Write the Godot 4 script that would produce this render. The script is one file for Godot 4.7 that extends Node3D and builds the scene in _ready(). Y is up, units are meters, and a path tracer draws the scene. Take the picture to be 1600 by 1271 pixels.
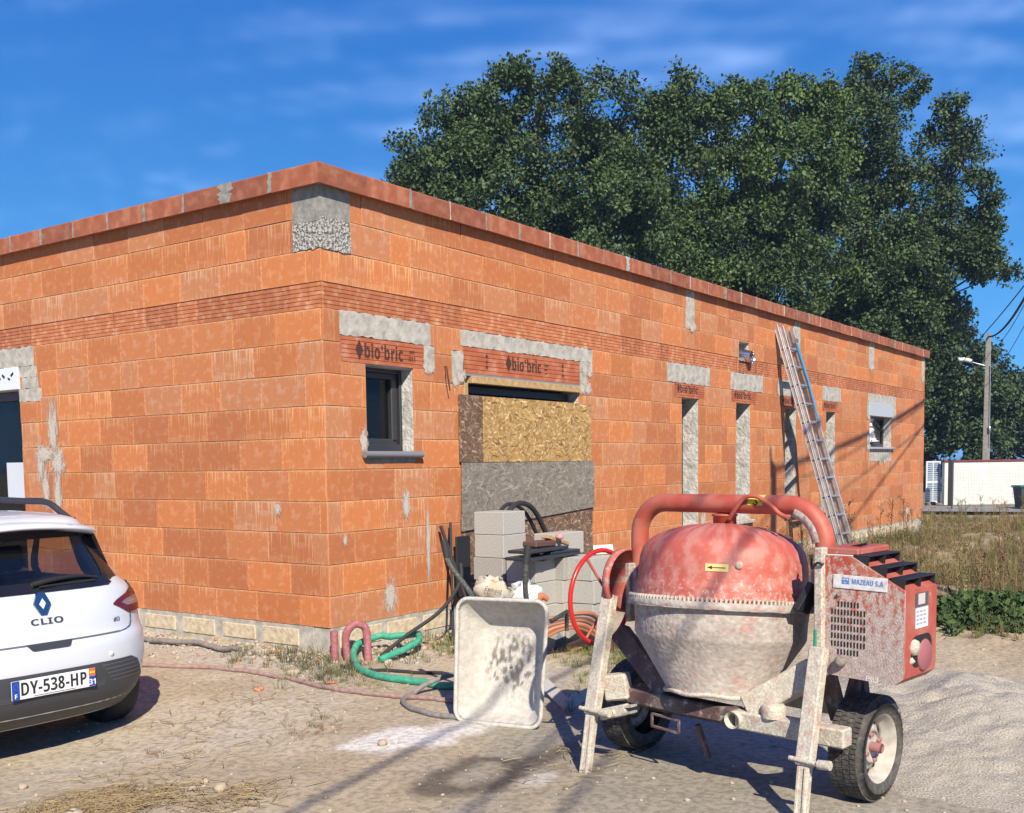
extends Node3D

# ---------------------------------------------------------------- helpers: meshes
var used := {}
var rng := RandomNumberGenerator.new()
var M := {}
var nz := FastNoiseLite.new()
var nz2 := FastNoiseLite.new()
const UP := Vector3.UP

func stn(smooth := false) -> SurfaceTool:
	var s := SurfaceTool.new()
	s.begin(Mesh.PRIMITIVE_TRIANGLES)
	s.set_smooth_group(0 if smooth else -1)
	return s

func tri(s: SurfaceTool, a: Vector3, b: Vector3, c: Vector3, out: Vector3, ua := Vector2.ZERO, ub := Vector2.ZERO, uc := Vector2.ZERO) -> void:
	if (c - a).cross(b - a).dot(out) < 0.0:
		var t := b; b = c; c = t
		var w := ub; ub = uc; uc = w
	s.set_uv(ua); s.add_vertex(a)
	s.set_uv(ub); s.add_vertex(b)
	s.set_uv(uc); s.add_vertex(c)

func quad(s: SurfaceTool, a: Vector3, b: Vector3, c: Vector3, d: Vector3, out: Vector3, uva := Vector2(0, 0), uvb := Vector2(1, 0), uvc := Vector2(1, 1), uvd := Vector2(0, 1)) -> void:
	tri(s, a, b, c, out, uva, uvb, uvc)
	tri(s, a, c, d, out, uva, uvc, uvd)

# a box with chamfered edges; uv of the z faces run over the whole face
func box(s: SurfaceTool, c: Vector3, size: Vector3, bev := 0.0, b := Basis()) -> void:
	var h := size * 0.5
	var e := minf(bev, minf(h.x, minf(h.y, h.z)) * 0.9)
	for ax in 3:
		var u := (ax + 1) % 3
		var v := (ax + 2) % 3
		if ax == 2:
			u = 0; v = 1
		for sg in [-1.0, 1.0]:
			var p: Array = []
			var t: Array = []
			for k in [[-1, -1], [1, -1], [1, 1], [-1, 1]]:
				var q := Vector3.ZERO
				q[ax] = sg * h[ax]
				q[u] = k[0] * (h[u] - e)
				q[v] = k[1] * (h[v] - e)
				p.append(c + b * q)
				t.append(Vector2(0.5 + 0.5 * k[0], 0.5 - 0.5 * k[1]))
			var o := Vector3.ZERO
			o[ax] = sg
			quad(s, p[0], p[1], p[2], p[3], b * o, t[0], t[1], t[2], t[3])
	if e <= 0.0:
		return
	for ax in 3:
		var u := (ax + 1) % 3
		var v := (ax + 2) % 3
		for su in [-1.0, 1.0]:
			for sv in [-1.0, 1.0]:
				var p: Array = []
				for k in [[-1, 0], [1, 0], [1, 1], [-1, 1]]:
					var q := Vector3.ZERO
					q[ax] = k[0] * (h[ax] - e)
					q[u] = su * (h[u] - (e if k[1] == 0 else 0.0))
					q[v] = sv * (h[v] - (0.0 if k[1] == 0 else e))
					p.append(c + b * q)
				var o := Vector3.ZERO
				o[u] = su; o[v] = sv
				quad(s, p[0], p[1], p[2], p[3], b * o)
	for sx in [-1.0, 1.0]:
		for sy in [-1.0, 1.0]:
			for sz in [-1.0, 1.0]:
				var g := Vector3(sx, sy, sz)
				tri(s, c + b * (g * Vector3(h.x, h.y - e, h.z - e)), c + b * (g * Vector3(h.x - e, h.y, h.z - e)), c + b * (g * Vector3(h.x - e, h.y - e, h.z)), b * g)

# bar of rectangular section from p to q
func bar(s: SurfaceTool, p: Vector3, q: Vector3, w: float, d: float, bev := 0.004, side := Vector3.ZERO) -> void:
	var y := (q - p).normalized()
	var x := side if side != Vector3.ZERO else (Vector3.RIGHT if absf(y.x) < 0.9 else Vector3.BACK)
	x = (x - y * x.dot(y)).normalized()
	box(s, (p + q) * 0.5, Vector3(w, p.distance_to(q), d), bev, Basis(x, y, x.cross(y)))

# skin over rings of points (each ring closed if wrap)
func skin(s: SurfaceTool, rings: Array, wrap := true, cap0 := false, cap1 := false, inward := 1.0) -> void:
	var n: int = rings[0].size()
	for i in rings.size() - 1:
		var ca := Vector3.ZERO
		for k in n:
			ca += rings[i][k] + rings[i + 1][k]
		ca /= 2.0 * n
		for k in (n if wrap else n - 1):
			var k2 := (k + 1) % n
			var a: Vector3 = rings[i][k]
			var b: Vector3 = rings[i][k2]
			var c: Vector3 = rings[i + 1][k2]
			var d: Vector3 = rings[i + 1][k]
			var nn := (c - a).cross(d - b)
			if nn.length() < 1e-12:
				continue
			var o := (a + b + c + d) * 0.25 - ca
			var u0 := float(k) / n
			var u1 := float(k + 1) / n
			var v0 := float(i) / (rings.size() - 1)
			var v1 := float(i + 1) / (rings.size() - 1)
			quad(s, a, b, c, d, o * inward, Vector2(u0, v0), Vector2(u1, v0), Vector2(u1, v1), Vector2(u0, v1))
	for e in 2:
		if (e == 0 and not cap0) or (e == 1 and not cap1):
			continue
		var r: Array = rings[0] if e == 0 else rings[rings.size() - 1]
		var r2: Array = rings[1] if e == 0 else rings[rings.size() - 2]
		var m := Vector3.ZERO
		var m2 := Vector3.ZERO
		for k in n:
			m += r[k] / n
			m2 += r2[k] / n
		var o := m - m2
		if o.length() < 1e-6:
			o = UP
		s.set_smooth_group(-1)
		for k in n:
			tri(s, m, r[k], r[(k + 1) % n], o)
		s.set_smooth_group(0)

func tube(s: SurfaceTool, pts: Array, r: float, n := 8, r1 := -1.0, caps := true) -> void:
	var rings: Array = []
	var prev := Vector3.ZERO
	var x := Vector3.ZERO
	for i in pts.size():
		var t: Vector3 = (pts[mini(i + 1, pts.size() - 1)] - pts[maxi(i - 1, 0)]).normalized()
		if i == 0:
			x = (Vector3.UP if absf(t.y) < 0.9 else Vector3.RIGHT)
		x = (x - t * x.dot(t)).normalized()
		var y := t.cross(x)
		var rr := r if r1 < 0.0 else lerpf(r, r1, float(i) / (pts.size() - 1))
		var ring: Array = []
		for k in n:
			var a := TAU * k / n
			ring.append(pts[i] + (x * cos(a) + y * sin(a)) * rr)
		rings.append(ring)
	skin(s, rings, true, caps, caps)

func spline(pts: Array, steps := 8) -> Array:
	var out: Array = []
	for i in pts.size() - 1:
		var a: Vector3 = pts[maxi(i - 1, 0)]
		var b: Vector3 = pts[i]
		var c: Vector3 = pts[i + 1]
		var d: Vector3 = pts[mini(i + 2, pts.size() - 1)]
		for k in steps:
			out.append(b.cubic_interpolate(c, a, d, float(k) / steps))
	out.append(pts[pts.size() - 1])
	return out

# profile: array of Vector2(radius, height)
func lathe(s: SurfaceTool, prof: Array, n := 32, at := Vector3.ZERO, b := Basis(), caps := false) -> void:
	var rings: Array = []
	for p in prof:
		var ring: Array = []
		for k in n:
			var a := TAU * k / n
			ring.append(at + b * Vector3(cos(a) * p.x, p.y, sin(a) * p.x))
		rings.append(ring)
	skin(s, rings, true, caps, caps)

# flat outline (x, y) extruded along z
func prism(s: SurfaceTool, outline: PackedVector2Array, z0: float, z1: float, t := Transform3D()) -> void:
	var idx := Geometry2D.triangulate_polygon(outline)
	for f in 2:
		var z := z0 if f == 0 else z1
		var o := t.basis * Vector3(0, 0, (z1 - z0) * (1.0 if f == 1 else -1.0))
		for i in range(0, idx.size(), 3):
			var p := outline[idx[i]]
			var q := outline[idx[i + 1]]
			var r := outline[idx[i + 2]]
			tri(s, t * Vector3(p.x, p.y, z), t * Vector3(q.x, q.y, z), t * Vector3(r.x, r.y, z), o, p, q, r)
	var area := 0.0
	for i in outline.size():
		area += outline[i].cross(outline[(i + 1) % outline.size()])
	for i in outline.size():
		var p := outline[i]
		var q := outline[(i + 1) % outline.size()]
		var nn := Vector2(q.y - p.y, p.x - q.x) * signf(area)
		quad(s, t * Vector3(p.x, p.y, z0), t * Vector3(q.x, q.y, z0), t * Vector3(q.x, q.y, z1), t * Vector3(p.x, p.y, z1), t.basis * Vector3(nn.x, nn.y, 0), Vector2(p.x, z0), Vector2(q.x, z0), Vector2(q.x, z1), Vector2(p.x, z1))

func rounded(w: float, h: float, r: float, n := 5) -> PackedVector2Array:
	var o := PackedVector2Array()
	for c in [[1, 1, 0.0], [-1, 1, 0.25], [-1, -1, 0.5], [1, -1, 0.75]]:
		for k in n + 1:
			var a: float = TAU * (c[2] + 0.25 * k / n)
			o.append(Vector2(c[0] * (w * 0.5 - r) + cos(a) * r, c[1] * (h * 0.5 - r) + sin(a) * r))
	return o

# ---------------------------------------------------------------- helpers: scene
func numbered(called: String) -> String:
	var k := int(used.get(called, 0))
	used[called] = k + 1
	return called if k == 0 else "%s_%03d" % [called, k]

func put(called: String, s: Variant, m: Material, parent: Node = null, smooth_done := false) -> MeshInstance3D:
	var o := MeshInstance3D.new()
	if s is SurfaceTool:
		if not smooth_done:
			s.generate_normals()
		o.mesh = s.commit()
	else:
		o.mesh = s
	o.material_override = m
	if parent == null:
		o.name = numbered(called)
		add_child(o)
	else:
		o.name = called
		parent.add_child(o, true)
	return o

func tag(o: Node, label: String, category := "", group := "", kind := "") -> Node:
	if label: o.set_meta("label", label)
	if category: o.set_meta("category", category)
	if group: o.set_meta("group", group)
	if kind: o.set_meta("kind", kind)
	return o

func thing(called: String, label: String, category: String, at := Vector3.ZERO, b := Basis(), group := "") -> Node3D:
	var o := Node3D.new()
	o.name = numbered(called)
	add_child(o)
	o.transform = Transform3D(b, at)
	tag(o, label, category, group)
	return o

func words(text: String, parent: Node, m: Material, height: float, at: Vector3, b := Basis(), called := "lettering", width := 0.0, bold := true) -> MeshInstance3D:
	var t := TextMesh.new()
	var f := SystemFont.new()
	f.font_names = PackedStringArray(["Droid Sans"])
	f.font_weight = 700 if bold else 400
	t.font = f
	t.text = text
	t.font_size = 64
	t.pixel_size = 0.01
	t.depth = 0.02
	t.curve_step = 2.0
	var bb := t.get_aabb()
	var k := height / maxf(bb.size.y, 0.001)
	var kx := k
	if width > 0.0:
		kx = width / maxf(bb.size.x, 0.001)
	var o := put(called, t, m, parent)
	var c := bb.get_center()
	var sc := Basis(b.x * kx, b.y * k, b.z * 0.05)
	o.transform = Transform3D(sc, at - sc * Vector3(c.x, c.y, 0))
	return o

# ---------------------------------------------------------------- helpers: materials
func lin(r: float, g: float, b: float) -> Color:
	return Color(r, g, b).linear_to_srgb()

func tex(im: Image) -> ImageTexture:
	return ImageTexture.create_from_image(im)

func mat(c: Color, rough := 0.8, metal := 0.0) -> StandardMaterial3D:
	var m := StandardMaterial3D.new()
	m.albedo_color = c
	m.roughness = rough
	m.metallic = metal
	return m

func tri_tex(m: StandardMaterial3D, t: Texture2D, per_metre: float, world := false) -> StandardMaterial3D:
	m.albedo_texture = t
	m.uv1_triplanar = true
	m.uv1_world_triplanar = world
	m.uv1_scale = Vector3.ONE * per_metre
	return m

func relief(m: StandardMaterial3D, t: Texture2D, cm: float) -> StandardMaterial3D:
	m.heightmap_enabled = true
	m.heightmap_texture = t
	m.heightmap_scale = cm
	return m

func noise(freq: float, octaves := 4, sd := 1, kind := FastNoiseLite.TYPE_SIMPLEX_SMOOTH) -> FastNoiseLite:
	var n := FastNoiseLite.new()
	n.seed = sd
	n.noise_type = kind
	n.frequency = freq
	n.fractal_octaves = octaves
	n.fractal_type = FastNoiseLite.FRACTAL_FBM if octaves > 1 else FastNoiseLite.FRACTAL_NONE
	return n

# seamless grey noise between two colours
func noise_tex(size: int, freq: float, stops: Array, octaves := 4, sd := 1, kind := FastNoiseLite.TYPE_SIMPLEX_SMOOTH) -> NoiseTexture2D:
	var t := NoiseTexture2D.new()
	t.width = size; t.height = size
	t.seamless = true
	t.noise = noise(freq, octaves, sd, kind)
	t.generate_mipmaps = false
	var g := Gradient.new()
	g.offsets = PackedFloat32Array(stops.map(func(x): return x[0]))
	g.colors = PackedColorArray(stops.map(func(x): return x[1]))
	t.color_ramp = g
	return t

func grey_tex(size: int, freq: float, octaves := 4, sd := 1, kind := FastNoiseLite.TYPE_SIMPLEX_SMOOTH) -> NoiseTexture2D:
	return noise_tex(size, freq, [[0.0, Color.BLACK], [1.0, Color.WHITE]], octaves, sd, kind)

func mixed(a: Color, b: Color, t: float) -> Color:
	return a.lerp(b, clampf(t, 0.0, 1.0))

# fired clay face: fine vertical combing, pale streaks that run down from the top edge; v = 0 at the top
func clay_face(sd: int, pale: float) -> Array:
	var w := 256
	var h := 128
	var im := Image.create(w, h, false, Image.FORMAT_RGB8)
	var hm := Image.create(w, h, false, Image.FORMAT_RGB8)
	var n1 := noise(0.11, 3, sd)
	var n2 := noise(0.012, 3, sd + 31)
	var n3 := noise(0.03, 4, sd + 77)
	var n4 := noise(0.4, 2, sd + 5)
	var base := lin(0.480, 0.180, 0.066)
	var dark := lin(0.412, 0.138, 0.048)
	var light := lin(0.63, 0.40, 0.215)
	var pink := lin(0.52, 0.265, 0.170)
	for x in w:
		var streak := n1.get_noise_2d(x * 1.6, 7.0) * 0.5 + 0.5
		var run := maxf(0.0, n1.get_noise_2d(x * 0.9, 91.0)) * 1.6 * pale
		var run2 := maxf(0.0, n1.get_noise_2d(x * 1.3, 191.0)) * 1.1 * pale
		var comb := 0.5 + 0.5 * sin(x * TAU / 6.4)
		for y in h:
			var v := float(y) / h
			var c := mixed(dark, base, streak * 0.75 + n4.get_noise_2d(x, y * 0.3) * 0.25 + 0.22)
			c = mixed(c, pink, clampf(n2.get_noise_2d(x * 1.2, y * 1.8) * 2.2 - 0.2, 0.0, 0.8) * (0.6 + 0.5 * n3.get_noise_2d(x * 3.0, y * 0.5)))
			var edge := clampf(1.0 - v / 0.05, 0.0, 1.0) * (0.65 + n3.get_noise_2d(x * 2.0, 3.0))
			var drip := clampf((run * 1.15 - v) * 3.0, 0.0, 0.9) * (0.4 + 0.8 * streak)
			var drip2 := clampf((run2 - (1.0 - v)) * 3.0, 0.0, 0.8) * (0.4 + 0.7 * streak)
			var du := minf(float(x), float(w - 1 - x)) / w
			var side := clampf(1.0 - du / 0.022, 0.0, 1.0) * clampf(0.35 + 1.6 * n3.get_noise_2d(x * 0.2 + 50.0, y * 1.5), 0.0, 0.8)
			var foot := clampf(1.0 - (1.0 - v) / 0.035, 0.0, 1.0) * clampf(0.2 + 1.8 * n3.get_noise_2d(x * 1.5, 77.0), 0.0, 0.8)
			c = mixed(c, light, maxf(maxf(edge, side), maxf(foot, maxf(drip, drip2))))
			im.set_pixel(x, y, c)
			var hh := comb * 0.5 + n4.get_noise_2d(x, y) * 0.12 + 0.3
			hm.set_pixel(x, y, Color(hh, hh, hh))
	return [tex(im), tex(hm)]

# paint under cement splashes: cover rises from c0 at the top to c1 at the bottom
func splashed(sd: int, paint: Color, worn: Color, cement: Color, c0: float, c1: float, w := 256, h := 256, fine := 1.0) -> ImageTexture:
	var im := Image.create(w, h, false, Image.FORMAT_RGB8)
	var n1 := noise(0.035 * fine, 5, sd)
	var n2 := noise(0.15 * fine, 3, sd + 9)
	var n3 := noise(0.012 * fine, 3, sd + 4)
	for y in h:
		var cover := lerpf(c0, c1, float(y) / h)
		for x in w:
			var a := n1.get_noise_2d(x, y)
			var b := n2.get_noise_2d(x, y)
			var c := mixed(paint, worn, n3.get_noise_2d(x, y) * 1.4 + 0.45 + b * 0.2)
			var k := clampf((a * 0.75 + b * 0.24 + (cover - 0.5) * 1.5) * 2.4 + 0.1, 0.0, 1.0)
			c = mixed(c, cement * (1.0 + 0.22 * b + 0.15 * a), k)
			im.set_pixel(x, y, c)
	return tex(im)

# pressed strand board
func strands(sd: int, cols: Array, size := 512, count := 1700) -> ImageTexture:
	var r := RandomNumberGenerator.new()
	r.seed = sd
	var im := Image.create(size, size, false, Image.FORMAT_RGB8)
	im.fill(cols[0])
	for i in count:
		var c: Color = cols[r.randi() % cols.size()] * r.randf_range(0.82, 1.15)
		var a := r.randfn(0.0, 0.75)
		var L := r.randf_range(18, 52)
		var W := r.randf_range(4, 10)
		var dx := Vector2(cos(a), sin(a))
		var o := Vector2(r.randf() * size, r.randf() * size)
		for l in int(L):
			for k in int(W):
				var p := o + dx * l + Vector2(-dx.y, dx.x) * k
				im.set_pixel(posmod(int(p.x), size), posmod(int(p.y), size), c * (0.9 if k == 0 else 1.0))
	return tex(im)

# ---------------------------------------------------------------- the scene
func _ready() -> void:
	rng.seed = 11
	# camera
	var cam := Camera3D.new()
	cam.name = "camera"
	add_child(cam)
	var yaw := deg_to_rad(34.93)
	var pit := deg_to_rad(-4.38)
	var rol := deg_to_rad(-0.77)
	var fw := Vector3(cos(yaw) * cos(pit), sin(pit), -sin(yaw) * cos(pit))
	var r0 := Vector3(sin(yaw), 0, cos(yaw))
	var u0 := r0.cross(fw)
	var rr := r0 * cos(rol) + u0 * sin(rol)
	var uu := -r0 * sin(rol) + u0 * cos(rol)
	cam.transform = Transform3D(Basis(rr, uu, -fw), Vector3(-5.937, 1.533, 5.975))
	var near := 0.1
	cam.set_frustum(near * 1271.0 / 1657.7, Vector2(-12.0, 217.2) / 1657.7 * near, near, 900.0)
	cam.current = true
	# sky, sun, exposure
	var env := Environment.new()
	env.background_mode = Environment.BG_SKY
	var sky := Sky.new()
	var sm := ProceduralSkyMaterial.new()
	sm.sky_top_color = lin(0.003, 0.060, 0.34)
	sm.sky_horizon_color = lin(0.105, 0.40, 0.78)
	sm.sky_curve = 0.19
	sm.ground_bottom_color = lin(0.10, 0.085, 0.07)
	sm.ground_horizon_color = lin(0.30, 0.36, 0.42)
	sm.sun_angle_max = 6.0
	sm.sky_cover = clouds()
	sm.sky_cover_modulate = Color(1, 1, 1, 1)
	sky.sky_material = sm
	env.sky = sky
	env.background_energy_multiplier = 1.0
	env.ambient_light_source = Environment.AMBIENT_SOURCE_SKY
	env.tonemap_mode = Environment.TONE_MAPPER_LINEAR
	env.tonemap_exposure = 1.5
	env.sdfgi_enabled = true
	env.ssao_enabled = true
	env.ssil_enabled = true
	env.fog_enabled = true
	env.fog_density = 0.0006
	env.fog_light_color = Color(0.62, 0.74, 0.9)
	var we := WorldEnvironment.new()
	we.name = "sky"
	we.environment = env
	we.set_meta("kind", "structure")
	add_child(we)
	var sun := DirectionalLight3D.new()
	sun.name = "sun"
	sun.light_energy = 1.6
	sun.light_color = Color(1.0, 0.955, 0.88)
	sun.light_angular_distance = 0.5
	sun.shadow_enabled = true
	add_child(sun)
	sun.look_at_from_position(Vector3.ZERO, -Vector3(-0.93, 1.05, 1.0), UP)
	nz.seed = 5; nz.frequency = 0.5; nz.fractal_octaves = 4
	nz2.seed = 8; nz2.frequency = 2.2; nz2.fractal_octaves = 3
	materials()
	ground()
	house()
	trees()
	far_side()
	poles_and_wires()
	car()
	mixer()
	wheelbarrow()
	block_stack()
	boards()
	ladder()
	hoses()
	clutter()
	vegetation()

func clouds() -> ImageTexture:
	var w := 1024
	var h := 512
	var im := Image.create(w, h, false, Image.FORMAT_RGBA8)
	im.fill(Color(0.9, 0.95, 1.0, 0.0))
	var n := noise(1.1, 5, 21)
	var n2 := noise(3.4, 4, 4)
	for y in h / 2:
		var up := PI * (0.5 - (y + 0.5) / h)
		for x in w:
			var a := TAU * (x + 0.5) / w
			var d := Vector3(-sin(a) * cos(up), sin(up), cos(a) * cos(up))
			var p := d / (d.y + 0.22)
			p = Vector3((p.x * 0.50 + p.z * 0.86) * 0.9, p.y * 0.5, (p.x * 0.86 - p.z * 0.50) * 3.4)
			var big := n.get_noise_3d(p.x * 0.9, p.y, p.z * 0.42)
			var thin := n2.get_noise_3d(p.x * 0.75 + 0.4 * big, p.y * 0.6, p.z * 1.3)
			var k := clampf(big * 0.65 + thin * 0.55 + 0.08, 0.0, 1.0)
			k = k * k * 1.3 + k * 0.28
			k *= clampf((up - 0.02) * 7.0, 0.0, 1.0)
			im.set_pixel(x, y, Color(0.86, 0.92, 1.0, clampf(k * 0.42, 0.0, 0.36)))
	return tex(im)

func materials() -> void:
	# fired clay bricks
	M.brick = []
	var tints := [Color(1, 1, 1), Color(0.93, 0.905, 0.90), Color(1.04, 1.02, 0.97), Color(0.98, 1.03, 1.10), Color(0.965, 0.94, 0.90)]
	for k in 7:
		var t := clay_face(100 + k * 13, 0.16 + 0.11 * k)
		for c in tints:
			var m := mat(c, 0.92)
			m.albedo_texture = t[0]
			relief(m, t[1], 0.10)
			M.brick.append(m)
	var dustg := noise_tex(512, 0.02, [[0.0, lin(0.38, 0.125, 0.050)], [0.5, lin(0.46, 0.165, 0.068)], [0.68, lin(0.50, 0.21, 0.105)], [1.0, lin(0.56, 0.38, 0.26)]], 4, 3)
	M.belt = tri_tex(mat(Color(1, 1, 1), 0.9), dustg, 0.8, true)
	M.belt2 = tri_tex(mat(Color(0.92, 0.90, 0.90), 0.9), dustg, 0.9, true)
	M.lintel = tri_tex(mat(Color(0.92, 0.84, 0.84), 0.9), dustg, 0.5, true)
	var cop := noise_tex(512, 0.015, [[0.0, lin(0.25, 0.068, 0.030)], [0.5, lin(0.31, 0.098, 0.045)], [0.8, lin(0.37, 0.15, 0.08)]], 5, 14)
	M.coping = tri_tex(mat(Color(1, 1, 1), 0.75), cop, 0.7, true)
	M.coping2 = tri_tex(mat(Color(0.9, 0.9, 0.92), 0.75), cop, 0.9, true)
	var rough := grey_tex(512, 0.03, 5, 6)
	var coarse := grey_tex(512, 0.09, 3, 9, FastNoiseLite.TYPE_CELLULAR)
	var cem := noise_tex(512, 0.012, [[0.0, lin(0.25, 0.24, 0.21)], [0.4, lin(0.355, 0.34, 0.30)], [0.62, lin(0.41, 0.395, 0.35)], [1.0, lin(0.50, 0.48, 0.42)]], 5, 8)
	M.cement = relief(tri_tex(mat(Color(1, 1, 1), 0.95), cem, 1.3, true), rough, 0.26)
	M.cement_dark = relief(tri_tex(mat(Color(0.80, 0.81, 0.82), 0.95), cem, 1.7, true), rough, 0.3)
	M.pebbledash = relief(tri_tex(mat(Color(1.0, 1.0, 1.0), 0.95), noise_tex(512, 0.035, [[0.0, lin(0.12, 0.118, 0.11)], [0.38, lin(0.20, 0.195, 0.18)], [0.5, lin(0.37, 0.36, 0.33)], [1.0, lin(0.48, 0.47, 0.44)]], 4, 10), 1.6, true), grey_tex(512, 0.035, 4, 10), 2.0)
	M.jamb = relief(tri_tex(mat(Color(1.08, 1.09, 1.12), 0.7), cem, 0.9, true), rough, 1.1)
	M.mortar = tri_tex(mat(Color(0.66, 0.60, 0.55), 0.95), cem, 1.0, true)
	M.limestone = relief(tri_tex(mat(Color(1, 1, 1), 0.95), noise_tex(512, 0.02, [[0.0, lin(0.36, 0.29, 0.19)], [0.5, lin(0.52, 0.44, 0.31)], [1.0, lin(0.60, 0.54, 0.42)]], 5, 18), 1.4, true), rough, 0.3)
	M.block = relief(tri_tex(mat(Color(1, 1, 1), 0.95), noise_tex(512, 0.06, [[0.0, lin(0.28, 0.27, 0.24)], [0.5, lin(0.385, 0.37, 0.335)], [1.0, lin(0.47, 0.455, 0.415)]], 4, 28), 2.4), grey_tex(512, 0.25, 2, 61), 0.12)
	M.block2 = relief(tri_tex(mat(Color(0.92, 0.92, 0.92), 0.95), M.block.albedo_texture, 2.0), M.block.heightmap_texture, 0.12)
	M.anthracite = mat(lin(0.028, 0.030, 0.036), 0.45)
	M.black = mat(lin(0.016, 0.016, 0.018), 0.55)
	M.rubber = mat(lin(0.022, 0.022, 0.024), 0.75)
	M.dark = mat(lin(0.012, 0.011, 0.011), 0.95)
	M.steel = mat(lin(0.42, 0.43, 0.45), 0.4, 0.8)
	var glass := mat(Color(0.08, 0.10, 0.11, 0.35), 0.03)
	glass.transparency = BaseMaterial3D.TRANSPARENCY_ALPHA
	glass.metallic_specular = 0.3
	M.glass = glass
	M.osb = tri_tex(mat(Color(1, 1, 1), 0.6), strands(5, [lin(0.36, 0.22, 0.075), lin(0.44, 0.28, 0.10), lin(0.25, 0.13, 0.04), lin(0.54, 0.40, 0.19), lin(0.40, 0.25, 0.085)]), 0.9)
	M.osb_grey = tri_tex(mat(Color(1, 1, 1), 0.9), strands(6, [lin(0.19, 0.168, 0.135), lin(0.22, 0.196, 0.16), lin(0.165, 0.145, 0.118), lin(0.255, 0.23, 0.19)]), 1.0)
	M.osb_dark = tri_tex(mat(Color(1, 1, 1), 0.85), strands(7, [lin(0.13, 0.075, 0.045), lin(0.18, 0.11, 0.07), lin(0.09, 0.05, 0.03), lin(0.30, 0.22, 0.15)]), 1.0)
	M.wood = tri_tex(mat(Color(1, 1, 1), 0.85), noise_tex(256, 0.03, [[0.0, lin(0.30, 0.19, 0.08)], [1.0, lin(0.52, 0.36, 0.18)]], 4, 31), 1.5)
	var ink := mat(lin(0.055, 0.022, 0.016), 0.9)
	M.ink = ink
	M.smear = []
	for k in 5:
		var im := Image.create(64, 128, false, Image.FORMAT_RGBA8)
		var a := noise(0.06, 4, 300 + k)
		var b := noise(0.16, 3, 340 + k)
		for y in 128:
			for x in 64:
				var e := Vector2((x - 32.0) / 30.0, (y - 64.0) / 62.0)
				var q := 1.0 - e.length() + 0.55 * a.get_noise_2d(x * 1.3, y * 0.45) + 0.25 * b.get_noise_2d(x * 1.6, y * 0.35)
				var g := 0.71 + 0.10 * b.get_noise_2d(x, y)
				var edge := minf(minf(x, 63 - x) / 5.0, minf(y, 127 - y) / 7.0)
				im.set_pixel(x, y, Color(g, g * 0.96, g * 0.90, clampf(q * 1.9 - 0.1, 0.0, 0.97) * clampf(edge, 0.0, 1.0)))
		var m := mat(Color(1, 1, 1), 0.95)
		m.albedo_texture = tex(im)
		m.transparency = BaseMaterial3D.TRANSPARENCY_ALPHA
		M.smear.append(m)
	# ground
	var soil := noise_tex(1024, 0.03, [[0.0, lin(0.52, 0.49, 0.46)], [0.35, lin(0.78, 0.765, 0.75)], [0.5, lin(0.90, 0.895, 0.89)], [0.66, lin(1.0, 1.0, 1.0)], [0.9, lin(1.0, 1.0, 1.0)]], 7, 41)
	var g := tri_tex(mat(Color(1, 1, 1), 0.97), soil, 0.55, true)
	g.vertex_color_use_as_albedo = true
	relief(g, grey_tex(1024, 0.05, 5, 44), 0.30)
	g.detail_enabled = true
	g.detail_blend_mode = BaseMaterial3D.BLEND_MODE_MUL
	g.detail_albedo = noise_tex(1024, 0.22, [[0.0, lin(0.40, 0.38, 0.36)], [0.36, lin(0.79, 0.785, 0.78)], [0.6, lin(0.97, 0.97, 0.97)], [1.0, Color(1, 1, 1)]], 3, 47)
	g.detail_uv_layer = BaseMaterial3D.DETAIL_UV_2
	g.uv2_triplanar = true
	g.uv2_world_triplanar = true
	g.uv2_scale = Vector3.ONE * 0.62
	M.ground = g
	var heap := tri_tex(mat(Color(1, 1, 1), 0.97), noise_tex(1024, 0.13, [[0.0, lin(0.09, 0.078, 0.06)], [0.35, lin(0.25, 0.222, 0.175)], [0.5, lin(0.34, 0.308, 0.248)], [0.7, lin(0.42, 0.386, 0.318)], [1.0, lin(0.56, 0.525, 0.45)]], 3, 51), 0.6, true)
	M.heap = relief(heap, grey_tex(512, 0.2, 3, 52), 0.5)
	M.leaf = null

# ---------------------------------------------------------------- ground
func bump(x: float, z: float, cx: float, cz: float, rx: float, rz: float) -> float:
	var q := Vector2((x - cx) / rx, (z - cz) / rz).length_squared()
	return exp(-q)

func ground_y(x: float, z: float) -> float:
	var y := 0.016 * nz.get_noise_2d(x * 1.6, z * 1.6) + 0.008 * nz2.get_noise_2d(x * 2.0, z * 2.0)
	y -= 0.10 * clampf((-x - 1.2) / 1.2, 0.0, 1.0) * clampf((2.2 - z) / 1.6, 0.0, 1.0)
	# spoil banked against the plinth
	if x > -0.7 and z < 0.75 and x < 18.2:
		var dw := 0.0
		if x > 0.0 and z > 0.0: dw = z
		elif z < 0.0 and x < 0.0: dw = -x
		elif x < 0.0 and z > 0.0: dw = Vector2(x, z).length()
		y += 0.075 * clampf(1.0 - dw / 0.55, 0.0, 1.0) * (0.7 + 0.9 * nz.get_noise_2d(x * 3.0, z * 3.0))
		y += 0.02 * clampf(1.0 - dw / 0.5, 0.0, 1.0) * nz2.get_noise_2d(x * 5.0, z * 5.0)
	# rough ground further right
	var wild := clampf((x - 2.2) / 1.5, 0.0, 1.0) * clampf((z - 0.4) / 1.0, 0.0, 1.0) * clampf((26.0 - x) / 4.0, 0.0, 1.0)
	y += wild * (0.10 * nz.get_noise_2d(x * 0.7 + 9.0, z * 0.7) + 0.03 * nz2.get_noise_2d(x, z) + 0.05)
	y += 0.025 * bump(x, z, -1.45, 2.2, 0.42, 0.36)
	return y

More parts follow.
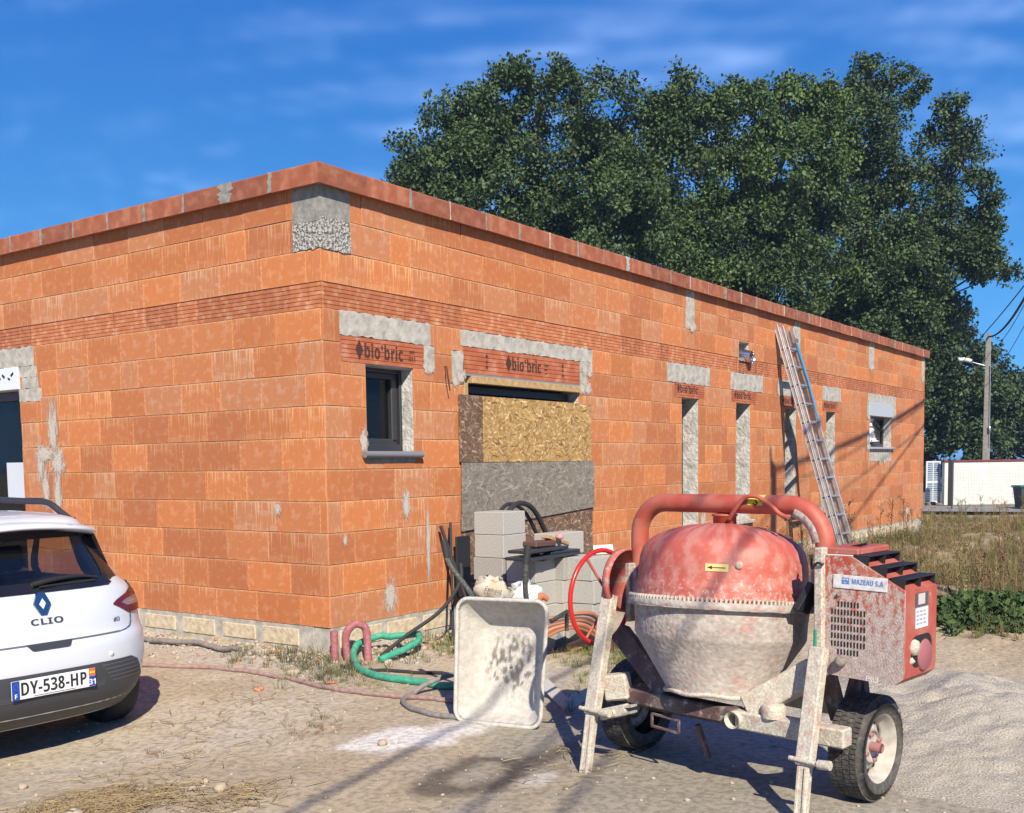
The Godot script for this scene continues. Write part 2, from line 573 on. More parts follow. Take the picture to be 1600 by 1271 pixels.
func ground_colour(x: float, z: float) -> Color:
	var n := nz.get_noise_2d(x * 1.1 + 40.0, z * 1.1)
	var n2 := nz2.get_noise_2d(x * 0.9, z * 0.9 + 17.0)
	var soil := Color(0.430, 0.350, 0.232)
	var pale := Color(0.525, 0.445, 0.315)
	var grit := Color(0.315, 0.288, 0.228)
	var c := soil.lerp(pale, clampf(0.45 + n * 1.3 + n2 * 0.6, 0.0, 1.0))
	# cement-grey working area round the mixer
	var k := clampf(1.25 - Vector2((x + 0.7) / 2.0, (z - 3.9) / 1.75).length() + n * 0.45 + n2 * 0.3, 0.0, 1.0)
	c = c.lerp(grit, clampf(k * 1.8, 0.0, 1.0) * 0.85)
	# dry cement powder
	var p := bump(x, z, -1.42, 2.2, 0.42, 0.33) + 0.45 * bump(x, z, -1.75, 2.0, 0.28, 0.2) + 0.5 * n2 + 0.3 * n
	c = c.lerp(Color(0.78, 0.75, 0.70), clampf((p - 0.42) * 2.6, 0.0, 0.9))
	# wet ring where water ran off
	var a := Vector2((x + 1.83) / 0.31, (z - 2.83) / 0.2).length()
	var ring := clampf(1.0 - absf(a - 0.95 + n2 * 0.35) / 0.4, 0.0, 1.0)
	var tail := bump(x, z, -1.45, 2.95, 0.34, 0.085) * 0.9
	c = c.lerp(Color(0.115, 0.090, 0.064), clampf(maxf(ring * clampf(1.4 - n * 2.0, 0.0, 1.0), tail) * 1.3, 0.0, 0.9))
	var a2 := bump(x, z, -1.75, 3.15, 0.22, 0.14) + n2 * 0.4
	c = c.lerp(Color(0.62, 0.59, 0.54), clampf((a2 - 0.5) * 3.0, 0.0, 0.7))
	var rubble := clampf(1.0 - absf(z - 0.35) / 0.5, 0.0, 1.0) if x > 0.2 else clampf(1.0 - absf(x + 0.35) / 0.4, 0.0, 1.0) * clampf((0.6 - z) * 3.0, 0.0, 1.0)
	c = c.lerp(Color(0.48, 0.44, 0.38), clampf(rubble * 0.9 + n * 0.6, 0.0, 0.8) if x < 6.0 else 0.0)
	# scrub soil
	var wild := clampf((x - 3.0) / 2.0, 0.0, 1.0) * clampf((z - 0.6) / 1.0, 0.0, 1.0)
	c = c.lerp(Color(0.42, 0.33, 0.205), wild * 0.7)
	if x > 40.0:
		c = Color(0.12, 0.13, 0.05)
	return c

func lines_of(lo: float, hi: float, a: float, b: float, fine: float) -> Array:
	var o: Array = []
	var v := a
	while v <= b + 1e-6:
		o.append(v)
		v += fine
	var step := fine
	v = b
	while v < hi:
		step *= 1.16
		v += step
		o.append(minf(v, hi))
	step = fine
	v = a
	while v > lo:
		step *= 1.16
		v -= step
		o.push_front(maxf(v, lo))
	return o

func ground() -> void:
	var xs := lines_of(-400.0, 700.0, -3.6, 3.6, 0.045)
	var zs := lines_of(-500.0, 400.0, -1.6, 5.6, 0.045)
	var nx := xs.size()
	var vs := PackedVector3Array()
	var cs := PackedColorArray()
	var ns := PackedVector3Array()
	var ix := PackedInt32Array()
	for z in zs:
		for x in xs:
			vs.append(Vector3(x, ground_y(x, z), z))
			cs.append(ground_colour(x, z))
			var e := 0.03
			ns.append(Vector3(ground_y(x - e, z) - ground_y(x + e, z), 2.0 * e, ground_y(x, z - e) - ground_y(x, z + e)).normalized())
	for j in zs.size() - 1:
		for i in nx - 1:
			var a := j * nx + i
			ix.append_array([a, a + 1, a + nx, a + 1, a + nx + 1, a + nx])
	var arr := []
	arr.resize(Mesh.ARRAY_MAX)
	arr[Mesh.ARRAY_VERTEX] = vs
	arr[Mesh.ARRAY_NORMAL] = ns
	arr[Mesh.ARRAY_COLOR] = cs
	arr[Mesh.ARRAY_INDEX] = ix
	var am := ArrayMesh.new()
	am.add_surface_from_arrays(Mesh.PRIMITIVE_TRIANGLES, arr)
	tag(put("ground", am, M.ground), "bare sandy building-site ground with cement stains", "", "", "structure")

# ---------------------------------------------------------------- the house
const BASE := 0.26
const ROW := 0.25

func subtract(rects: Array, hole: Rect2) -> Array:
	var out: Array = []
	for r: Rect2 in rects:
		var x := r.intersection(hole)
		if x.size.x <= 0.001 or x.size.y <= 0.001:
			out.append(r)
			continue
		if x.position.x - r.position.x > 0.02:
			out.append(Rect2(r.position.x, r.position.y, x.position.x - r.position.x, r.size.y))
		if r.end.x - x.end.x > 0.02:
			out.append(Rect2(x.end.x, r.position.y, r.end.x - x.end.x, r.size.y))
		if x.position.y - r.position.y > 0.02:
			out.append(Rect2(x.position.x, r.position.y, x.size.x, x.position.y - r.position.y))
		if r.end.y - x.end.y > 0.02:
			out.append(Rect2(x.position.x, x.end.y, x.size.x, r.end.y - x.end.y))
	return out

func r2(x0: float, x1: float, y0: float, y1: float) -> Rect2:
	return Rect2(x0, y0, x1 - x0, y1 - y0)

var brick_cache := {}

func brick_mesh(w: float, h: float, ribs: bool) -> Mesh:
	var key := "%.3f_%.3f_%s" % [w, h, ribs]
	if brick_cache.has(key):
		return brick_cache[key]
	var s := stn()
	if ribs:
		var n := 6
		var ys: Array = []
		for k in n:
			var y0 := -h * 0.5 + h * k / n
			ys.append_array([[y0, 0.0], [y0 + h / n * 0.70, 0.0], [y0 + h / n * 0.76, -0.0045], [y0 + h / n * 0.94, -0.0045]])
		ys.append([h * 0.5, 0.0])
		for k in ys.size() - 1:
			quad(s, Vector3(-w * 0.5, ys[k][0], ys[k][1]), Vector3(w * 0.5, ys[k][0], ys[k][1]), Vector3(w * 0.5, ys[k + 1][0], ys[k + 1][1]), Vector3(-w * 0.5, ys[k + 1][0], ys[k + 1][1]), Vector3.BACK)
		box(s, Vector3(0, 0, -0.0145), Vector3(w, h, 0.013))
	else:
		box(s, Vector3(0, 0, -0.011), Vector3(w, h, 0.022), 0.0022)
	s.generate_normals()
	brick_cache[key] = s.commit()
	return brick_cache[key]

# lays the courses of one wall: rows of [y0, y1, ribbed]; holes cut them
func lay(wall: Node3D, x0: float, x1: float, rows: Array, holes: Array, most: int, from_corner: float) -> void:
	var pieces: Array = []
	var row := 0
	for rw in rows:
		var L := 0.512 if not rw[2] else 0.57
		var x: float = x0 - rng.randf() * 0.05 - (L * (0.35 + 0.3 * (row % 2)))
		row += 1
		while x < x1:
			var w := L
			if rw[2]:
				w = [0.21, 0.28, 0.43, 0.47, 0.56][rng.randi() % 5]
			elif rng.randf() < 0.16:
				w = L * rng.randf_range(0.45, 0.75)
			var r := r2(maxf(x, x0), minf(x + w, x1), rw[0], rw[1])
			x += w
			if r.size.x < 0.03:
				continue
			var rs: Array = [r]
			for h in holes:
				rs = subtract(rs, h)
			for q: Rect2 in rs:
				pieces.append([absf(q.get_center().x - from_corner), q, rw[2]])
	pieces.sort_custom(func(a, b): return a[0] < b[0])
	var rest := {}
	for i in pieces.size():
		var q: Rect2 = pieces[i][1]
		var g := 0.0022
		var w := snappedf(q.size.x - 2 * g - rng.randf() * 0.003, 0.004)
		var me := brick_mesh(w, snappedf(q.size.y - 0.0022 - rng.randf() * 0.002, 0.001), pieces[i][2])
		var m: Material = M.brick[rng.randi() % M.brick.size()] if not pieces[i][2] else (M.belt if rng.randf() < 0.65 else M.belt2)
		var at := Vector3(q.get_center().x, q.get_center().y, rng.randfn(0.0, 0.0016))
		var b := Basis(Vector3.UP, rng.randfn(0.0, 0.002)) * Basis(Vector3.BACK, rng.randfn(0.0, 0.0022))
		if i < most:
			var o := put("brick", me, m, wall)
			o.transform = Transform3D(b, at)
		else:
			if not rest.has(m):
				var s := SurfaceTool.new()
				rest[m] = s
			rest[m].append_from(me, 0, Transform3D(b, at))
	if rest.size():
		var am := ArrayMesh.new()
		var mats: Array = []
		for m in rest:
			am = rest[m].commit(am)
			mats.append(m)
		var o := MeshInstance3D.new()
		o.mesh = am
		o.name = "bricks"
		for k in mats.size():
			o.set_surface_override_material(k, mats[k])
		wall.add_child(o, true)
		o.set_meta("kind", "stuff")

# the wall behind the facing: boxes round the openings
func core(s: SurfaceTool, x0: float, x1: float, y0: float, y1: float, opens: Array, z0: float, z1: float) -> void:
	var xs := [x0, x1]
	for o: Rect2 in opens:
		xs.append(clampf(o.position.x, x0, x1)); xs.append(clampf(o.end.x, x0, x1))
	xs.sort()
	for i in xs.size() - 1:
		if xs[i + 1] - xs[i] < 0.001:
			continue
		var rs: Array = [r2(xs[i], xs[i + 1], y0, y1)]
		for o in opens:
			rs = subtract(rs, o)
		for r: Rect2 in rs:
			var c := r.get_center()
			box(s, Vector3(c.x, c.y, (z0 + z1) * 0.5), Vector3(r.size.x, r.size.y, z1 - z0))

func patch(wall: Node3D, called: String, r: Rect2, m: Material, z := 0.004, ragged := 0.0045) -> MeshInstance3D:
	var s := stn()
	var o := PackedVector2Array()
	var corners := [r.position, Vector2(r.end.x, r.position.y), r.end, Vector2(r.position.x, r.end.y)]
	for k in 4:
		var a: Vector2 = corners[k]
		var b: Vector2 = corners[(k + 1) % 4]
		var n := maxi(1, int(a.distance_to(b) / 0.035))
		for i in n:
			var p := a.lerp(b, float(i) / n)
			o.append(p + Vector2(rng.randfn(0.0, ragged), rng.randfn(0.0, ragged)))
	prism(s, o, -0.02, z)
	return put(called, s, m, wall)

var smears := 0

func smear(wall: Node3D, x: float, y: float, w: float, h: float, k := 0) -> void:
	smears += 1
	var zz := 0.0085 + 0.0006 * (smears % 9)
	var s := stn()
	quad(s, Vector3(x - w / 2, y + h / 2, zz), Vector3(x + w / 2, y + h / 2, zz), Vector3(x + w / 2, y - h / 2, zz), Vector3(x - w / 2, y - h / 2, zz), Vector3.BACK)
	put("mortar_smear", s, M.smear[k % 5], wall)

func lintel_brick(wall: Node3D, r: Rect2, pale := false) -> Node3D:
	var o := put("lintel_brick", brick_mesh(r.size.x, r.size.y, true), M.lintel, wall)
	o.position = Vector3(r.get_center().x, r.get_center().y, 0.003)
	return o

func diamond(s: SurfaceTool, x: float, y: float, w: float, h: float, z: float) -> void:
	prism(s, PackedVector2Array([Vector2(x - w / 2, y), Vector2(x, y - h / 2), Vector2(x + w / 2, y), Vector2(x, y + h / 2)]), z, z + 0.001)

func printed(li: Node3D, x: float, y: float, w: float, h: float) -> void:
	var s := stn()
	diamond(s, x, y, h * 0.72, h * 1.30, 0.0006)
	put("lettering", s, M.ink, li)
	words("bio'bric", li, M.ink, h, Vector3(x + h * 0.48 + w * 0.5, y, 0.0012), Basis(), "lettering", w)

func house() -> void:
	var h := thing("unfinished_house", "long flat-roofed unfinished house of orange clay blocks", "house")
	var L := 17.89
	# ---- long wall facing the yard
	var opens := [r2(0.476, 1.06, 1.655, 2.352), r2(1.76, 3.76, 0.10, 2.345),
		r2(6.215, 6.70, 0.70, 2.342), r2(7.89, 8.40, 0.70, 2.342), r2(9.74, 10.22, 0.70, 2.342), r2(11.60, 12.08, 0.70, 2.342),
		r2(14.02, 15.45, 1.765, 2.345), r2(7.985, 8.34, 2.90, 3.185)]
	var s := stn()
	core(s, 0.015, L - 0.015, 0.24, 3.72, opens, -0.23, -0.013)
	var w := put("wall", s, M.jamb, h)
	var rows: Array = []
	for k in 10:
		rows.append([BASE + ROW * k, BASE + ROW * (k + 1), false])
	rows.append([2.76, 2.96, true])
	for k in 3:
		rows.append([2.96 + ROW * k, 2.96 + ROW * (k + 1), false])
	var grey := [r2(0.19, 1.295, 2.572, 2.762), r2(1.205, 1.345, 2.36, 2.572),
		r2(1.735, 4.03, 2.613, 2.755), r2(3.775, 4.03, 2.50, 2.613), r2(3.775, 3.93, 2.29, 2.50), r2(1.60, 1.76, 2.29, 2.56),
		r2(5.82, 7.02, 2.52, 2.755), r2(7.705, 8.84, 2.52, 2.755), r2(9.45, 10.62, 2.52, 2.755), r2(11.417, 12.335, 2.52, 2.755),
		r2(13.89, 15.69, 2.602, 2.755), r2(15.45, 15.69, 2.345, 2.602), r2(13.86, 13.945, 2.33, 2.60), r2(14.01, 15.42, 1.50, 1.725), r2(13.86, 14.02, 1.74, 2.02),
		r2(6.33, 6.56, 3.20, 3.715), r2(10.09, 10.35, 3.25, 3.715), r2(13.93, 14.22, 3.20, 3.715), r2(17.63, 17.83, 3.20, 3.715)]
	var lint := [r2(0.197, 1.205, 2.364, 2.572), r2(1.76, 3.775, 2.37, 2.613), r2(6.02, 6.86, 2.342, 2.52), r2(7.74, 8.62, 2.342, 2.52), r2(9.55, 10.42, 2.342, 2.52), r2(11.42, 12.26, 2.342, 2.52), r2(13.945, 15.45, 2.345, 2.602)]
	var holes: Array = opens + grey + lint
	holes.append(r2(-0.01, 0.33, 3.21, 3.715))
	lay(w, 0.0, L, rows, holes, 200, -1.0)
	for r in grey:
		patch(w, "cement_patch", r, M.cement)
		for q in (0 if r.position.y > 2.5 and r.position.y < 2.65 else 2):
			smear(w, rng.randf_range(r.position.x, r.end.x), r.position.y + rng.randf_range(-0.02, 0.05), rng.randf_range(0.10, 0.22), rng.randf_range(0.10, 0.2), q + int(r.position.x * 3.0))
	patch(w, "cement_patch", r2(0.0, 0.33, 3.45, 3.715), M.cement_dark, 0.003, 0.0)
	patch(w, "cement_patch", r2(0.0, 0.33, 3.21, 3.449), M.pebbledash, 0.006, 0.004)
	for k in lint.size():
		if k == 6:
			var pn := stn()
			box(pn, Vector3(14.697, 2.473, 0.0), Vector3(1.50, 0.255, 0.03), 0.004)
			tag(put("lintel_box", pn, mat(lin(0.40, 0.44, 0.47), 0.5), w), "pale grey shutter box over the far small window")
			continue
		var li := lintel_brick(w, lint[k])
		if k == 0:
			printed(li, -0.30, 0.0, 0.47, 0.125)
			words("std", li, M.ink, 0.036, Vector3(0.345, 0.03, 0.0012))
			words("011", li, M.ink, 0.042, Vector3(0.345, -0.03, 0.0012))
		elif k == 1:
			printed(li, -0.30, 0.01, 0.50, 0.13)
			words("2co", li, M.ink, 0.034, Vector3(0.36, 0.035, 0.0012))
			words("N&F", li, M.ink, 0.022, Vector3(0.35, -0.012, 0.0012))
			words("NF", li, M.ink, 0.018, Vector3(0.35, -0.05, 0.0012))
			for sx in [-0.65, 0.67]:
				var ar := stn()
				for q in [[0.05, 0.04, 0.05], [0.0, 0.03, 0.045], [-0.05, 0.04, 0.05]]:
					diamond(ar, sx, q[0], q[1], q[2], 0.0006)
				put("lettering", ar, M.ink, li)
		else:
			printed(li, -0.33, 0.02, 0.50, 0.10)
	for q in [[6.80, 0.74, 0.22, 0.5, 0], [0.92, 1.21, 0.13, 0.33, 1], [0.70, 0.44, 0.20, 0.36, 2], [0.42, 1.74, 0.13, 0.24, 3], [6.05, 0.55, 0.2, 0.3, 3], [11.4, 0.95, 0.28, 0.8, 4], [11.25, 0.6, 0.3, 0.5, 1], [16.6, 0.45, 0.35, 0.35, 2], [9.45, 2.62, 0.2, 0.35, 0], [1.20, 0.85, 0.07, 0.9, 4], [5.0, 0.6, 0.3, 0.4, 2], [0.18, 0.95, 0.06, 0.12, 0]]:
		smear(w, q[0], q[1], q[2], q[3], q[4])
	# small window by the corner
	var wn := stn()
	for b in [[0.768, 2.335, 0.584, 0.034], [0.768, 1.685, 0.584, 0.06], [0.491, 2.01, 0.03, 0.64], [1.045, 2.01, 0.03, 0.64]]:
		box(wn, Vector3(b[0], b[1], -0.165), Vector3(b[2], b[3], 0.07), 0.005)
	var win := put("window", wn, M.anthracite, w)
	var ws := stn()
	for b in [[0.768, 2.295, 0.50, 0.05], [0.768, 1.735, 0.50, 0.06], [0.53, 2.01, 0.05, 0.55], [0.99, 2.01, 0.075, 0.55]]:
		box(ws, Vector3(b[0], b[1], -0.185), Vector3(b[2], b[3], 0.06), 0.008)
	win.name = "window"
	put("window_sash", ws, M.anthracite, w)
	var pn2 := stn()
	box(pn2, Vector3(0.76, 2.015, -0.20), Vector3(0.42, 0.52, 0.012))
	put("pane", pn2, M.glass, w)
	var hn := stn()
	bar(hn, Vector3(0.60, 1.80, -0.235), Vector3(0.585, 2.2, -0.235), 0.012, 0.012)
	put("window_handle", hn, M.steel, w)
	var sl := stn(true)
	tube(sl, [Vector3(0.40, 1.628, 0.035), Vector3(1.12, 1.628, 0.035)], 0.028, 10)
	box(sl, Vector3(0.76, 1.632, -0.06), Vector3(0.71, 0.048, 0.20), 0.006)
	put("sill", sl, mat(lin(0.17, 0.175, 0.19), 0.6), w)
	var mt := stn()
	box(mt, Vector3(0.76, 1.585, 0.0), Vector3(0.62, 0.05, 0.012), 0.003)
	put("mortar_bed", mt, M.cement_dark, w)
	# sills of the slits
	for x in [6.46, 8.145, 9.98, 11.84]:
		var a := stn()
		box(a, Vector3(x, 0.68, -0.03), Vector3(0.60, 0.05, 0.17), 0.008)
		put("sill", a, M.cement, w)
	# far small window: sill, frame, plastic film left on it
	var fs := stn()
	box(fs, Vector3(14.73, 1.745, 0.0), Vector3(1.56, 0.04, 0.13), 0.006)
	put("sill", fs, mat(lin(0.33, 0.34, 0.36), 0.5), w)
	var ff := stn()
	for b in [[14.735, 2.32, 1.43, 0.05], [14.735, 1.80, 1.43, 0.06], [14.05, 2.06, 0.06, 0.58], [15.42, 2.06, 0.06, 0.58], [14.75, 2.06, 0.06, 0.5]]:
		box(ff, Vector3(b[0], b[1], -0.19), Vector3(b[2], b[3], 0.06), 0.005)
	put("window", ff, M.anthracite, w)
	var fg := stn()
	box(fg, Vector3(14.735, 2.06, -0.19), Vector3(1.34, 0.5, 0.01))
	put("pane", fg, M.glass, w)
	var film := stn(true)
	var fr: Array = []
	for i in 9:
		var ring: Array = []
		for k in 8:
			var u := float(k) / 7.0
			var v := float(i) / 8.0
			ring.append(Vector3(14.10 + 0.72 * u * (0.55 + 0.45 * v) + 0.05 * sin(v * 7.0), 2.30 - 0.46 * v - 0.06 * u * sin(v * 4.0), -0.10 + 0.03 * sin(u * 9.0 + v * 6.0) + 0.025 * sin(v * 11.0 - u * 4.0)))
		fr.append(ring)
	skin(film, fr, false)
	tag(put("plastic_film", film, mat(lin(0.75, 0.78, 0.82), 0.5), w), "crumpled white plastic film hanging in the window")
	# vent pipe in its broken-out hole
	var vp := stn(true)
	var rings: Array = []
	for i in 14:
		var ring: Array = []
		var rad := 0.085 + 0.008 * (i % 2)
		for k in 18:
			var an := TAU * k / 18
			ring.append(Vector3(8.17 + cos(an) * rad + i * 0.006, 3.03 + sin(an) * rad - pow(i / 13.0, 2.0) * 0.05, -0.2 + i * 0.022))
		rings.append(ring)
	skin(vp, rings, true)
	tag(put("vent_pipe", vp, mat(lin(0.62, 0.63, 0.65), 0.22, 1.0), w), "crinkled silver vent pipe poking out of the wall")
	# iron hook left in a joint
	var hk := stn(true)
	tube(hk, [Vector3(1.50, 2.405, -0.01), Vector3(1.46, 2.40, 0.05), Vector3(1.43, 2.38, 0.075), Vector3(1.45, 2.30, 0.07), Vector3(1.485, 2.19, 0.06)], 0.006, 6)
	tag(put("iron_hook", hk, mat(lin(0.05, 0.03, 0.02), 0.9), w), "bent rusty rod sticking out of the wall")
	# timber over the boarded doorway
	var tb := stn()
	box(tb, Vector3(2.80, 2.312, -0.005), Vector3(1.89, 0.066, 0.07), 0.004)
	put("timber_header", tb, M.wood, w)
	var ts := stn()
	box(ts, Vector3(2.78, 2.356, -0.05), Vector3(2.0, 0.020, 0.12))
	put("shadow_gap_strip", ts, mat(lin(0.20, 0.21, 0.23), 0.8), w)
	var tj := stn()
	box(tj, Vector3(1.795, 2.18, -0.02), Vector3(0.06, 0.2, 0.05), 0.004)
	put("timber_post", tj, M.wood, w)
	# frame of the door inside, seen over the boards
	var df := stn()
	for b in [[2.76, 2.235, 1.98, 0.07], [2.76, 1.2, 0.08, 2.0]]:
		box(df, Vector3(b[0], b[1], -0.17), Vector3(b[2], b[3], 0.07), 0.004)
	put("door_frame", df, M.anthracite, w)

	# ---- gable wall on the left (local x = world z)
	var opens2 := [r2(-6.4, -4.27, 0.16, 2.345)]
	var s2 := stn()
	core(s2, -9.4, -0.015, 0.24, 3.72, opens2, -0.23, -0.013)
	var g := put("wall", s2, M.jamb, h)
	g.transform = Transform3D(Basis(Vector3(0, 0, 1), Vector3(0, 1, 0), Vector3(-1, 0, 0)), Vector3.ZERO)
	var grey2 := [r2(-6.6, -3.99, 2.57, 2.76), r2(-4.25, -3.95, 2.46, 2.57), r2(-4.21, -3.93, 2.35, 2.46), r2(-4.27, -3.90, 2.22, 2.35)]
	var holes2: Array = opens2 + grey2
	holes2.append(r2(-6.4, -4.25, 2.345, 2.575))
	holes2.append(r2(-0.29, 0.01, 3.21, 3.715))
	lay(g, -9.4, 0.0, rows, holes2, 98, 0.5)
	for r in grey2:
		patch(g, "cement_patch", r, M.cement)
	patch(g, "cement_patch", r2(-0.29, 0.0, 3.42, 3.715), M.cement_dark, 0.003, 0.0)
	patch(g, "cement_patch", r2(-0.29, 0.0, 3.21, 3.419), M.pebbledash, 0.006, 0.004)
	var lp := stn()
	box(lp, Vector3(-5.33, 2.46, 0.0), Vector3(2.14, 0.222, 0.03), 0.004)
	tag(put("lintel_box", lp, mat(lin(0.62, 0.66, 0.70), 0.45), g), "white shutter box over the left doorway")
	for q in [[-4.36, 2.50, 0.05, 0.02, 0.6], [-4.52, 2.49, 0.05, 0.02, -0.6], [-4.60, 2.46, 0.05, 0.02, 0.5], [-4.42, 2.46, 0.04, 0.015, -0.4]]:
		var d := stn()
		box(d, Vector3(q[0], q[1], 0.018), Vector3(q[2], q[3], 0.006), 0.0, Basis(Vector3.BACK, q[4]))
		put("mortar_fleck", d, M.dark, g)
	var dr := stn()
	for b in [[-4.33, 1.25, 0.12, 2.18], [-5.33, 2.30, 2.1, 0.09], [-5.33, 1.25, 0.14, 2.18]]:
		box(dr, Vector3(b[0], b[1], -0.15), Vector3(b[2], b[3], 0.08), 0.006)
	put("door_frame", dr, mat(lin(0.045, 0.028, 0.024), 0.4), g)
	var dg := stn()
	box(dg, Vector3(-4.84, 1.27, -0.16), Vector3(0.92, 2.06, 0.012))
	put("pane", dg, M.glass, g)
	var pp := stn()
	box(pp, Vector3(-4.62, 1.43, -0.148), Vector3(0.42, 0.38, 0.004))
	tag(put("notice", pp, mat(lin(0.52, 0.56, 0.62), 0.7), g), "white sheet of paper on the door glass")
	var jb := stn()
	box(jb, Vector3(-4.262, 1.25, -0.06), Vector3(0.018, 2.15, 0.11), 0.003)
	put("cement_reveal", jb, M.cement, g)
	for q in [[-3.70, 1.94, 0.22, 0.62, 0], [-3.64, 1.62, 0.32, 0.35, 1], [-3.94, 1.62, 0.16, 0.55, 2], [-3.86, 1.36, 0.16, 0.5, 3], [-3.66, 1.32, 0.18, 0.55, 1], [-3.70, 1.05, 0.2, 0.35, 4], [-3.86, 1.70, 0.4, 0.2, 4], [-0.55, 1.2, 0.1, 0.14, 2]]:
		smear(g, q[0], q[1], q[2], q[3], q[4])

	# ---- far walls, floor, ceiling, roof
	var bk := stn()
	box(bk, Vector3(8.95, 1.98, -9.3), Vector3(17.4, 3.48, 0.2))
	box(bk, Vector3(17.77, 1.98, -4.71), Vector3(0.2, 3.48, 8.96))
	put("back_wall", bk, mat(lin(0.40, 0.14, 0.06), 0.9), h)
	var fl := stn()
	box(fl, Vector3(8.95, 0.14, -4.7), Vector3(17.4, 0.20, 8.9))
	put("floor_slab", fl, M.cement_dark, h)
	var rf := stn()
	box(rf, Vector3(8.95, 3.0, -4.7), Vector3(17.4, 0.22, 8.9))
	put("roof", rf, M.cement_dark, h)

	# ---- plinth of pale stone with mortar above and a tarred foot
	var pl := stn()
	box(pl, Vector3(8.93, 0.10, -0.103), Vector3(17.84, 0.318, 0.20))
	box(pl, Vector3(0.104, 0.10, -4.8), Vector3(0.20, 0.318, 9.2))
	var plinth := put("plinth", pl, M.cement, h)
	var x := 0.10
	while x < 17.3:
		var bw := rng.randf_range(0.36, 0.5)
		var o := stn()
		box(o, Vector3(x + bw * 0.5, 0.155, -0.005), Vector3(bw, 0.135 + rng.randf_range(-0.01, 0.01), 0.024), 0.006)
		put("plinth_stone", o, M.limestone, plinth)
		x += bw + rng.randf_range(0.06, 0.1)
	var z := -0.36
	while z > -8.5:
		var bw := rng.randf_range(0.34, 0.46)
		if z < -2.0: bw = rng.randf_range(0.36, 0.44)
		var o := stn()
		box(o, Vector3(0.006, 0.158, z - bw * 0.5), Vector3(0.024, 0.13 + rng.randf_range(-0.01, 0.01), bw), 0.006)
		put("plinth_stone", o, M.limestone, plinth)
		z -= bw + rng.randf_range(0.08, 0.12)

	# ---- coping of red cap tiles with cement joints
	var cap := put("coping_bed", func_coping_bed(L), M.cement, h)
	var top := 3.836
	var ov := 0.077
	var n := 34
	var step := (L + 2.0 * ov - 0.006) / n
	for k in n:
		var o := stn()
		var xa := -ov + 0.003 + step * k
		cap_tile(o, step - (0.008 if k != 0 else 0.004))
		var t := put("cap_tile", o, M.coping if rng.randf() < 0.6 else M.coping2, cap)
		t.transform = Transform3D(Basis(Vector3.BACK, rng.randfn(0.0, 0.003)), Vector3(xa + step * 0.5, top + rng.randfn(0.0, 0.002), ov))
		if k > 1:
			var j := stn()
			var jw := rng.randf_range(0.010, 0.03) if rng.randf() < 0.75 else 0.07
			blob(j, Vector3(xa - 0.002, top - 0.080, ov - 0.004), jw, 0.156)
			put("joint_mortar", j, M.cement if k % 3 == 0 else M.cement_dark, cap)
	n = 17
	step = 0.5305
	for k in n:
		var o := stn()
		cap_tile(o, step - 0.008)
		var zc := ov - 0.004 - step * (k + 0.5)
		var t := put("cap_tile", o, M.coping if rng.randf() < 0.6 else M.coping2, cap)
		t.transform = Transform3D(Basis(Vector3(0, 0, 1), Vector3(0, 1, 0), Vector3(-1, 0, 0)) * Basis(Vector3.BACK, rng.randfn(0.0, 0.003)), Vector3(-ov, top + rng.randfn(0.0, 0.002), zc))
		if k > 0:
			var j := stn()
			var jw := 0.15 if k == 2 else rng.randf_range(0.018, 0.045)
			blob(j, Vector3.ZERO, jw, 0.156)
			var jo := put("joint_mortar", j, M.cement_dark, cap)
			jo.transform = Transform3D(Basis(Vector3(0, 0, 1), Vector3(0, 1, 0), Vector3(-1, 0, 0)), Vector3(-ov + 0.004, top - 0.08, zc + step * 0.5))

func func_coping_bed(L: float) -> SurfaceTool:
	var s := stn()
	box(s, Vector3(L * 0.5, 3.755, -0.10), Vector3(L - 0.04, 0.09, 0.22))
	box(s, Vector3(0.10, 3.755, -4.72), Vector3(0.22, 0.09, 9.0))
	return s

# smeared joint: an uneven little slab of mortar
func blob(s: SurfaceTool, at: Vector3, w: float, h: float) -> void:
	var o := PackedVector2Array()
	for k in 9:
		o.append(Vector2(-w * 0.5 * rng.randf_range(0.5, 1.5), lerpf(-h * 0.5, h * 0.5, k / 8.0)))
	for k in 9:
		o.append(Vector2(w * 0.5 * rng.randf_range(0.5, 1.5), lerpf(h * 0.5, -h * 0.5, k / 8.0)))
	prism(s, o, 0.0, 0.0065, Transform3D(Basis(), at))

# local: x along, origin at the outer top edge, z = 0 is the outer face
func cap_tile(s: SurfaceTool, w: float) -> void:
	var o := [Vector2(0, -0.16), Vector2(0.0, -0.016), Vector2(-0.005, -0.005), Vector2(-0.016, 0.0), Vector2(-0.34, -0.02), Vector2(-0.34, -0.05), Vector2(-0.035, -0.035), Vector2(-0.03, -0.16)]
	var pa := PackedVector2Array(o)
	var t := Transform3D(Basis(Vector3(0, 0, 1), Vector3(0, 1, 0), Vector3(-1, 0, 0)), Vector3.ZERO)
	prism(s, pa, -w * 0.5, w * 0.5, t)

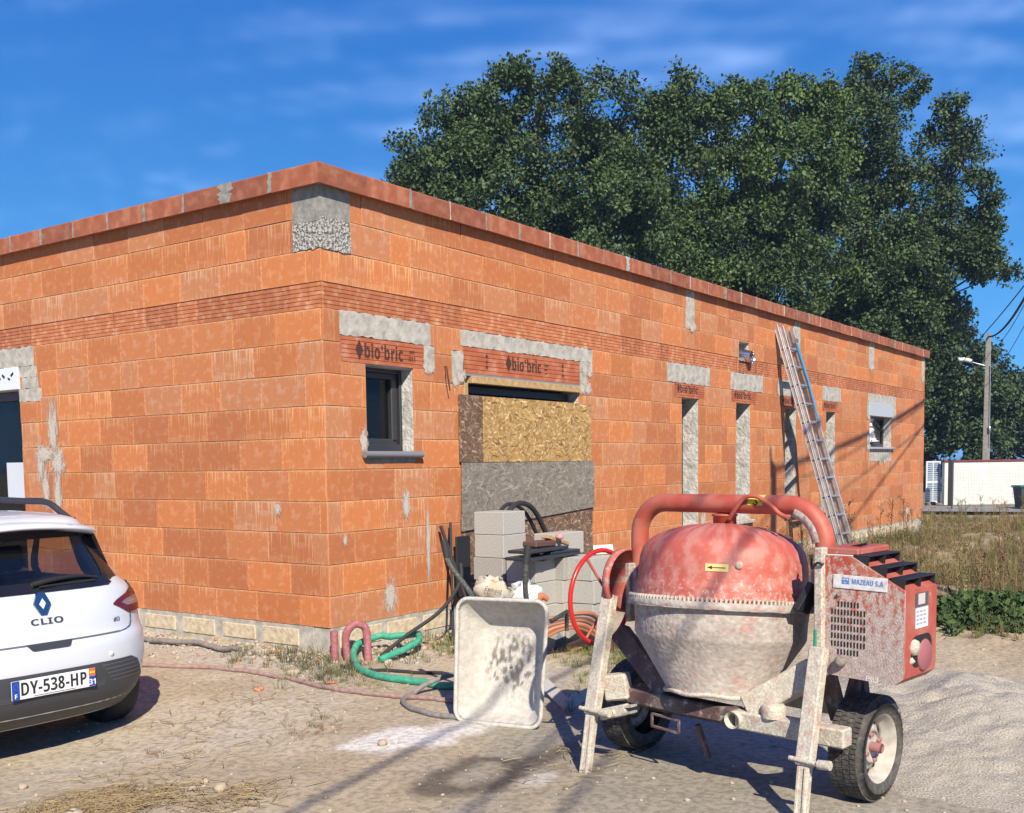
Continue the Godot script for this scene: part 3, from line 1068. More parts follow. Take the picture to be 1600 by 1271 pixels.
# ---------------------------------------------------------------- cement mixer (local: x to the right wheel, y up, z towards the tow hole)
func wheel(parent: Node3D, called: String, at: Vector3, r: float, w: float, out: float, rim_m: Material, tyre_m: Material, hub_m: Material, blocks := true) -> void:
	var b := Basis(Vector3(0, 0, -1), Vector3(out, 0, 0), Vector3(0, 1, 0))   # lathe axis y -> x
	if out < 0.0:
		b = Basis(Vector3(0, 0, 1), Vector3(-1, 0, 0), Vector3(0, 1, 0))
	var s := stn(true)
	var hw := w * 0.5
	lathe(s, [Vector2(r * 0.64, -hw * 0.8), Vector2(r * 0.70, -hw), Vector2(r * 0.86, -hw * 1.04), Vector2(r * 0.965, -hw * 0.86), Vector2(r, -hw * 0.55), Vector2(r, hw * 0.55), Vector2(r * 0.965, hw * 0.86), Vector2(r * 0.86, hw * 1.04), Vector2(r * 0.70, hw), Vector2(r * 0.64, hw * 0.8)], 48, Vector3.ZERO, b)
	var wh := put(called, s, tyre_m, parent)
	wh.position = at
	# tread blocks
	var t := stn()
	for k in (64 if blocks else 0):
		var a := TAU * k / 64
		for q in 4:
			var a2 := a + (0.07 if q % 2 == 1 else 0.0)
			var rad := b * Vector3(cos(a2), 0, sin(a2))
			var tan := b * Vector3(-sin(a2), 0, cos(a2))
			var ax := b * Vector3.UP
			box(t, rad * (r + 0.0002) + ax * hw * (-0.66 + 0.44 * q), Vector3(r * 0.078, 0.007, hw * 0.37), 0.0, Basis(tan, rad, ax).orthonormalized())
	if blocks:
		put("tread", t, tyre_m, wh)
	var m := stn(true)
	lathe(m, [Vector2(r * 0.665, hw * 0.92), Vector2(r * 0.64, hw * 0.86), Vector2(r * 0.60, hw * 0.60), Vector2(r * 0.56, hw * 0.2), Vector2(r * 0.50, hw * 0.05), Vector2(r * 0.40, hw * 0.16), Vector2(r * 0.30, hw * 0.34), Vector2(r * 0.22, hw * 0.28), Vector2(0.002, hw * 0.28)], 40, Vector3.ZERO, b)
	put("rim", m, rim_m, wh)
	var hb := stn(true)
	lathe(hb, [Vector2(r * 0.10, hw * 0.2), Vector2(r * 0.10, hw * 0.9), Vector2(r * 0.085, hw * 0.98), Vector2(0.001, hw * 0.98)], 16, Vector3.ZERO, b)
	for k in 4:
		var a := TAU * k / 4 + 0.3
		var c := b * Vector3(cos(a) * r * 0.27, 0, sin(a) * r * 0.27)
		lathe(hb, [Vector2(0.011, hw * 0.3), Vector2(0.011, hw * 0.5), Vector2(0.001, hw * 0.5)], 6, c, b)
	put("hub", hb, hub_m, wh)
	var hl := stn()
	for k in 12:
		var a := TAU * k / 12
		var c := b * Vector3(cos(a) * r * 0.47, hw * 0.105, sin(a) * r * 0.47)
		lathe(hl, [Vector2(0.013, 0.0), Vector2(0.001, 0.001)], 8, c, b)
	put("rim_hole", hl, M.dark, wh)

func mixer() -> void:
	var a := deg_to_rad(-99.0)
	var t := thing("cement_mixer", "big red towable cement mixer caked in dried cement, drum tipped mouth down", "cement mixer", Vector3(-1.15, 0.0, 3.95), Basis(UP, a))
	var crust := lin(0.36, 0.318, 0.278)
	var red := lin(0.38, 0.062, 0.036)
	var faded := lin(0.42, 0.138, 0.090)
	var rl := grey_tex(512, 0.035, 4, 70)
	var rlf := grey_tex(512, 0.08, 4, 72)
	var m_arch := tri_tex(mat(Color(1, 1, 1), 0.55), splashed(201, red, faded, crust, 0.06, 0.16), 1.6)
	var m_drum := mat(Color(1, 1, 1), 0.6)
	m_drum.albedo_texture = splashed(205, lin(0.40, 0.085, 0.060), lin(0.44, 0.175, 0.135), lin(0.40, 0.29, 0.265), 0.10, 0.56, 1024, 256, 1.1)
	relief(m_drum, rl, 0.08)
	var m_crust := relief(tri_tex(mat(Color(1, 1, 1), 0.95), splashed(209, lin(0.47, 0.09, 0.08), lin(0.34, 0.28, 0.245), crust, 0.86, 0.86), 0.9), rlf, 0.35)
	var m_crust2 := relief(tri_tex(mat(Color(0.86, 0.83, 0.80), 0.95), splashed(213, lin(0.20, 0.17, 0.15), lin(0.34, 0.30, 0.26), crust, 0.72, 0.72), 1.1), rl, 1.0)
	var m_leg := relief(tri_tex(mat(Color(1.05, 1.05, 1.02), 0.95), splashed(217, lin(0.45, 0.14, 0.13), lin(0.34, 0.30, 0.265), lin(0.39, 0.36, 0.315), 0.86, 0.86), 1.6), rlf, 0.16)
	var m_frame := relief(tri_tex(mat(Color(1, 1, 1), 0.9), splashed(221, lin(0.10, 0.055, 0.05), lin(0.13, 0.10, 0.09), lin(0.26, 0.23, 0.20), 0.42, 0.42), 1.5), rl, 0.2)
	var m_box := mat(Color(1, 1, 1), 0.8)
	m_box.albedo_texture = splashed(225, red, faded, lin(0.385, 0.31, 0.275), 0.50, 1.10, 320, 320, 0.9)
	relief(m_box, rlf, 0.14)
	var m_end := tri_tex(mat(Color(1, 1, 1), 0.6), splashed(229, lin(0.36, 0.07, 0.048), lin(0.38, 0.13, 0.095), crust, 0.20, 0.26), 1.4)
	var tyre := relief(tri_tex(mat(Color(1, 1, 1), 0.92), noise_tex(256, 0.05, [[0.0, lin(0.034, 0.032, 0.030)], [0.5, lin(0.07, 0.065, 0.058)], [1.0, lin(0.20, 0.18, 0.155)]], 4, 33), 2.0), rl, 0.4)
	var rimm := tri_tex(mat(Color(1, 1, 1), 0.8), noise_tex(256, 0.03, [[0.0, lin(0.26, 0.225, 0.19)], [0.5, lin(0.42, 0.39, 0.345)], [1.0, lin(0.50, 0.475, 0.43)]], 4, 35), 2.0)
	var pinkish := mat(lin(0.30, 0.135, 0.135), 0.85)
	# wheels, axle, chassis
	wheel(t, "wheel", Vector3(0.592, 0.237, -0.08), 0.237, 0.155, 1.0, rimm, tyre, pinkish)
	wheel(t, "wheel", Vector3(-0.71, 0.237, -0.08), 0.237, 0.155, -1.0, rimm, tyre, pinkish)
	var ax := stn(true)
	tube(ax, [Vector3(-0.64, 0.24, -0.08), Vector3(0.52, 0.24, -0.08)], 0.025, 10)
	put("axle", ax, m_frame, t)
	var fr := stn()
	bar(fr, Vector3(-0.62, 0.372, 0.23), Vector3(0.13, 0.362, 0.25), 0.075, 0.085, 0.008, Vector3.UP)
	put("chassis_beam", fr, m_frame, t)
	var fr2 := stn()
	bar(fr2, Vector3(0.13, 0.352, 0.25), Vector3(0.66, 0.345, 0.235), 0.085, 0.085, 0.008, Vector3.UP)
	bar(fr2, Vector3(-0.62, 0.37, -0.24), Vector3(0.66, 0.35, -0.24), 0.07, 0.07, 0.008, Vector3.UP)
	put("chassis_beam", fr2, m_leg, t)
	for q in [[Vector3(0.47, 0.62, 0.08), Vector3(0.50, 0.36, 0.0), 0.07, 0.05], [Vector3(0.50, 0.36, 0.22), Vector3(0.50, 0.24, -0.08), 0.05, 0.06], [Vector3(0.50, 0.26, 0.0), Vector3(0.50, 0.58, -0.2), 0.05, 0.05], [Vector3(-0.60, 0.36, 0.22), Vector3(-0.60, 0.24, -0.1), 0.05, 0.06], [Vector3(-0.60, 0.36, -0.24), Vector3(-0.60, 0.90, -0.02), 0.06, 0.05], [Vector3(0.50, 0.36, -0.24), Vector3(0.52, 1.05, -0.02), 0.06, 0.05]]:
		var st := stn()
		bar(st, q[0], q[1], q[2], q[3], 0.004)
		put("strut", st, m_frame, t)
	# V braces under the drum
	for q in [[Vector3(-0.66, 0.66, 0.13), Vector3(-0.30, 0.40, 0.22), m_frame, 0.10, 0.06], [Vector3(0.46, 0.60, 0.15), Vector3(0.17, 0.40, 0.24), m_leg, 0.12, 0.07]]:
		var br := stn()
		bar(br, q[0], q[1], q[3], q[4], 0.006, Vector3(0, 0.6, -0.2))
		put("brace", br, q[2], t)
	# tow socket
	var ts := stn(true)
	lathe(ts, [Vector2(0.031, -0.25), Vector2(0.031, 0.05), Vector2(0.039, 0.052), Vector2(0.040, 0.045), Vector2(0.040, -0.3)], 24, Vector3(0.135, 0.355, 0.27), Basis(Vector3.RIGHT, Vector3(0, 0, 1), Vector3(0, -1, 0)))
	put("tow_socket", ts, m_leg, t)
	var tc := stn(true)
	lathe(tc, [Vector2(0.001, -0.02), Vector2(0.031, -0.02)], 20, Vector3(0.135, 0.355, 0.27), Basis(Vector3.RIGHT, Vector3(0, 0, 1), Vector3(0, -1, 0)))
	put("socket_hole", tc, M.dark, t)
	var cp := stn(true)
	lathe(cp, [Vector2(0.055, -0.03), Vector2(0.055, 0.018), Vector2(0.045, 0.03), Vector2(0.001, 0.032)], 20, Vector3(0.31, 0.415, 0.25))
	put("bearing", cp, m_leg, t)
	# legs with telescopic feet
	for q in [[Vector3(-0.653, 0.955, 0.20), Vector3(-0.624, 0.28, 0.405), Vector3(-0.611, 0.0, 0.473)], [Vector3(0.517, 0.72, 0.225), Vector3(0.547, 0.24, 0.40), Vector3(0.568, -0.01, 0.473)]]:
		var lg := stn()
		bar(lg, q[0], q[1], 0.074, 0.055, 0.006, Vector3.RIGHT)
		var leg := put("leg", lg, m_leg, t)
		var lf := stn()
		var up: Vector3 = (q[0] - q[1]).normalized()
		bar(lf, q[1] + up * 0.10, q[2], 0.052, 0.038, 0.004, Vector3.RIGHT)
		for sx in [-0.017, 0.017]:
			bar(lf, q[1] + Vector3(sx, 0, 0.019), q[2] + Vector3(sx, 0, 0.019), 0.012, 0.012, 0.002, Vector3.RIGHT)
		put("foot", lf, m_leg, leg)
		var pn := stn(true)
		var pc: Vector3 = q[1] + up * 0.03
		tube(pn, [pc + Vector3(-0.06, 0.0, 0.03), pc + Vector3(0.09, -0.005, 0.03)], 0.011, 8)
		tube(pn, [pc + Vector3(0.075, -0.005, 0.03), pc + Vector3(0.13, 0.0, 0.03)], 0.021, 8)
		put("pin", pn, m_leg, leg)
	# clevis bracket on the left leg
	var cl := stn()
	bar(cl, Vector3(-0.60, 0.275, 0.36), Vector3(-0.44, 0.325, 0.35), 0.055, 0.05, 0.006, Vector3.UP)
	bar(cl, Vector3(-0.45, 0.337, 0.35), Vector3(-0.40, 0.348, 0.35), 0.012, 0.05, 0.002, Vector3.UP)
	bar(cl, Vector3(-0.45, 0.305, 0.35), Vector3(-0.40, 0.318, 0.35), 0.012, 0.05, 0.002, Vector3.UP)
	lathe(cl, [Vector2(0.018, -0.01), Vector2(0.018, 0.012), Vector2(0.001, 0.012)], 10, Vector3(-0.51, 0.30, 0.385), Basis(Vector3.RIGHT, Vector3(0, 0, 1), Vector3(0, -1, 0)))
	bar(cl, Vector3(-0.62, 0.40, 0.30), Vector3(-0.50, 0.42, 0.26), 0.13, 0.09, 0.01, Vector3.UP)
	put("bracket", cl, m_leg, t)
	var bx := stn()
	for q in [[Vector3(-0.36, 0.30, 0.26), Vector3(-0.20, 0.29, 0.26)], [Vector3(-0.36, 0.30, 0.26), Vector3(-0.36, 0.235, 0.26)], [Vector3(-0.36, 0.238, 0.26), Vector3(-0.20, 0.228, 0.26)], [Vector3(-0.20, 0.29, 0.26), Vector3(-0.20, 0.228, 0.26)]]:
		bar(bx, q[0], q[1], 0.010, 0.010, 0.0)
	bar(bx, Vector3(-0.20, 0.24, 0.10), Vector3(-0.19, 0.06, 0.02), 0.025, 0.025, 0.003)
	put("step", bx, m_frame, t)
	# drum: axis leaned so that the ring is seen nearly edge on
	var c := Vector3(-0.085, 0.862, 0.07)
	var tilt := Basis(Vector3.RIGHT, deg_to_rad(-6.5)) * Basis(Vector3.BACK, deg_to_rad(1.2))
	var up_s := stn(true)
	lathe(up_s, [Vector2(0.422, 0.0), Vector2(0.422, 0.02), Vector2(0.414, 0.048), Vector2(0.417, 0.058), Vector2(0.411, 0.075), Vector2(0.407, 0.09), Vector2(0.405, 0.15), Vector2(0.400, 0.20), Vector2(0.388, 0.245), Vector2(0.362, 0.28), Vector2(0.320, 0.308), Vector2(0.279, 0.325), Vector2(0.273, 0.331), Vector2(0.18, 0.358), Vector2(0.09, 0.370), Vector2(0.002, 0.373)], 72, c, tilt)
	# v must run down from the dome to the ring for the splashes
	var drum := put("drum", drum_flip(up_s), m_drum, t)
	var lo := stn(true)
	lathe(lo, [Vector2(0.423, 0.0), Vector2(0.418, -0.03), Vector2(0.411, -0.09), Vector2(0.409, -0.165), Vector2(0.400, -0.185), Vector2(0.245, -0.425), Vector2(0.250, -0.437), Vector2(0.243, -0.445), Vector2(0.232, -0.437), Vector2(0.235, -0.42), Vector2(0.385, -0.18), Vector2(0.395, -0.02)], 72, c, tilt)
	put("drum_cone", lo, m_crust2 if false else m_crust, drum)
	var lip := stn(true)
	var lp: Array = []
	for k in 49:
		var an := TAU * k / 48
		lp.append(c + tilt * Vector3(cos(an) * 0.247, -0.437 + 0.004 * sin(an * 7.0), sin(an) * 0.247))
	tube(lip, lp, 0.011, 8, -1.0, false)
	put("mouth_rim", lip, m_leg, drum)
	# ring gear: crown of teeth on a cement-covered band
	var rg2 := stn(true)
	lathe(rg2, [Vector2(0.42, -0.034), Vector2(0.446, -0.034), Vector2(0.450, -0.028), Vector2(0.449, -0.004), Vector2(0.444, 0.0), Vector2(0.42, 0.002)], 96, c, tilt)
	var ring := put("ring_gear", rg2, m_crust, drum)
	var th := stn()
	for k in 132:
		var an := TAU * k / 132
		var rad := tilt * Vector3(cos(an), 0, sin(an))
		var tan := tilt * Vector3(-sin(an), 0, cos(an))
		box(th, c + rad * 0.435 + (tilt * UP) * 0.008, Vector3(0.010, 0.022, 0.020), 0.003, Basis(tan, tilt * UP, rad))
	put("tooth", th, m_leg, ring)
	# panel seam, bolt and little lever on the drum
	var bo := stn(true)
	var fa := deg_to_rad(47.0)
	var fd := tilt * Vector3(cos(fa), 0, sin(fa))
	lathe(bo, [Vector2(0.019, -0.01), Vector2(0.019, 0.006), Vector2(0.011, 0.012), Vector2(0.001, 0.014)], 12, c + fd * 0.404 + tilt * UP * 0.17, Basis(UP.cross(fd).normalized(), fd, UP))
	put("bolt", bo, m_leg, drum)
	# arrow sticker, curved to the drum
	var stk := stn(true)
	var rws: Array = []
	for i in 2:
		var rr: Array = []
		for k in 9:
			var an := deg_to_rad(68.0 - k * 1.8)
			rr.append(c + tilt * Vector3(cos(an) * 0.4085, 0.172 - 0.034 * i, sin(an) * 0.4085))
		rws.append(rr)
	for k in 8:
		quad(stk, rws[0][k], rws[0][k + 1], rws[1][k + 1], rws[1][k], rws[0][k] - c)
	var yellow := mat(lin(0.62, 0.50, 0.19), 0.5)
	put("arrow_sticker", stk, yellow, drum)
	var arw := stn(true)
	for k in range(1, 7):
		var pa: Array = []
		for q in [[k, 0.153], [k + 1, 0.153], [k + 1, 0.157], [k, 0.157]]:
			var an := deg_to_rad(68.0 - q[0] * 1.8)
			pa.append(c + tilt * Vector3(cos(an) * 0.4095, q[1], sin(an) * 0.4095))
		quad(arw, pa[0], pa[1], pa[2], pa[3], pa[0] - c)
	var ha: Array = []
	for q in [[0.6, 0.155], [2.4, 0.163], [2.4, 0.147]]:
		var an := deg_to_rad(68.0 - q[0] * 1.8)
		ha.append(c + tilt * Vector3(cos(an) * 0.4095, q[1], sin(an) * 0.4095))
	tri(arw, ha[0], ha[1], ha[2], ha[0] - c)
	put("arrow", arw, M.ink, drum)
	# yoke: red tube arch round the drum
	var zc := 0.05
	var path: Array = [Vector3(-0.575, 0.86, zc), Vector3(-0.59, 1.0, zc)]
	for k in 9:
		var an := PI - PI * 0.5 * k / 8
		path.append(Vector3(-0.425 + cos(an) * 0.165, 1.165 + sin(an) * 0.165, zc))
	for k in 9:
		var an := PI * 0.5 - PI * 0.5 * k / 8
		path.append(Vector3(0.265 + cos(an) * 0.185, 1.145 + sin(an) * 0.185, zc))
	path.append_array([Vector3(0.452, 1.02, zc), Vector3(0.455, 0.86, zc)])
	var ys := stn(true)
	tube(ys, path, 0.045, 18)
	var yoke := put("yoke", ys, m_arch, t)
	var pinm := stn(true)
	lathe(pinm, [Vector2(0.042, -0.09), Vector2(0.042, -0.02), Vector2(0.056, -0.015), Vector2(0.056, 0.04), Vector2(0.062, 0.042), Vector2(0.062, 0.05), Vector2(0.03, 0.055), Vector2(0.03, 0.10)], 20, c + tilt * UP * 0.37)
	put("drum_pivot", pinm, m_arch, yoke)
	var crustp := stn(true)
	var cpts: Array = []
	for k in 7:
		var an := PI * 0.40 - PI * 0.36 * k / 6
		cpts.append(Vector3(0.265 + cos(an) * 0.166, 1.145 + sin(an) * 0.166, zc + 0.012))
	tube(crustp, cpts, 0.036, 10)
	put("cement_crust", crustp, m_crust, yoke)
	var hook := stn(true)
	tube(hook, spline([Vector3(-0.02, 1.262, zc + 0.05), Vector3(0.02, 1.31, zc + 0.062), Vector3(0.07, 1.362, zc + 0.062), Vector3(0.13, 1.37, zc + 0.062), Vector3(0.20, 1.335, zc + 0.062), Vector3(0.255, 1.29, zc + 0.06), Vector3(0.30, 1.275, zc + 0.06)], 5), 0.0105, 8)
	put("lifting_hook", hook, m_arch, yoke)
	var yst := stn(true)
	var yr: Array = []
	for i in 7:
		var an := deg_to_rad(82.0 - i * 14.0)
		yr.append([Vector3(0.075, 1.329 + sin(an) * 0.0465, zc + cos(an) * 0.0465), Vector3(0.155, 1.329 + sin(an) * 0.0465, zc + cos(an) * 0.0465)])
	for i in 6:
		quad(yst, yr[i][0], yr[i][1], yr[i + 1][1], yr[i + 1][0], Vector3(0, 0.6, 1))
	put("hook_sticker", yst, mat(lin(0.72, 0.55, 0.03), 0.45), yoke)
	var hks := stn(true)
	tube(hks, spline([Vector3(0.118, 1.354, zc + 0.041), Vector3(0.118, 1.345, zc + 0.046), Vector3(0.128, 1.338, zc + 0.0475), Vector3(0.117, 1.329, zc + 0.0485), Vector3(0.106, 1.337, zc + 0.0475)], 4), 0.0028, 6)
	put("hook_print", hks, M.ink, yoke)
	# left pivot: plate, quadrant gear, pinch of frame
	var qd := stn(true)
	var bxl := Basis(Vector3(0, 0, -1), Vector3(-1, 0, 0), Vector3(0, 1, 0))
	lathe(qd, [Vector2(0.001, -0.02), Vector2(0.155, -0.02), Vector2(0.165, -0.015), Vector2(0.165, 0.02), Vector2(0.150, 0.025), Vector2(0.13, 0.012), Vector2(0.001, 0.012)], 40, Vector3(-0.632, 0.93, 0.12), bxl)
	var quadr := put("tilting_gear", qd, tri_tex(mat(Color(1, 1, 1), 0.85), splashed(233, lin(0.48, 0.09, 0.07), faded, crust, 0.42, 0.5), 2.2), t)
	var qc := stn()
	bar(qc, Vector3(-0.60, 0.72, 0.10), Vector3(-0.60, 1.02, 0.10), 0.03, 0.09, 0.004)
	bar(qc, Vector3(-0.575, 0.80, 0.06), Vector3(-0.575, 1.0, 0.06), 0.03, 0.12, 0.004)
	put("pivot_plate", qc, m_crust, quadr)
	# handwheel
	var hwc := Vector3(-0.77, 0.835, 0.15)
	var hw := stn(true)
	var hp: Array = []
	for k in 41:
		var an := TAU * k / 40
		hp.append(hwc + Vector3(0, cos(an) * 0.245, sin(an) * 0.245))
	tube(hw, hp, 0.0125, 10, -1.0, false)
	var hwn := put("handwheel", hw, mat(lin(0.50, 0.022, 0.016), 0.28), t)
	var sp := stn(true)
	for k in 3:
		var an := TAU * k / 3 + 0.5
		tube(sp, [hwc + Vector3(0.06, 0, 0), hwc + Vector3(0, cos(an) * 0.245, sin(an) * 0.245)], 0.008, 8)
	tube(sp, [hwc + Vector3(0.03, 0, 0), Vector3(-0.62, 0.85, 0.13)], 0.016, 8)
	put("spoke", sp, m_arch, hwn)
	# engine box on the right
	box_housing(t, m_box, m_end, m_leg, m_crust, rl)

func drum_flip(s: SurfaceTool) -> Mesh:
	s.generate_normals()
	var a := s.commit_to_arrays()
	var uv: PackedVector2Array = a[Mesh.ARRAY_TEX_UV]
	var vp: PackedVector3Array = a[Mesh.ARRAY_VERTEX]
	for i in uv.size():
		uv[i] = Vector2(uv[i].x * 2.0, clampf(1.0 - (vp[i].y - 0.862) / 0.373, 0.02, 0.98))
	a[Mesh.ARRAY_TEX_UV] = uv
	var am := ArrayMesh.new()
	am.add_surface_from_arrays(Mesh.PRIMITIVE_TRIANGLES, a)
	return am

func box_housing(t: Node3D, m_box: Material, m_end: Material, m_leg: Material, m_crust: Material, rl: Texture2D) -> void:
	var xl := 0.53
	var xr := 0.885
	var zf := 0.20
	var zb := -0.12
	# side panel with a staircase-like slope; front sheet carries cement
	var o := PackedVector2Array([Vector2(xl, 0.605), Vector2(0.845, 0.592), Vector2(xr - 0.004, 0.622), Vector2(xr, 0.66), Vector2(xr, 0.99), Vector2(0.648, 1.122), Vector2(xl, 1.122)])
	var s := stn()
	prism(s, o, zb, zf - 0.012)
	var hs := put("engine_housing", s, m_end, t)
	# front sheet, slotted for air: quads with true openings round the slots
	var f := stn()
	var idx := Geometry2D.triangulate_polygon(o)
	for i in range(0, idx.size(), 3):
		var p: Array = [o[idx[i]], o[idx[i + 1]], o[idx[i + 2]]]
		var q: Array = p.map(func(v): return Vector3(v.x, v.y, zf))
		var w: Array = p.map(func(v): return Vector2((v.x - xl) / 0.36 * 1.0, (1.122 - v.y) / 0.53))
		tri(f, q[0], q[1], q[2], Vector3.BACK, w[0], w[1], w[2])
	for i in o.size():
		var p := o[i]
		var q := o[(i + 1) % o.size()]
		quad(f, Vector3(p.x, p.y, zf), Vector3(q.x, q.y, zf), Vector3(q.x, q.y, zf - 0.012), Vector3(p.x, p.y, zf - 0.012), Vector3(p.x - 0.7, p.y - 0.85, 0), Vector2(0.1, 0.1), Vector2(0.2, 0.1), Vector2(0.2, 0.2), Vector2(0.1, 0.2))
	put("side_panel", f, m_box, hs)
	var sl := stn()
	for r in 7:
		for k in 11:
			var x := 0.637 + (k - 5) * 0.0148
			var y := 0.812 - (r - 3) * 0.0345
			var e := Vector2((x - 0.637) / 0.084, (y - 0.812) / 0.125)
			if e.length() > 1.04:
				continue
			prism(sl, shifted(rounded(0.0072, 0.0255, 0.0034, 2), Vector2(x, y)), zf - 0.004, zf + 0.0012)
	put("vent_slot", sl, M.dark, hs)
	var kn := stn(true)
	lathe(kn, [Vector2(0.024, 0.0), Vector2(0.026, 0.018), Vector2(0.016, 0.036), Vector2(0.001, 0.04)], 7, Vector3(0.608, 0.667, zf), Basis(Vector3.RIGHT, Vector3(0, 0, 1), Vector3(0, -1, 0)))
	lathe(kn, [Vector2(0.009, 0.0), Vector2(0.008, 0.010), Vector2(0.001, 0.012)], 7, Vector3(0.592, 0.955, zf), Basis(Vector3.RIGHT, Vector3(0, 0, 1), Vector3(0, -1, 0)))
	put("latch", kn, tri_tex(mat(Color(1, 1, 1), 0.9), noise_tex(128, 0.05, [[0.0, lin(0.08, 0.07, 0.06)], [1.0, lin(0.35, 0.31, 0.27)]], 3, 71), 6.0), hs)
	# name plate
	var pl := stn()
	box(pl, Vector3(0.0, 0.0, 0.0), Vector3(0.243, 0.058, 0.003), 0.001)
	var plate := put("name_plate", pl, tri_tex(mat(Color(1, 1, 1), 0.6), noise_tex(256, 0.03, [[0.0, lin(0.42, 0.38, 0.36)], [0.45, lin(0.62, 0.60, 0.58)], [1.0, lin(0.72, 0.72, 0.72)]], 4, 73), 3.0), hs)
	plate.transform = Transform3D(Basis(Vector3.BACK, deg_to_rad(-1.2)), Vector3(0.690, 1.012, zf + 0.003))
	var blue := mat(lin(0.09, 0.22, 0.50), 0.5)
	words("MAZEAU S.A", plate, blue, 0.022, Vector3(0.035, 0.004, 0.0022), Basis(), "lettering", 0.14)
	var em := stn()
	for q in [[-0.064, 0.004, 0.032, 0.003, 0.013], [-0.064, 0.004, 0.032, 0.003, -0.011], [-0.079, 0.004, 0.003, 0.026, 0.0], [-0.049, 0.004, 0.003, 0.026, 0.0]]:
		box(em, Vector3(q[0], q[1] + q[4], 0.0022), Vector3(q[2], q[3], 0.001))
	prism(em, PackedVector2Array([Vector2(-0.077, -0.004), Vector2(-0.070, -0.004), Vector2(-0.066, 0.004), Vector2(-0.061, -0.004), Vector2(-0.051, -0.004), Vector2(-0.051, 0.008), Vector2(-0.056, 0.008), Vector2(-0.064, 0.012), Vector2(-0.072, 0.007), Vector2(-0.077, 0.009)]), 0.0016, 0.0026)
	put("emblem", em, blue, plate)
	words("P63", hs, mat(lin(0.68, 0.66, 0.63), 0.9), 0.022, Vector3(0.748, 0.607, zf + 0.001), Basis(Vector3.BACK, -0.05), "painted_mark", 0.055, false)
	# frame bar at the left edge of the housing and the lid rail above
	var fb := stn()
	bar(fb, Vector3(0.512, 0.588, 0.19), Vector3(0.508, 1.155, 0.19), 0.04, 0.075, 0.005, Vector3.RIGHT)
	put("frame_post", fb, m_leg, t)
	var lr := stn()
	box(lr, Vector3(0.585, 1.140, 0.03), Vector3(0.17, 0.030, 0.30), 0.006)
	put("lid_rail", lr, m_end, hs)
	var lt := stn()
	box(lt, Vector3(0.59, 1.124, 0.04), Vector3(0.118, 0.006, 0.30), 0.002)
	put("lid_top", lt, mat(lin(0.58, 0.53, 0.46), 0.9), hs)
	# louvres: six black scoops stepping down the slope
	var sl_dir := (Vector3(xr, 0.99, 0) - Vector3(0.648, 1.122, 0)).normalized()
	var ln := Vector3(0.648, 1.122, 0).distance_to(Vector3(xr, 0.99, 0))
	for r in 3:
		for cidx in 2:
			var v := stn()
			var d0 := Vector3(0.648, 1.122, 0) + sl_dir * (ln * (r / 3.0) + 0.004)
			var z0 := 0.188 - cidx * 0.155
			var z1 := z0 - 0.145
			var o2 := PackedVector2Array([Vector2(0, 0.002), Vector2(0.068, -0.037), Vector2(0.072, 0.002), Vector2(0.066, 0.006)])
			# hood: sloping top, closed cheeks, open mouth
			var tp := [Vector3(0.0, 0.004, 0), Vector3(0.083, 0.006, 0)]
			var th := 0.005
			box(v, d0 + Vector3(0.037, 0.005, (z0 + z1) * 0.5), Vector3(0.078, th, absf(z1 - z0)), 0.002)
			prism(v, shifted(o2, Vector2(d0.x, d0.y)), z0 - 0.004, z0)
			prism(v, shifted(o2, Vector2(d0.x, d0.y)), z1, z1 + 0.004)
			put("louvre", v, M.black, hs)
	# end face: label, hole with the pulley guard inside
	var be := Basis(Vector3(0, 0, -1), Vector3(0, 1, 0), Vector3(1, 0, 0))
	var lb := stn()
	box(lb, Vector3(0, -0.028, 0), Vector3(0.125, 0.09, 0.002))
	var label := put("label", lb, mat(lin(0.56, 0.60, 0.66), 0.6), hs)
	label.transform = Transform3D(be, Vector3(xr + 0.002, 0.895, 0.035))
	var lb2 := stn()
	box(lb2, Vector3(0, 0.045, 0), Vector3(0.125, 0.062, 0.002))
	put("label_head", lb2, mat(lin(0.08, 0.075, 0.085), 0.6), label)
	var lb3 := stn()
	box(lb3, Vector3(-0.005, 0.05, 0.001), Vector3(0.066, 0.046, 0.002), 0.0008)
	put("label_badge", lb3, mat(lin(0.50, 0.45, 0.44), 0.6), label)
	var lbt := stn()
	for k in 4:
		for j in 3:
			box(lbt, Vector3(-0.045 + 0.034 * j + 0.004 * (k % 2), -0.002 - 0.017 * k, 0.0012), Vector3(0.02 + 0.006 * ((k + j) % 2), 0.006, 0.001))
	put("label_print", lbt, mat(lin(0.25, 0.27, 0.30), 0.7), label)
	var ho := stn()
	prism(ho, shifted(rounded(0.205, 0.135, 0.05, 5), Vector2(-0.01, 0.725)), -0.03, 0.0015, Transform3D(be, Vector3(xr, 0, 0.02)))
	put("end_opening", ho, M.dark, hs)
	var gd := stn(true)
	lathe(gd, [Vector2(0.07, -0.05), Vector2(0.07, 0.0), Vector2(0.062, 0.008), Vector2(0.001, 0.010)], 28, Vector3(xr + 0.001, 0.700, 0.0), Basis(Vector3(0, 0, -1), Vector3(1, 0, 0), Vector3(0, -1, 0)).orthonormalized())
	put("pulley_guard", gd, mat(lin(0.30, 0.10, 0.11), 0.7), hs)
	var cb := stn(true)
	lathe(cb, [Vector2(0.03, -0.02), Vector2(0.038, 0.0), Vector2(0.03, 0.02), Vector2(0.001, 0.024)], 12, Vector3(xr - 0.004, 0.745, 0.105), Basis(Vector3(0, 0, -1), Vector3(1, 0, 0), Vector3(0, -1, 0)))
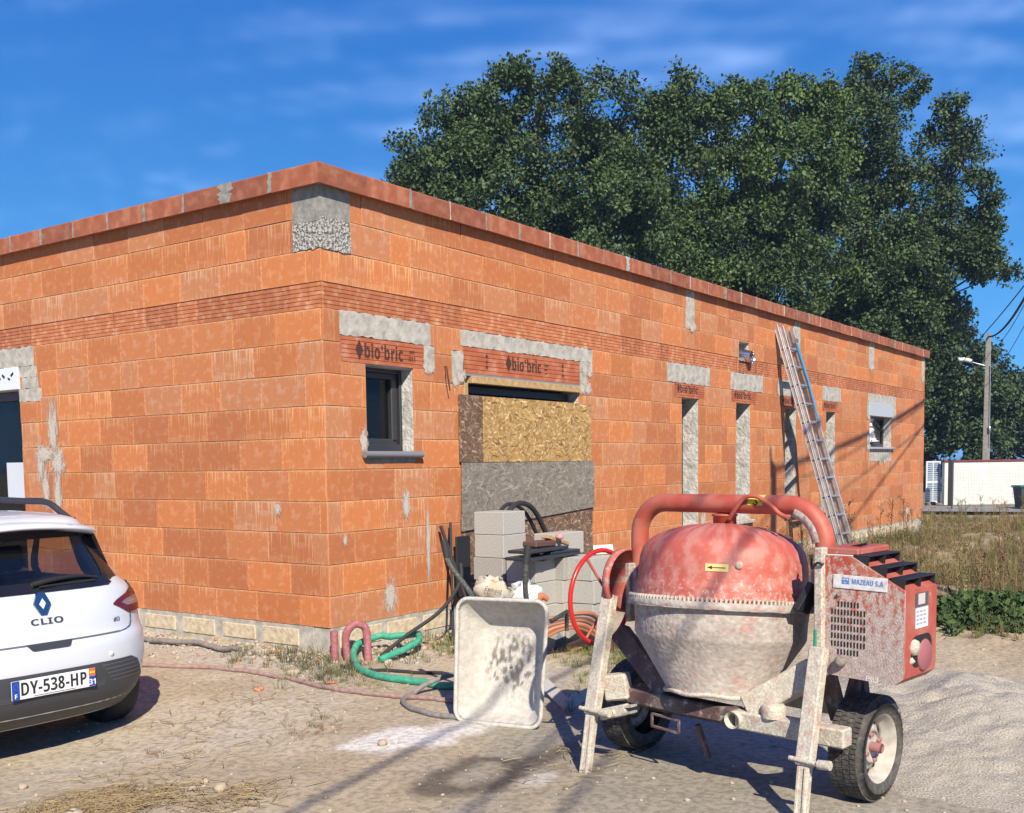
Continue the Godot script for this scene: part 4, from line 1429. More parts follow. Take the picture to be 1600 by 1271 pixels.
	lathe(cb, [Vector2(0.018, -0.02), Vector2(0.022, 0.0), Vector2(0.001, 0.02)], 10, Vector3(xr - 0.004, 0.69, 0.125), Basis(Vector3(0, 0, -1), Vector3(1, 0, 0), Vector3(0, -1, 0)))
	put("filter_cap", cb, m_leg, hs)
	# dark drive plates between drum and housing
	var dp := stn()
	box(dp, Vector3(0.47, 0.90, 0.02), Vector3(0.08, 0.36, 0.20), 0.01)
	bar(dp, Vector3(0.44, 0.98, 0.12), Vector3(0.39, 0.86, 0.16), 0.03, 0.10, 0.004)
	put("drive_cover", dp, M.black, t)
	var dk := stn()
	bar(dk, Vector3(0.40, 1.02, 0.02), Vector3(0.44, 0.93, 0.09), 0.05, 0.08, 0.008)
	put("drive_bracket", dk, m_crust, t)
	var gs := stn()
	bar(gs, Vector3(0.497, 0.60, 0.235), Vector3(0.502, 0.80, 0.235), 0.012, 0.012, 0.003)
	put("green_edge_strip", gs, mat(lin(0.02, 0.20, 0.13), 0.6), t)
	var tc := stn(true)
	tube(tc, spline([Vector3(0.42, 1.11, 0.12), Vector3(0.46, 1.06, 0.19), Vector3(0.51, 1.09, 0.24), Vector3(0.54, 1.085, 0.235)], 5), 0.006, 6)
	tube(tc, [Vector3(0.42, 1.115, 0.0), Vector3(0.66, 1.17, 0.08)], 0.006, 6)
	put("wire_tie", tc, M.black, t)

func shifted(p: PackedVector2Array, by: Vector2) -> PackedVector2Array:
	var o := PackedVector2Array()
	for v in p:
		o.append(v + by)
	return o

# ---------------------------------------------------------------- car (local: x right, y up, z towards its tail)
func lerp_table(t: Array, y: float) -> float:
	if y <= t[0][0]: return t[0][1]
	for i in t.size() - 1:
		if y <= t[i + 1][0]:
			var k: float = (y - t[i][0]) / (t[i + 1][0] - t[i][0])
			return lerpf(t[i][1], t[i + 1][1], k)
	return t[t.size() - 1][1]

const CAR_W := [[0.20, 0.74], [0.30, 0.80], [0.42, 0.845], [0.52, 0.866], [0.66, 0.866], [0.74, 0.855], [0.84, 0.845], [0.92, 0.825], [0.97, 0.795], [1.01, 0.742], [1.10, 0.690], [1.25, 0.620], [1.34, 0.575], [1.39, 0.53], [1.42, 0.47], [1.44, 0.42], [1.452, 0.20], [1.456, 0.01]]
const CAR_R := [[0.20, -0.16], [0.28, -0.06], [0.36, -0.015], [0.46, 0.0], [0.60, 0.0], [0.67, -0.012], [0.71, -0.045], [0.84, -0.065], [0.94, -0.10], [0.99, -0.135], [1.10, -0.21], [1.22, -0.29], [1.33, -0.37], [1.37, -0.36], [1.41, -0.40], [1.435, -0.60], [1.452, -1.1], [1.456, -1.5]]
const CAR_F := [[0.20, -3.9], [0.32, -4.04], [0.55, -4.06], [0.72, -3.98], [0.82, -3.78], [0.92, -3.25], [0.99, -2.98], [1.10, -2.78], [1.25, -2.48], [1.34, -2.28], [1.39, -2.1], [1.42, -1.95], [1.44, -1.8], [1.452, -1.7], [1.456, -1.6]]
const CAR_N := 2.9

func car_tail(y: float, x: float) -> float:
	var hw := lerp_table(CAR_W, y)
	var zr := lerp_table(CAR_R, y)
	var zc := minf(-0.66, zr - 0.25)
	return zc + (zr - zc) * pow(maxf(0.0, 1.0 - pow(minf(absf(x) / hw, 1.0), CAR_N)), 1.0 / CAR_N)

func car_half(y: float) -> Array:
	var hw := lerp_table(CAR_W, y)
	var zr := lerp_table(CAR_R, y)
	var zf := lerp_table(CAR_F, y)
	var zc := minf(-0.66, zr - 0.25)
	var zd := maxf(zf + 0.9, -3.2)
	zd = minf(zd, zc - 0.05)
	var o: Array = []
	for k in 17:
		var a := PI * 0.5 * k / 16
		o.append(Vector3(hw * pow(sin(a), 2.0 / CAR_N), y, zc + (zr - zc) * pow(cos(a), 2.0 / CAR_N)))
	for k in range(1, 13):
		o.append(Vector3(hw * (1.0 - 0.02 * (k / 13.0)), y, lerpf(zc, zd, k / 13.0)))
	for k in 13:
		var a := PI * 0.5 * k / 12
		o.append(Vector3(hw * 0.98 * pow(cos(a), 2.0 / 2.4), y, zd + (zf - zd) * pow(sin(a), 2.0 / 2.4)))
	return o

# a panel lying on the tail of the car: rows of [y, x from, x to]
func car_panel(s: SurfaceTool, rows: Array, off: float, n := 10) -> void:
	var prev: Array = []
	for r in rows:
		var line: Array = []
		for k in n + 1:
			var x: float = lerpf(r[1], r[2], float(k) / n)
			var hw := lerp_table(CAR_W, r[0])
			x = clampf(x, -hw * 0.9995, hw * 0.9995)
			var d := Vector3(signf(x) * pow(absf(x) / hw, 2.2), 0.12, 1.0 - 0.6 * pow(absf(x) / hw, 4.0)).normalized()
			line.append(Vector3(x, r[0], car_tail(r[0], x)) + d * off)
		if prev.size():
			for k in n:
				quad(s, prev[k], prev[k + 1], line[k + 1], line[k], Vector3(line[k].x * 0.6, 0.1, 1.0), Vector2(float(k) / n, 0), Vector2(float(k + 1) / n, 0), Vector2(float(k + 1) / n, 1), Vector2(float(k) / n, 1))
		prev = line

func car() -> void:
	var ps := 0.022
	var t := thing("parked_car", "white hatchback parked tail towards the yard beside the left wall", "car", Vector3(-2.653, -0.086, 0.506), Basis(Vector3(cos(ps), 0, sin(ps)), UP, Vector3(-sin(ps), 0, cos(ps))).scaled(Vector3.ONE * 0.95))
	var white := mat(lin(0.58, 0.61, 0.65), 0.32)
	white.clearcoat_enabled = true
	white.clearcoat = 0.7
	white.clearcoat_roughness = 0.06
	var ys := [0.20, 0.24, 0.28, 0.32, 0.36, 0.40, 0.46, 0.52, 0.58, 0.63, 0.66, 0.685, 0.705, 0.73, 0.78, 0.84, 0.88, 0.92, 0.95, 0.975, 0.995, 1.02, 1.06, 1.10, 1.16, 1.22, 1.28, 1.325, 1.345, 1.37, 1.39, 1.405, 1.42, 1.432, 1.443, 1.449, 1.453, 1.456]
	var s := stn(true)
	var g := stn(true)
	var lines: Array = []
	for y in ys:
		lines.append(car_half(y))
	for i in ys.size() - 1:
		var ym: float = (ys[i] + ys[i + 1]) * 0.5
		var n: int = lines[i].size()
		for sx in [1.0, -1.0]:
			var f := Vector3(sx, 1, 1)
			for k in n - 1:
				var a: Vector3 = lines[i][k] * f
				var b: Vector3 = lines[i][k + 1] * f
				var c: Vector3 = lines[i + 1][k + 1] * f
				var d: Vector3 = lines[i + 1][k] * f
				var m := (a + b + c + d) * 0.25
				var out := Vector3(m.x, 0.0, m.z + 2.0) + Vector3(0, 1.2 if ym > 1.4 or (ym > 0.72 and m.z < -2.9) else 0.0, 0)
				var hole := false
				if ym > 1.02 and ym < 1.325 and k < 10:
					hole = true                                     # rear window
				elif ym > 0.975 and ym < 1.345 and k >= 18 and k <= 28 and k != 23:
					hole = true                                     # side windows
				elif ym > 1.0 and ym < 1.345 and k > 31:
					hole = true                                     # windscreen
				quad(g if hole else s, a, b, c, d, out)
	var body := put("body", s, white, t)
	var gl := mat(Color(0.05, 0.065, 0.07, 0.42), 0.02)
	gl.transparency = BaseMaterial3D.TRANSPARENCY_ALPHA
	put("window_glass", g, gl, t)
	var un := stn()
	box(un, Vector3(0, 0.24, -2.2), Vector3(1.30, 0.06, 3.2))
	put("underside", un, M.dark, t)
	# inside: shelf, seats
	var ins := stn()
	box(ins, Vector3(0, 0.965, -0.72), Vector3(1.30, 0.02, 0.75))
	box(ins, Vector3(0, 0.93, -2.75), Vector3(1.3, 0.12, 0.5), 0.03)
	box(ins, Vector3(0, 1.395, -1.2), Vector3(1.04, 0.008, 1.3))
	put("shelf_and_dash", ins, M.black, t)
	for q in [[0.36, -1.15, 0.5], [-0.36, -1.15, 0.5], [0.36, -2.0, 0.5], [-0.36, -2.0, 0.5]]:
		var se := stn()
		box(se, Vector3(q[0], 0.80, q[1]), Vector3(0.48, 0.44, 0.14), 0.05)
		box(se, Vector3(q[0], 1.12, q[1]), Vector3(0.26, 0.17, 0.09), 0.035)
		put("seat", se, mat(lin(0.02, 0.02, 0.024), 0.9), t)
	# black surround of the rear window
	var fr := stn(true)
	for sx in [-1.0, 1.0]:
		car_panel(fr, [[1.012, sx * 0.40, sx * 0.54], [1.03, sx * 0.47, sx * 0.595], [1.06, sx * 0.485, sx * 0.60], [1.12, sx * 0.485, sx * 0.595], [1.2, sx * 0.465, sx * 0.575], [1.28, sx * 0.44, sx * 0.548], [1.335, sx * 0.40, sx * 0.525]], 0.006, 6)
	car_panel(fr, [[0.985, -0.50, 0.50], [1.0, -0.54, 0.54], [1.03, -0.49, 0.49], [1.045, -0.46, 0.46]], 0.006, 14)
	car_panel(fr, [[1.29, -0.45, 0.45], [1.342, -0.5, 0.5]], 0.006, 14)
	put("window_surround", fr, mat(lin(0.012, 0.012, 0.014), 0.12), t)
	var fin := stn(true)
	for sx in [-1.0, 1.0]:
		var rr: Array = []
		for q in [[1.10, 0.612, -0.43, 0.010], [1.18, 0.590, -0.44, 0.018], [1.27, 0.562, -0.45, 0.022], [1.345, 0.528, -0.45, 0.018]]:
			rr.append([Vector3(sx * (q[1] - q[3]), q[0], q[2] + 0.09), Vector3(sx * q[1], q[0], q[2] + 0.05), Vector3(sx * (q[1] + q[3]), q[0], q[2] - 0.05), Vector3(sx * (q[1] - q[3]), q[0], q[2] - 0.04)])
		skin(fin, rr, true, true, true)
	put("window_fin", fin, mat(lin(0.012, 0.012, 0.014), 0.15), t)
	# roof spoiler with brake light below
	var sp := stn(true)
	var rings: Array = []
	for k in 25:
		var x := lerpf(-0.50, 0.50, k / 24.0)
		var e := 1.0 - pow(absf(x) / 0.50, 4.0) * 0.75
		var yy := 1.405 - 0.045 * pow(absf(x) / 0.5, 2.0)
		rings.append([Vector3(x, yy + 0.012, -0.62), Vector3(x, yy - 0.012, -0.36 + 0.06 * e), Vector3(x, yy - 0.030, -0.24 + 0.06 * e - 0.10 * (1.0 - e)), Vector3(x, yy - 0.048, -0.245 + 0.06 * e - 0.10 * (1.0 - e)), Vector3(x, yy - 0.062, -0.34), Vector3(x, yy - 0.05, -0.62)])
	skin(sp, rings, true, true, true)
	put("spoiler", sp, white, t)
	var bl := stn()
	box(bl, Vector3(0, 1.352, -0.252), Vector3(0.52, 0.026, 0.05), 0.006)
	put("brake_light", bl, mat(lin(0.045, 0.006, 0.01), 0.2), t)
	for sx in [-1.0, 1.0]:
		var lip := stn()
		bar(lip, Vector3(sx * 0.27, 1.348, -0.25), Vector3(sx * 0.315, 1.365, -0.262), 0.03, 0.03, 0.006, UP)
		put("spoiler_trim", lip, mat(lin(0.30, 0.31, 0.33), 0.4), t)
	# roof rails
	for sx in [-1.0, 1.0]:
		var ra := stn(true)
		tube(ra, spline([Vector3(sx * 0.545, 1.385, -0.66), Vector3(sx * 0.53, 1.43, -0.74), Vector3(sx * 0.51, 1.492, -0.86), Vector3(sx * 0.50, 1.50, -1.1), Vector3(sx * 0.48, 1.505, -1.7), Vector3(sx * 0.47, 1.46, -1.95)], 6), 0.021, 8)
		put("roof_rail", ra, M.anthracite, t)
	# tail lights
	for sx in [-1.0, 1.0]:
		var tl := stn(true)
		car_panel(tl, [[0.800, sx * 0.615, sx * 0.78], [0.812, sx * 0.585, sx * 0.85], [0.84, sx * 0.535, sx * 0.85], [0.868, sx * 0.475, sx * 0.85], [0.888, sx * 0.51, sx * 0.85], [0.92, sx * 0.615, sx * 0.85], [0.95, sx * 0.70, sx * 0.84], [0.972, sx * 0.745, sx * 0.80]], 0.009, 12)
		var red := mat(lin(0.13, 0.004, 0.008), 0.22)
		var tail := put("tail_light", tl, red, t)
		var t2 := stn(true)
		car_panel(t2, [[0.845, sx * 0.60, sx * 0.76], [0.868, sx * 0.55, sx * 0.80], [0.885, sx * 0.60, sx * 0.815], [0.90, sx * 0.68, sx * 0.82]], 0.0105, 10)
		put("reversing_lens", t2, mat(lin(0.30, 0.22, 0.22), 0.12, 0.3), tail)
		var t3 := stn(true)
		car_panel(t3, [[0.862, sx * 0.62, sx * 0.70], [0.872, sx * 0.61, sx * 0.70]], 0.012, 4)
		car_panel(t3, [[0.885, sx * 0.76, sx * 0.80], [0.895, sx * 0.77, sx * 0.80]], 0.012, 4)
		put("lamp_reflector", t3, mat(lin(0.7, 0.7, 0.72), 0.1, 0.9), tail)
	# dark lower bumper
	var lo := stn(true)
	car_panel(lo, [[0.205, -0.66, 0.66], [0.255, -0.72, 0.72], [0.30, -0.76, 0.76], [0.335, -0.80, 0.80], [0.36, -0.75, 0.75], [0.40, -0.695, 0.695], [0.46, -0.655, 0.655], [0.505, -0.625, 0.625], [0.535, -0.56, 0.56]], 0.007, 28)
	var bum := mat(lin(0.045, 0.048, 0.055), 0.5)
	var bump_p := put("lower_bumper", lo, bum, t)
	var gro := stn(true)
	for k in 5:
		var y := 0.405 + 0.026 * k
		car_panel(gro, [[y, 0.40 - 0.02 * k, 0.66 - 0.014 * k], [y + 0.007, 0.40 - 0.02 * k, 0.655 - 0.014 * k]], 0.0095, 8)
		car_panel(gro, [[y, -0.40 + 0.02 * k, -0.66 + 0.014 * k], [y + 0.007, -0.40 + 0.02 * k, -0.655 + 0.014 * k]], 0.0095, 8)
	put("bumper_rib", gro, mat(lin(0.10, 0.105, 0.12), 0.4), bump_p)
	var rc := stn(true)
	car_panel(rc, [[0.385, -0.325, 0.325], [0.395, -0.345, 0.345], [0.53, -0.345, 0.345], [0.536, -0.335, 0.335]], 0.010, 6)
	put("plate_recess", rc, mat(lin(0.05, 0.055, 0.065), 0.5), bump_p)
	for sx in [-1.0, 1.0]:
		var rf := stn(true)
		car_panel(rf, [[0.335, sx * 0.745, sx * 0.83], [0.352, sx * 0.755, sx * 0.835], [0.372, sx * 0.765, sx * 0.835]], 0.011, 5)
		put("reflector", rf, mat(lin(0.20, 0.01, 0.015), 0.15), bump_p)
		var se := stn(true)
		lathe(se, [Vector2(0.017, 0.0), Vector2(0.016, 0.003), Vector2(0.001, 0.0035)], 14, Vector3(sx * 0.40, 0.575, car_tail(0.575, 0.40)), Basis(Vector3.RIGHT, Vector3(0, 0, 1), Vector3(0, -1, 0)))
		put("parking_sensor", se, mat(lin(0.60, 0.62, 0.64), 0.4), t)
	# registration plate
	var pl := stn()
	box(pl, Vector3.ZERO, Vector3(0.52, 0.11, 0.006), 0.002)
	var plate := put("registration_plate", pl, mat(lin(0.74, 0.75, 0.76), 0.4), t)
	plate.position = Vector3(0, 0.460, car_tail(0.46, 0.0) + 0.015)
	var blue := mat(lin(0.010, 0.055, 0.33), 0.4)
	for q in [[-0.236, 0.0, 0.046, 0.108], [0.238, -0.022, 0.042, 0.060]]:
		var b := stn()
		box(b, Vector3(q[0], q[1], 0.0032), Vector3(q[2], q[3], 0.001))
		put("plate_band", b, blue, plate)
	var rb := stn()
	box(rb, Vector3(0.238, 0.032, 0.0032), Vector3(0.042, 0.046, 0.001))
	put("region_mark", rb, mat(lin(0.62, 0.12, 0.03), 0.5), plate)
	var rb2 := stn()
	for k in 3:
		prism(rb2, PackedVector2Array([Vector2(0.226 + 0.012 * k - 0.006, 0.030), Vector2(0.226 + 0.012 * k, 0.042), Vector2(0.226 + 0.012 * k + 0.006, 0.030), Vector2(0.226 + 0.012 * k, 0.022)]), 0.0036, 0.0042)
	put("region_print", rb2, mat(lin(0.7, 0.5, 0.06), 0.5), plate)
	var pm := mat(lin(0.015, 0.016, 0.02), 0.6)
	words("DY-538-HP", plate, pm, 0.078, Vector3(-0.002, 0.004, 0.004), Basis(), "lettering", 0.405)
	words("F", plate, mat(lin(0.7, 0.72, 0.75), 0.5), 0.026, Vector3(-0.236, -0.032, 0.0044))
	words("31", plate, mat(lin(0.7, 0.72, 0.75), 0.5), 0.034, Vector3(0.238, -0.026, 0.0044))
	var stars := stn()
	for k in 8:
		var an := TAU * k / 8
		box(stars, Vector3(-0.236 + cos(an) * 0.013, 0.022 + sin(an) * 0.013, 0.0044), Vector3(0.003, 0.003, 0.0008))
	put("star_ring", stars, mat(lin(0.25, 0.28, 0.35), 0.5), plate)
	var sm := stn()
	box(sm, Vector3(0.0, -0.046, 0.0036), Vector3(0.26, 0.0035, 0.0008))
	put("plate_print", sm, pm, plate)
	# tailgate: gap line, latch recess, badge, name
	var gap := stn(true)
	car_panel(gap, [[0.694, -0.50, 0.50], [0.703, -0.50, 0.50]], 0.0035, 20)
	for sx in [-1.0, 1.0]:
		var prev: Array = []
		for q in [[0.50, 0.698], [0.56, 0.704], [0.60, 0.716], [0.615, 0.735], [0.622, 0.765], [0.625, 0.80]]:
			var p := Vector3(sx * q[0], q[1], car_tail(q[1], q[0]) + 0.003)
			if prev.size():
				bar(gap, prev[0], p, 0.007, 0.004, 0.0)
			prev = [p]
	put("tailgate_gap", gap, mat(lin(0.09, 0.10, 0.115), 0.7), t)
	var lr := stn(true)
	car_panel(lr, [[0.666, -0.10, 0.11], [0.672, -0.115, 0.125], [0.701, -0.135, 0.15]], 0.008, 6)
	put("latch_recess", lr, mat(lin(0.03, 0.033, 0.04), 0.6), t)
	var bd := stn()
	var slope := Basis(Vector3.RIGHT, -0.22)
	var bt := Transform3D(slope, Vector3(0, 0.925, car_tail(0.925, 0.0) + 0.004))
	var outer := PackedVector2Array([Vector2(-0.022, 0.068), Vector2(0.022, 0.068), Vector2(0.052, 0.0), Vector2(0.018, -0.068), Vector2(-0.018, -0.068), Vector2(-0.052, 0.0)])
	var inner := PackedVector2Array([Vector2(0.004, 0.030), Vector2(0.021, 0.0), Vector2(0.0, -0.034), Vector2(-0.021, -0.004)])
	prism(bd, outer, 0.0, 0.014, bt)
	put("badge", bd, mat(lin(0.28, 0.30, 0.34), 0.12, 1.0), t)
	var bi := stn()
	prism(bi, inner, 0.0, 0.0155, bt)
	put("badge_centre", bi, white, t)
	var nm := mat(lin(0.13, 0.135, 0.15), 0.3, 0.7)
	words("CLIO", t, nm, 0.037, Vector3(0.015, 0.825, car_tail(0.825, 0.0) + 0.003), slope, "lettering", 0.20)
	words("dCi", t, nm, 0.028, Vector3(0.49, 0.775, car_tail(0.775, 0.49) + 0.006), Basis(UP, 0.30), "lettering", 0.052)
	# wiper
	var wp := stn(true)
	tube(wp, spline([Vector3(-0.02, 1.035, car_tail(1.035, 0.0) + 0.02), Vector3(0.10, 1.055, car_tail(1.05, 0.1) + 0.035), Vector3(0.28, 1.06, car_tail(1.06, 0.28) + 0.03), Vector3(0.42, 1.04, car_tail(1.04, 0.42) + 0.02)], 5), 0.017, 8, 0.008)
	tube(wp, [Vector3(0.02, 1.018, car_tail(1.018, 0.0) + 0.018), Vector3(0.40, 1.025, car_tail(1.025, 0.4) + 0.018)], 0.008, 6)
	put("wiper", wp, M.black, t)
	var stk := stn(true)
	car_panel(stk, [[1.022, -0.34, -0.235], [1.05, -0.34, -0.235]], 0.009, 3)
	put("window_sticker", stk, mat(lin(0.20, 0.42, 0.66), 0.5), t)
	# wheels
	for sx in [-1.0, 1.0]:
		for z in [-0.66, -3.25]:
			wheel(t, "wheel", Vector3(sx * 0.735, 0.305, z), 0.305, 0.19, sx, M.steel, M.rubber, M.steel, false)

# ---------------------------------------------------------------- wheelbarrow stood on its nose
func wheelbarrow() -> void:
	# local x across, y up the tray, z out of the tray mouth (towards the yard)
	var right := Vector3(0.20, 0, 0.98).normalized()
	var lean := Vector3(0.985, 0, -0.20).normalized()
	var upv := (UP * cos(0.13) + lean * sin(0.13)).normalized()
	var outv := right.cross(upv).normalized()
	var t := thing("wheelbarrow", "cement-stained wheelbarrow standing on its nose, tray towards the yard, handles up", "wheelbarrow", Vector3(-0.985, 0.0, 2.335), Basis(right, upv, outv))
	var m := relief(tri_tex(mat(Color(1, 1, 1), 0.9), splashed(81, lin(0.50, 0.48, 0.435), lin(0.40, 0.378, 0.34), lin(0.12, 0.11, 0.10), 0.26, 0.26, 512, 512, 2.4), 1.1), grey_tex(512, 0.07, 4, 82), 0.3)
	var rings: Array = []
	for q in [[0.585, 0.735, 0.075, 0.0, 0.372], [0.565, 0.715, 0.07, 0.006, 0.372], [0.545, 0.69, 0.07, -0.02, 0.370], [0.46, 0.60, 0.08, -0.13, 0.35], [0.40, 0.53, 0.08, -0.205, 0.335], [0.34, 0.46, 0.07, -0.222, 0.33], [0.02, 0.03, 0.01, -0.226, 0.33]]:
		var o := rounded(q[0], q[1], q[2], 6)
		var ring: Array = []
		for p in o:
			# the nose end of a tray is shallower than the back
			var k := clampf((p.y + 0.36) / 0.72, 0.0, 1.0)
			ring.append(Vector3(p.x * (0.94 + 0.06 * k), p.y + q[4], q[3] * (0.62 + 0.38 * k)))
		rings.append(ring)
	var s := stn(true)
	skin(s, rings, true, false, false, -1.0)
	var tray := put("tray", s, m, t)
	var rim := stn(true)
	var rp: Array = []
	for p in rounded(0.585, 0.735, 0.075, 8):
		var k := clampf((p.y + 0.36) / 0.72, 0.0, 1.0)
		rp.append(Vector3(p.x * (0.94 + 0.06 * k), p.y + 0.372, 0.0))
	rp.append(rp[0])
	tube(rim, rp, 0.013, 8, -1.0, false)
	put("tray_rim", rim, m, tray)
	var ri := stn(true)
	for sx in [-0.12, 0.125]:
		tube(ri, [Vector3(sx, 0.34, -0.195), Vector3(sx * 1.02, 0.60, -0.222)], 0.006, 6)
	put("tray_crease", ri, mat(lin(0.16, 0.15, 0.14), 0.9), tray)
	var st := stn()
	quad(st, Vector3(-0.20, 0.57, -0.186), Vector3(0.20, 0.57, -0.186), Vector3(0.20, 0.14, -0.148), Vector3(-0.20, 0.14, -0.148), Vector3.BACK)
	var im := Image.create(256, 256, false, Image.FORMAT_RGBA8)
	var n1 := noise(0.035, 6, 401)
	var n2 := noise(0.012, 3, 402)
	for y in 256:
		for x in 256:
			var e := 1.0 - Vector2((x - 135.0) / 125.0, (y - 120.0) / 120.0).length()
			var k := clampf((n1.get_noise_2d(x, y * 0.8) + 0.5 * n2.get_noise_2d(x, y) + e * 0.5 - 0.22) * 2.0, 0.0, 0.5) * clampf(e * 3.0, 0.0, 1.0)
			im.set_pixel(x, y, Color(0.27, 0.25, 0.24, k))
	var sm := mat(Color(1, 1, 1), 0.9)
	sm.albedo_texture = tex(im)
	sm.transparency = BaseMaterial3D.TRANSPARENCY_ALPHA
	put("stain", st, sm, tray)
	var bo := stn(true)
	for p in [Vector3(-0.12, 0.33, -0.205), Vector3(0.125, 0.325, -0.205)]:
		lathe(bo, [Vector2(0.014, 0.0), Vector2(0.011, 0.006), Vector2(0.001, 0.008)], 10, p, Basis(Vector3.RIGHT, Vector3(0, 0, 1), Vector3(0, -1, 0)))
	put("bolt", bo, m, tray)
	var hm := tri_tex(mat(Color(1, 1, 1), 0.75), noise_tex(256, 0.06, [[0.0, lin(0.03, 0.035, 0.03)], [0.6, lin(0.07, 0.075, 0.06)], [1.0, lin(0.30, 0.28, 0.24)]], 4, 84), 3.0)
	for q in [[Vector3(-0.10, 0.0, -0.30), Vector3(-0.20, 0.55, -0.25), Vector3(-0.275, 0.76, -0.16), Vector3(-0.42, 0.95, -0.12), Vector3(-0.455, 1.085, -0.10)], [Vector3(0.10, 0.0, -0.30), Vector3(0.10, 0.55, -0.25), Vector3(0.085, 0.78, -0.16), Vector3(0.105, 0.95, -0.10), Vector3(0.112, 1.06, -0.10)]]:
		var h := stn(true)
		tube(h, spline(q, 6), 0.0165, 10)
		var hd := put("handle", h, hm, t)
		var gr := stn(true)
		var d: Vector3 = (q[4] - q[3]).normalized()
		tube(gr, [q[4] - d * 0.10, q[4] + d * 0.01], 0.0215, 10)
		put("grip", gr, M.rubber, hd)
	for sx in [-1.0, 1.0]:
		var l := stn(true)
		tube(l, [Vector3(sx * 0.22, 0.62, -0.25), Vector3(sx * 0.24, 0.68, -0.46), Vector3(sx * 0.24, 0.56, -0.47)], 0.014, 8)
		put("leg", l, hm, t)
	wheel(t, "wheel", Vector3(0.0, -0.0 + 0.185, -0.42), 0.17, 0.08, 1.0, M.steel, M.rubber, M.steel)

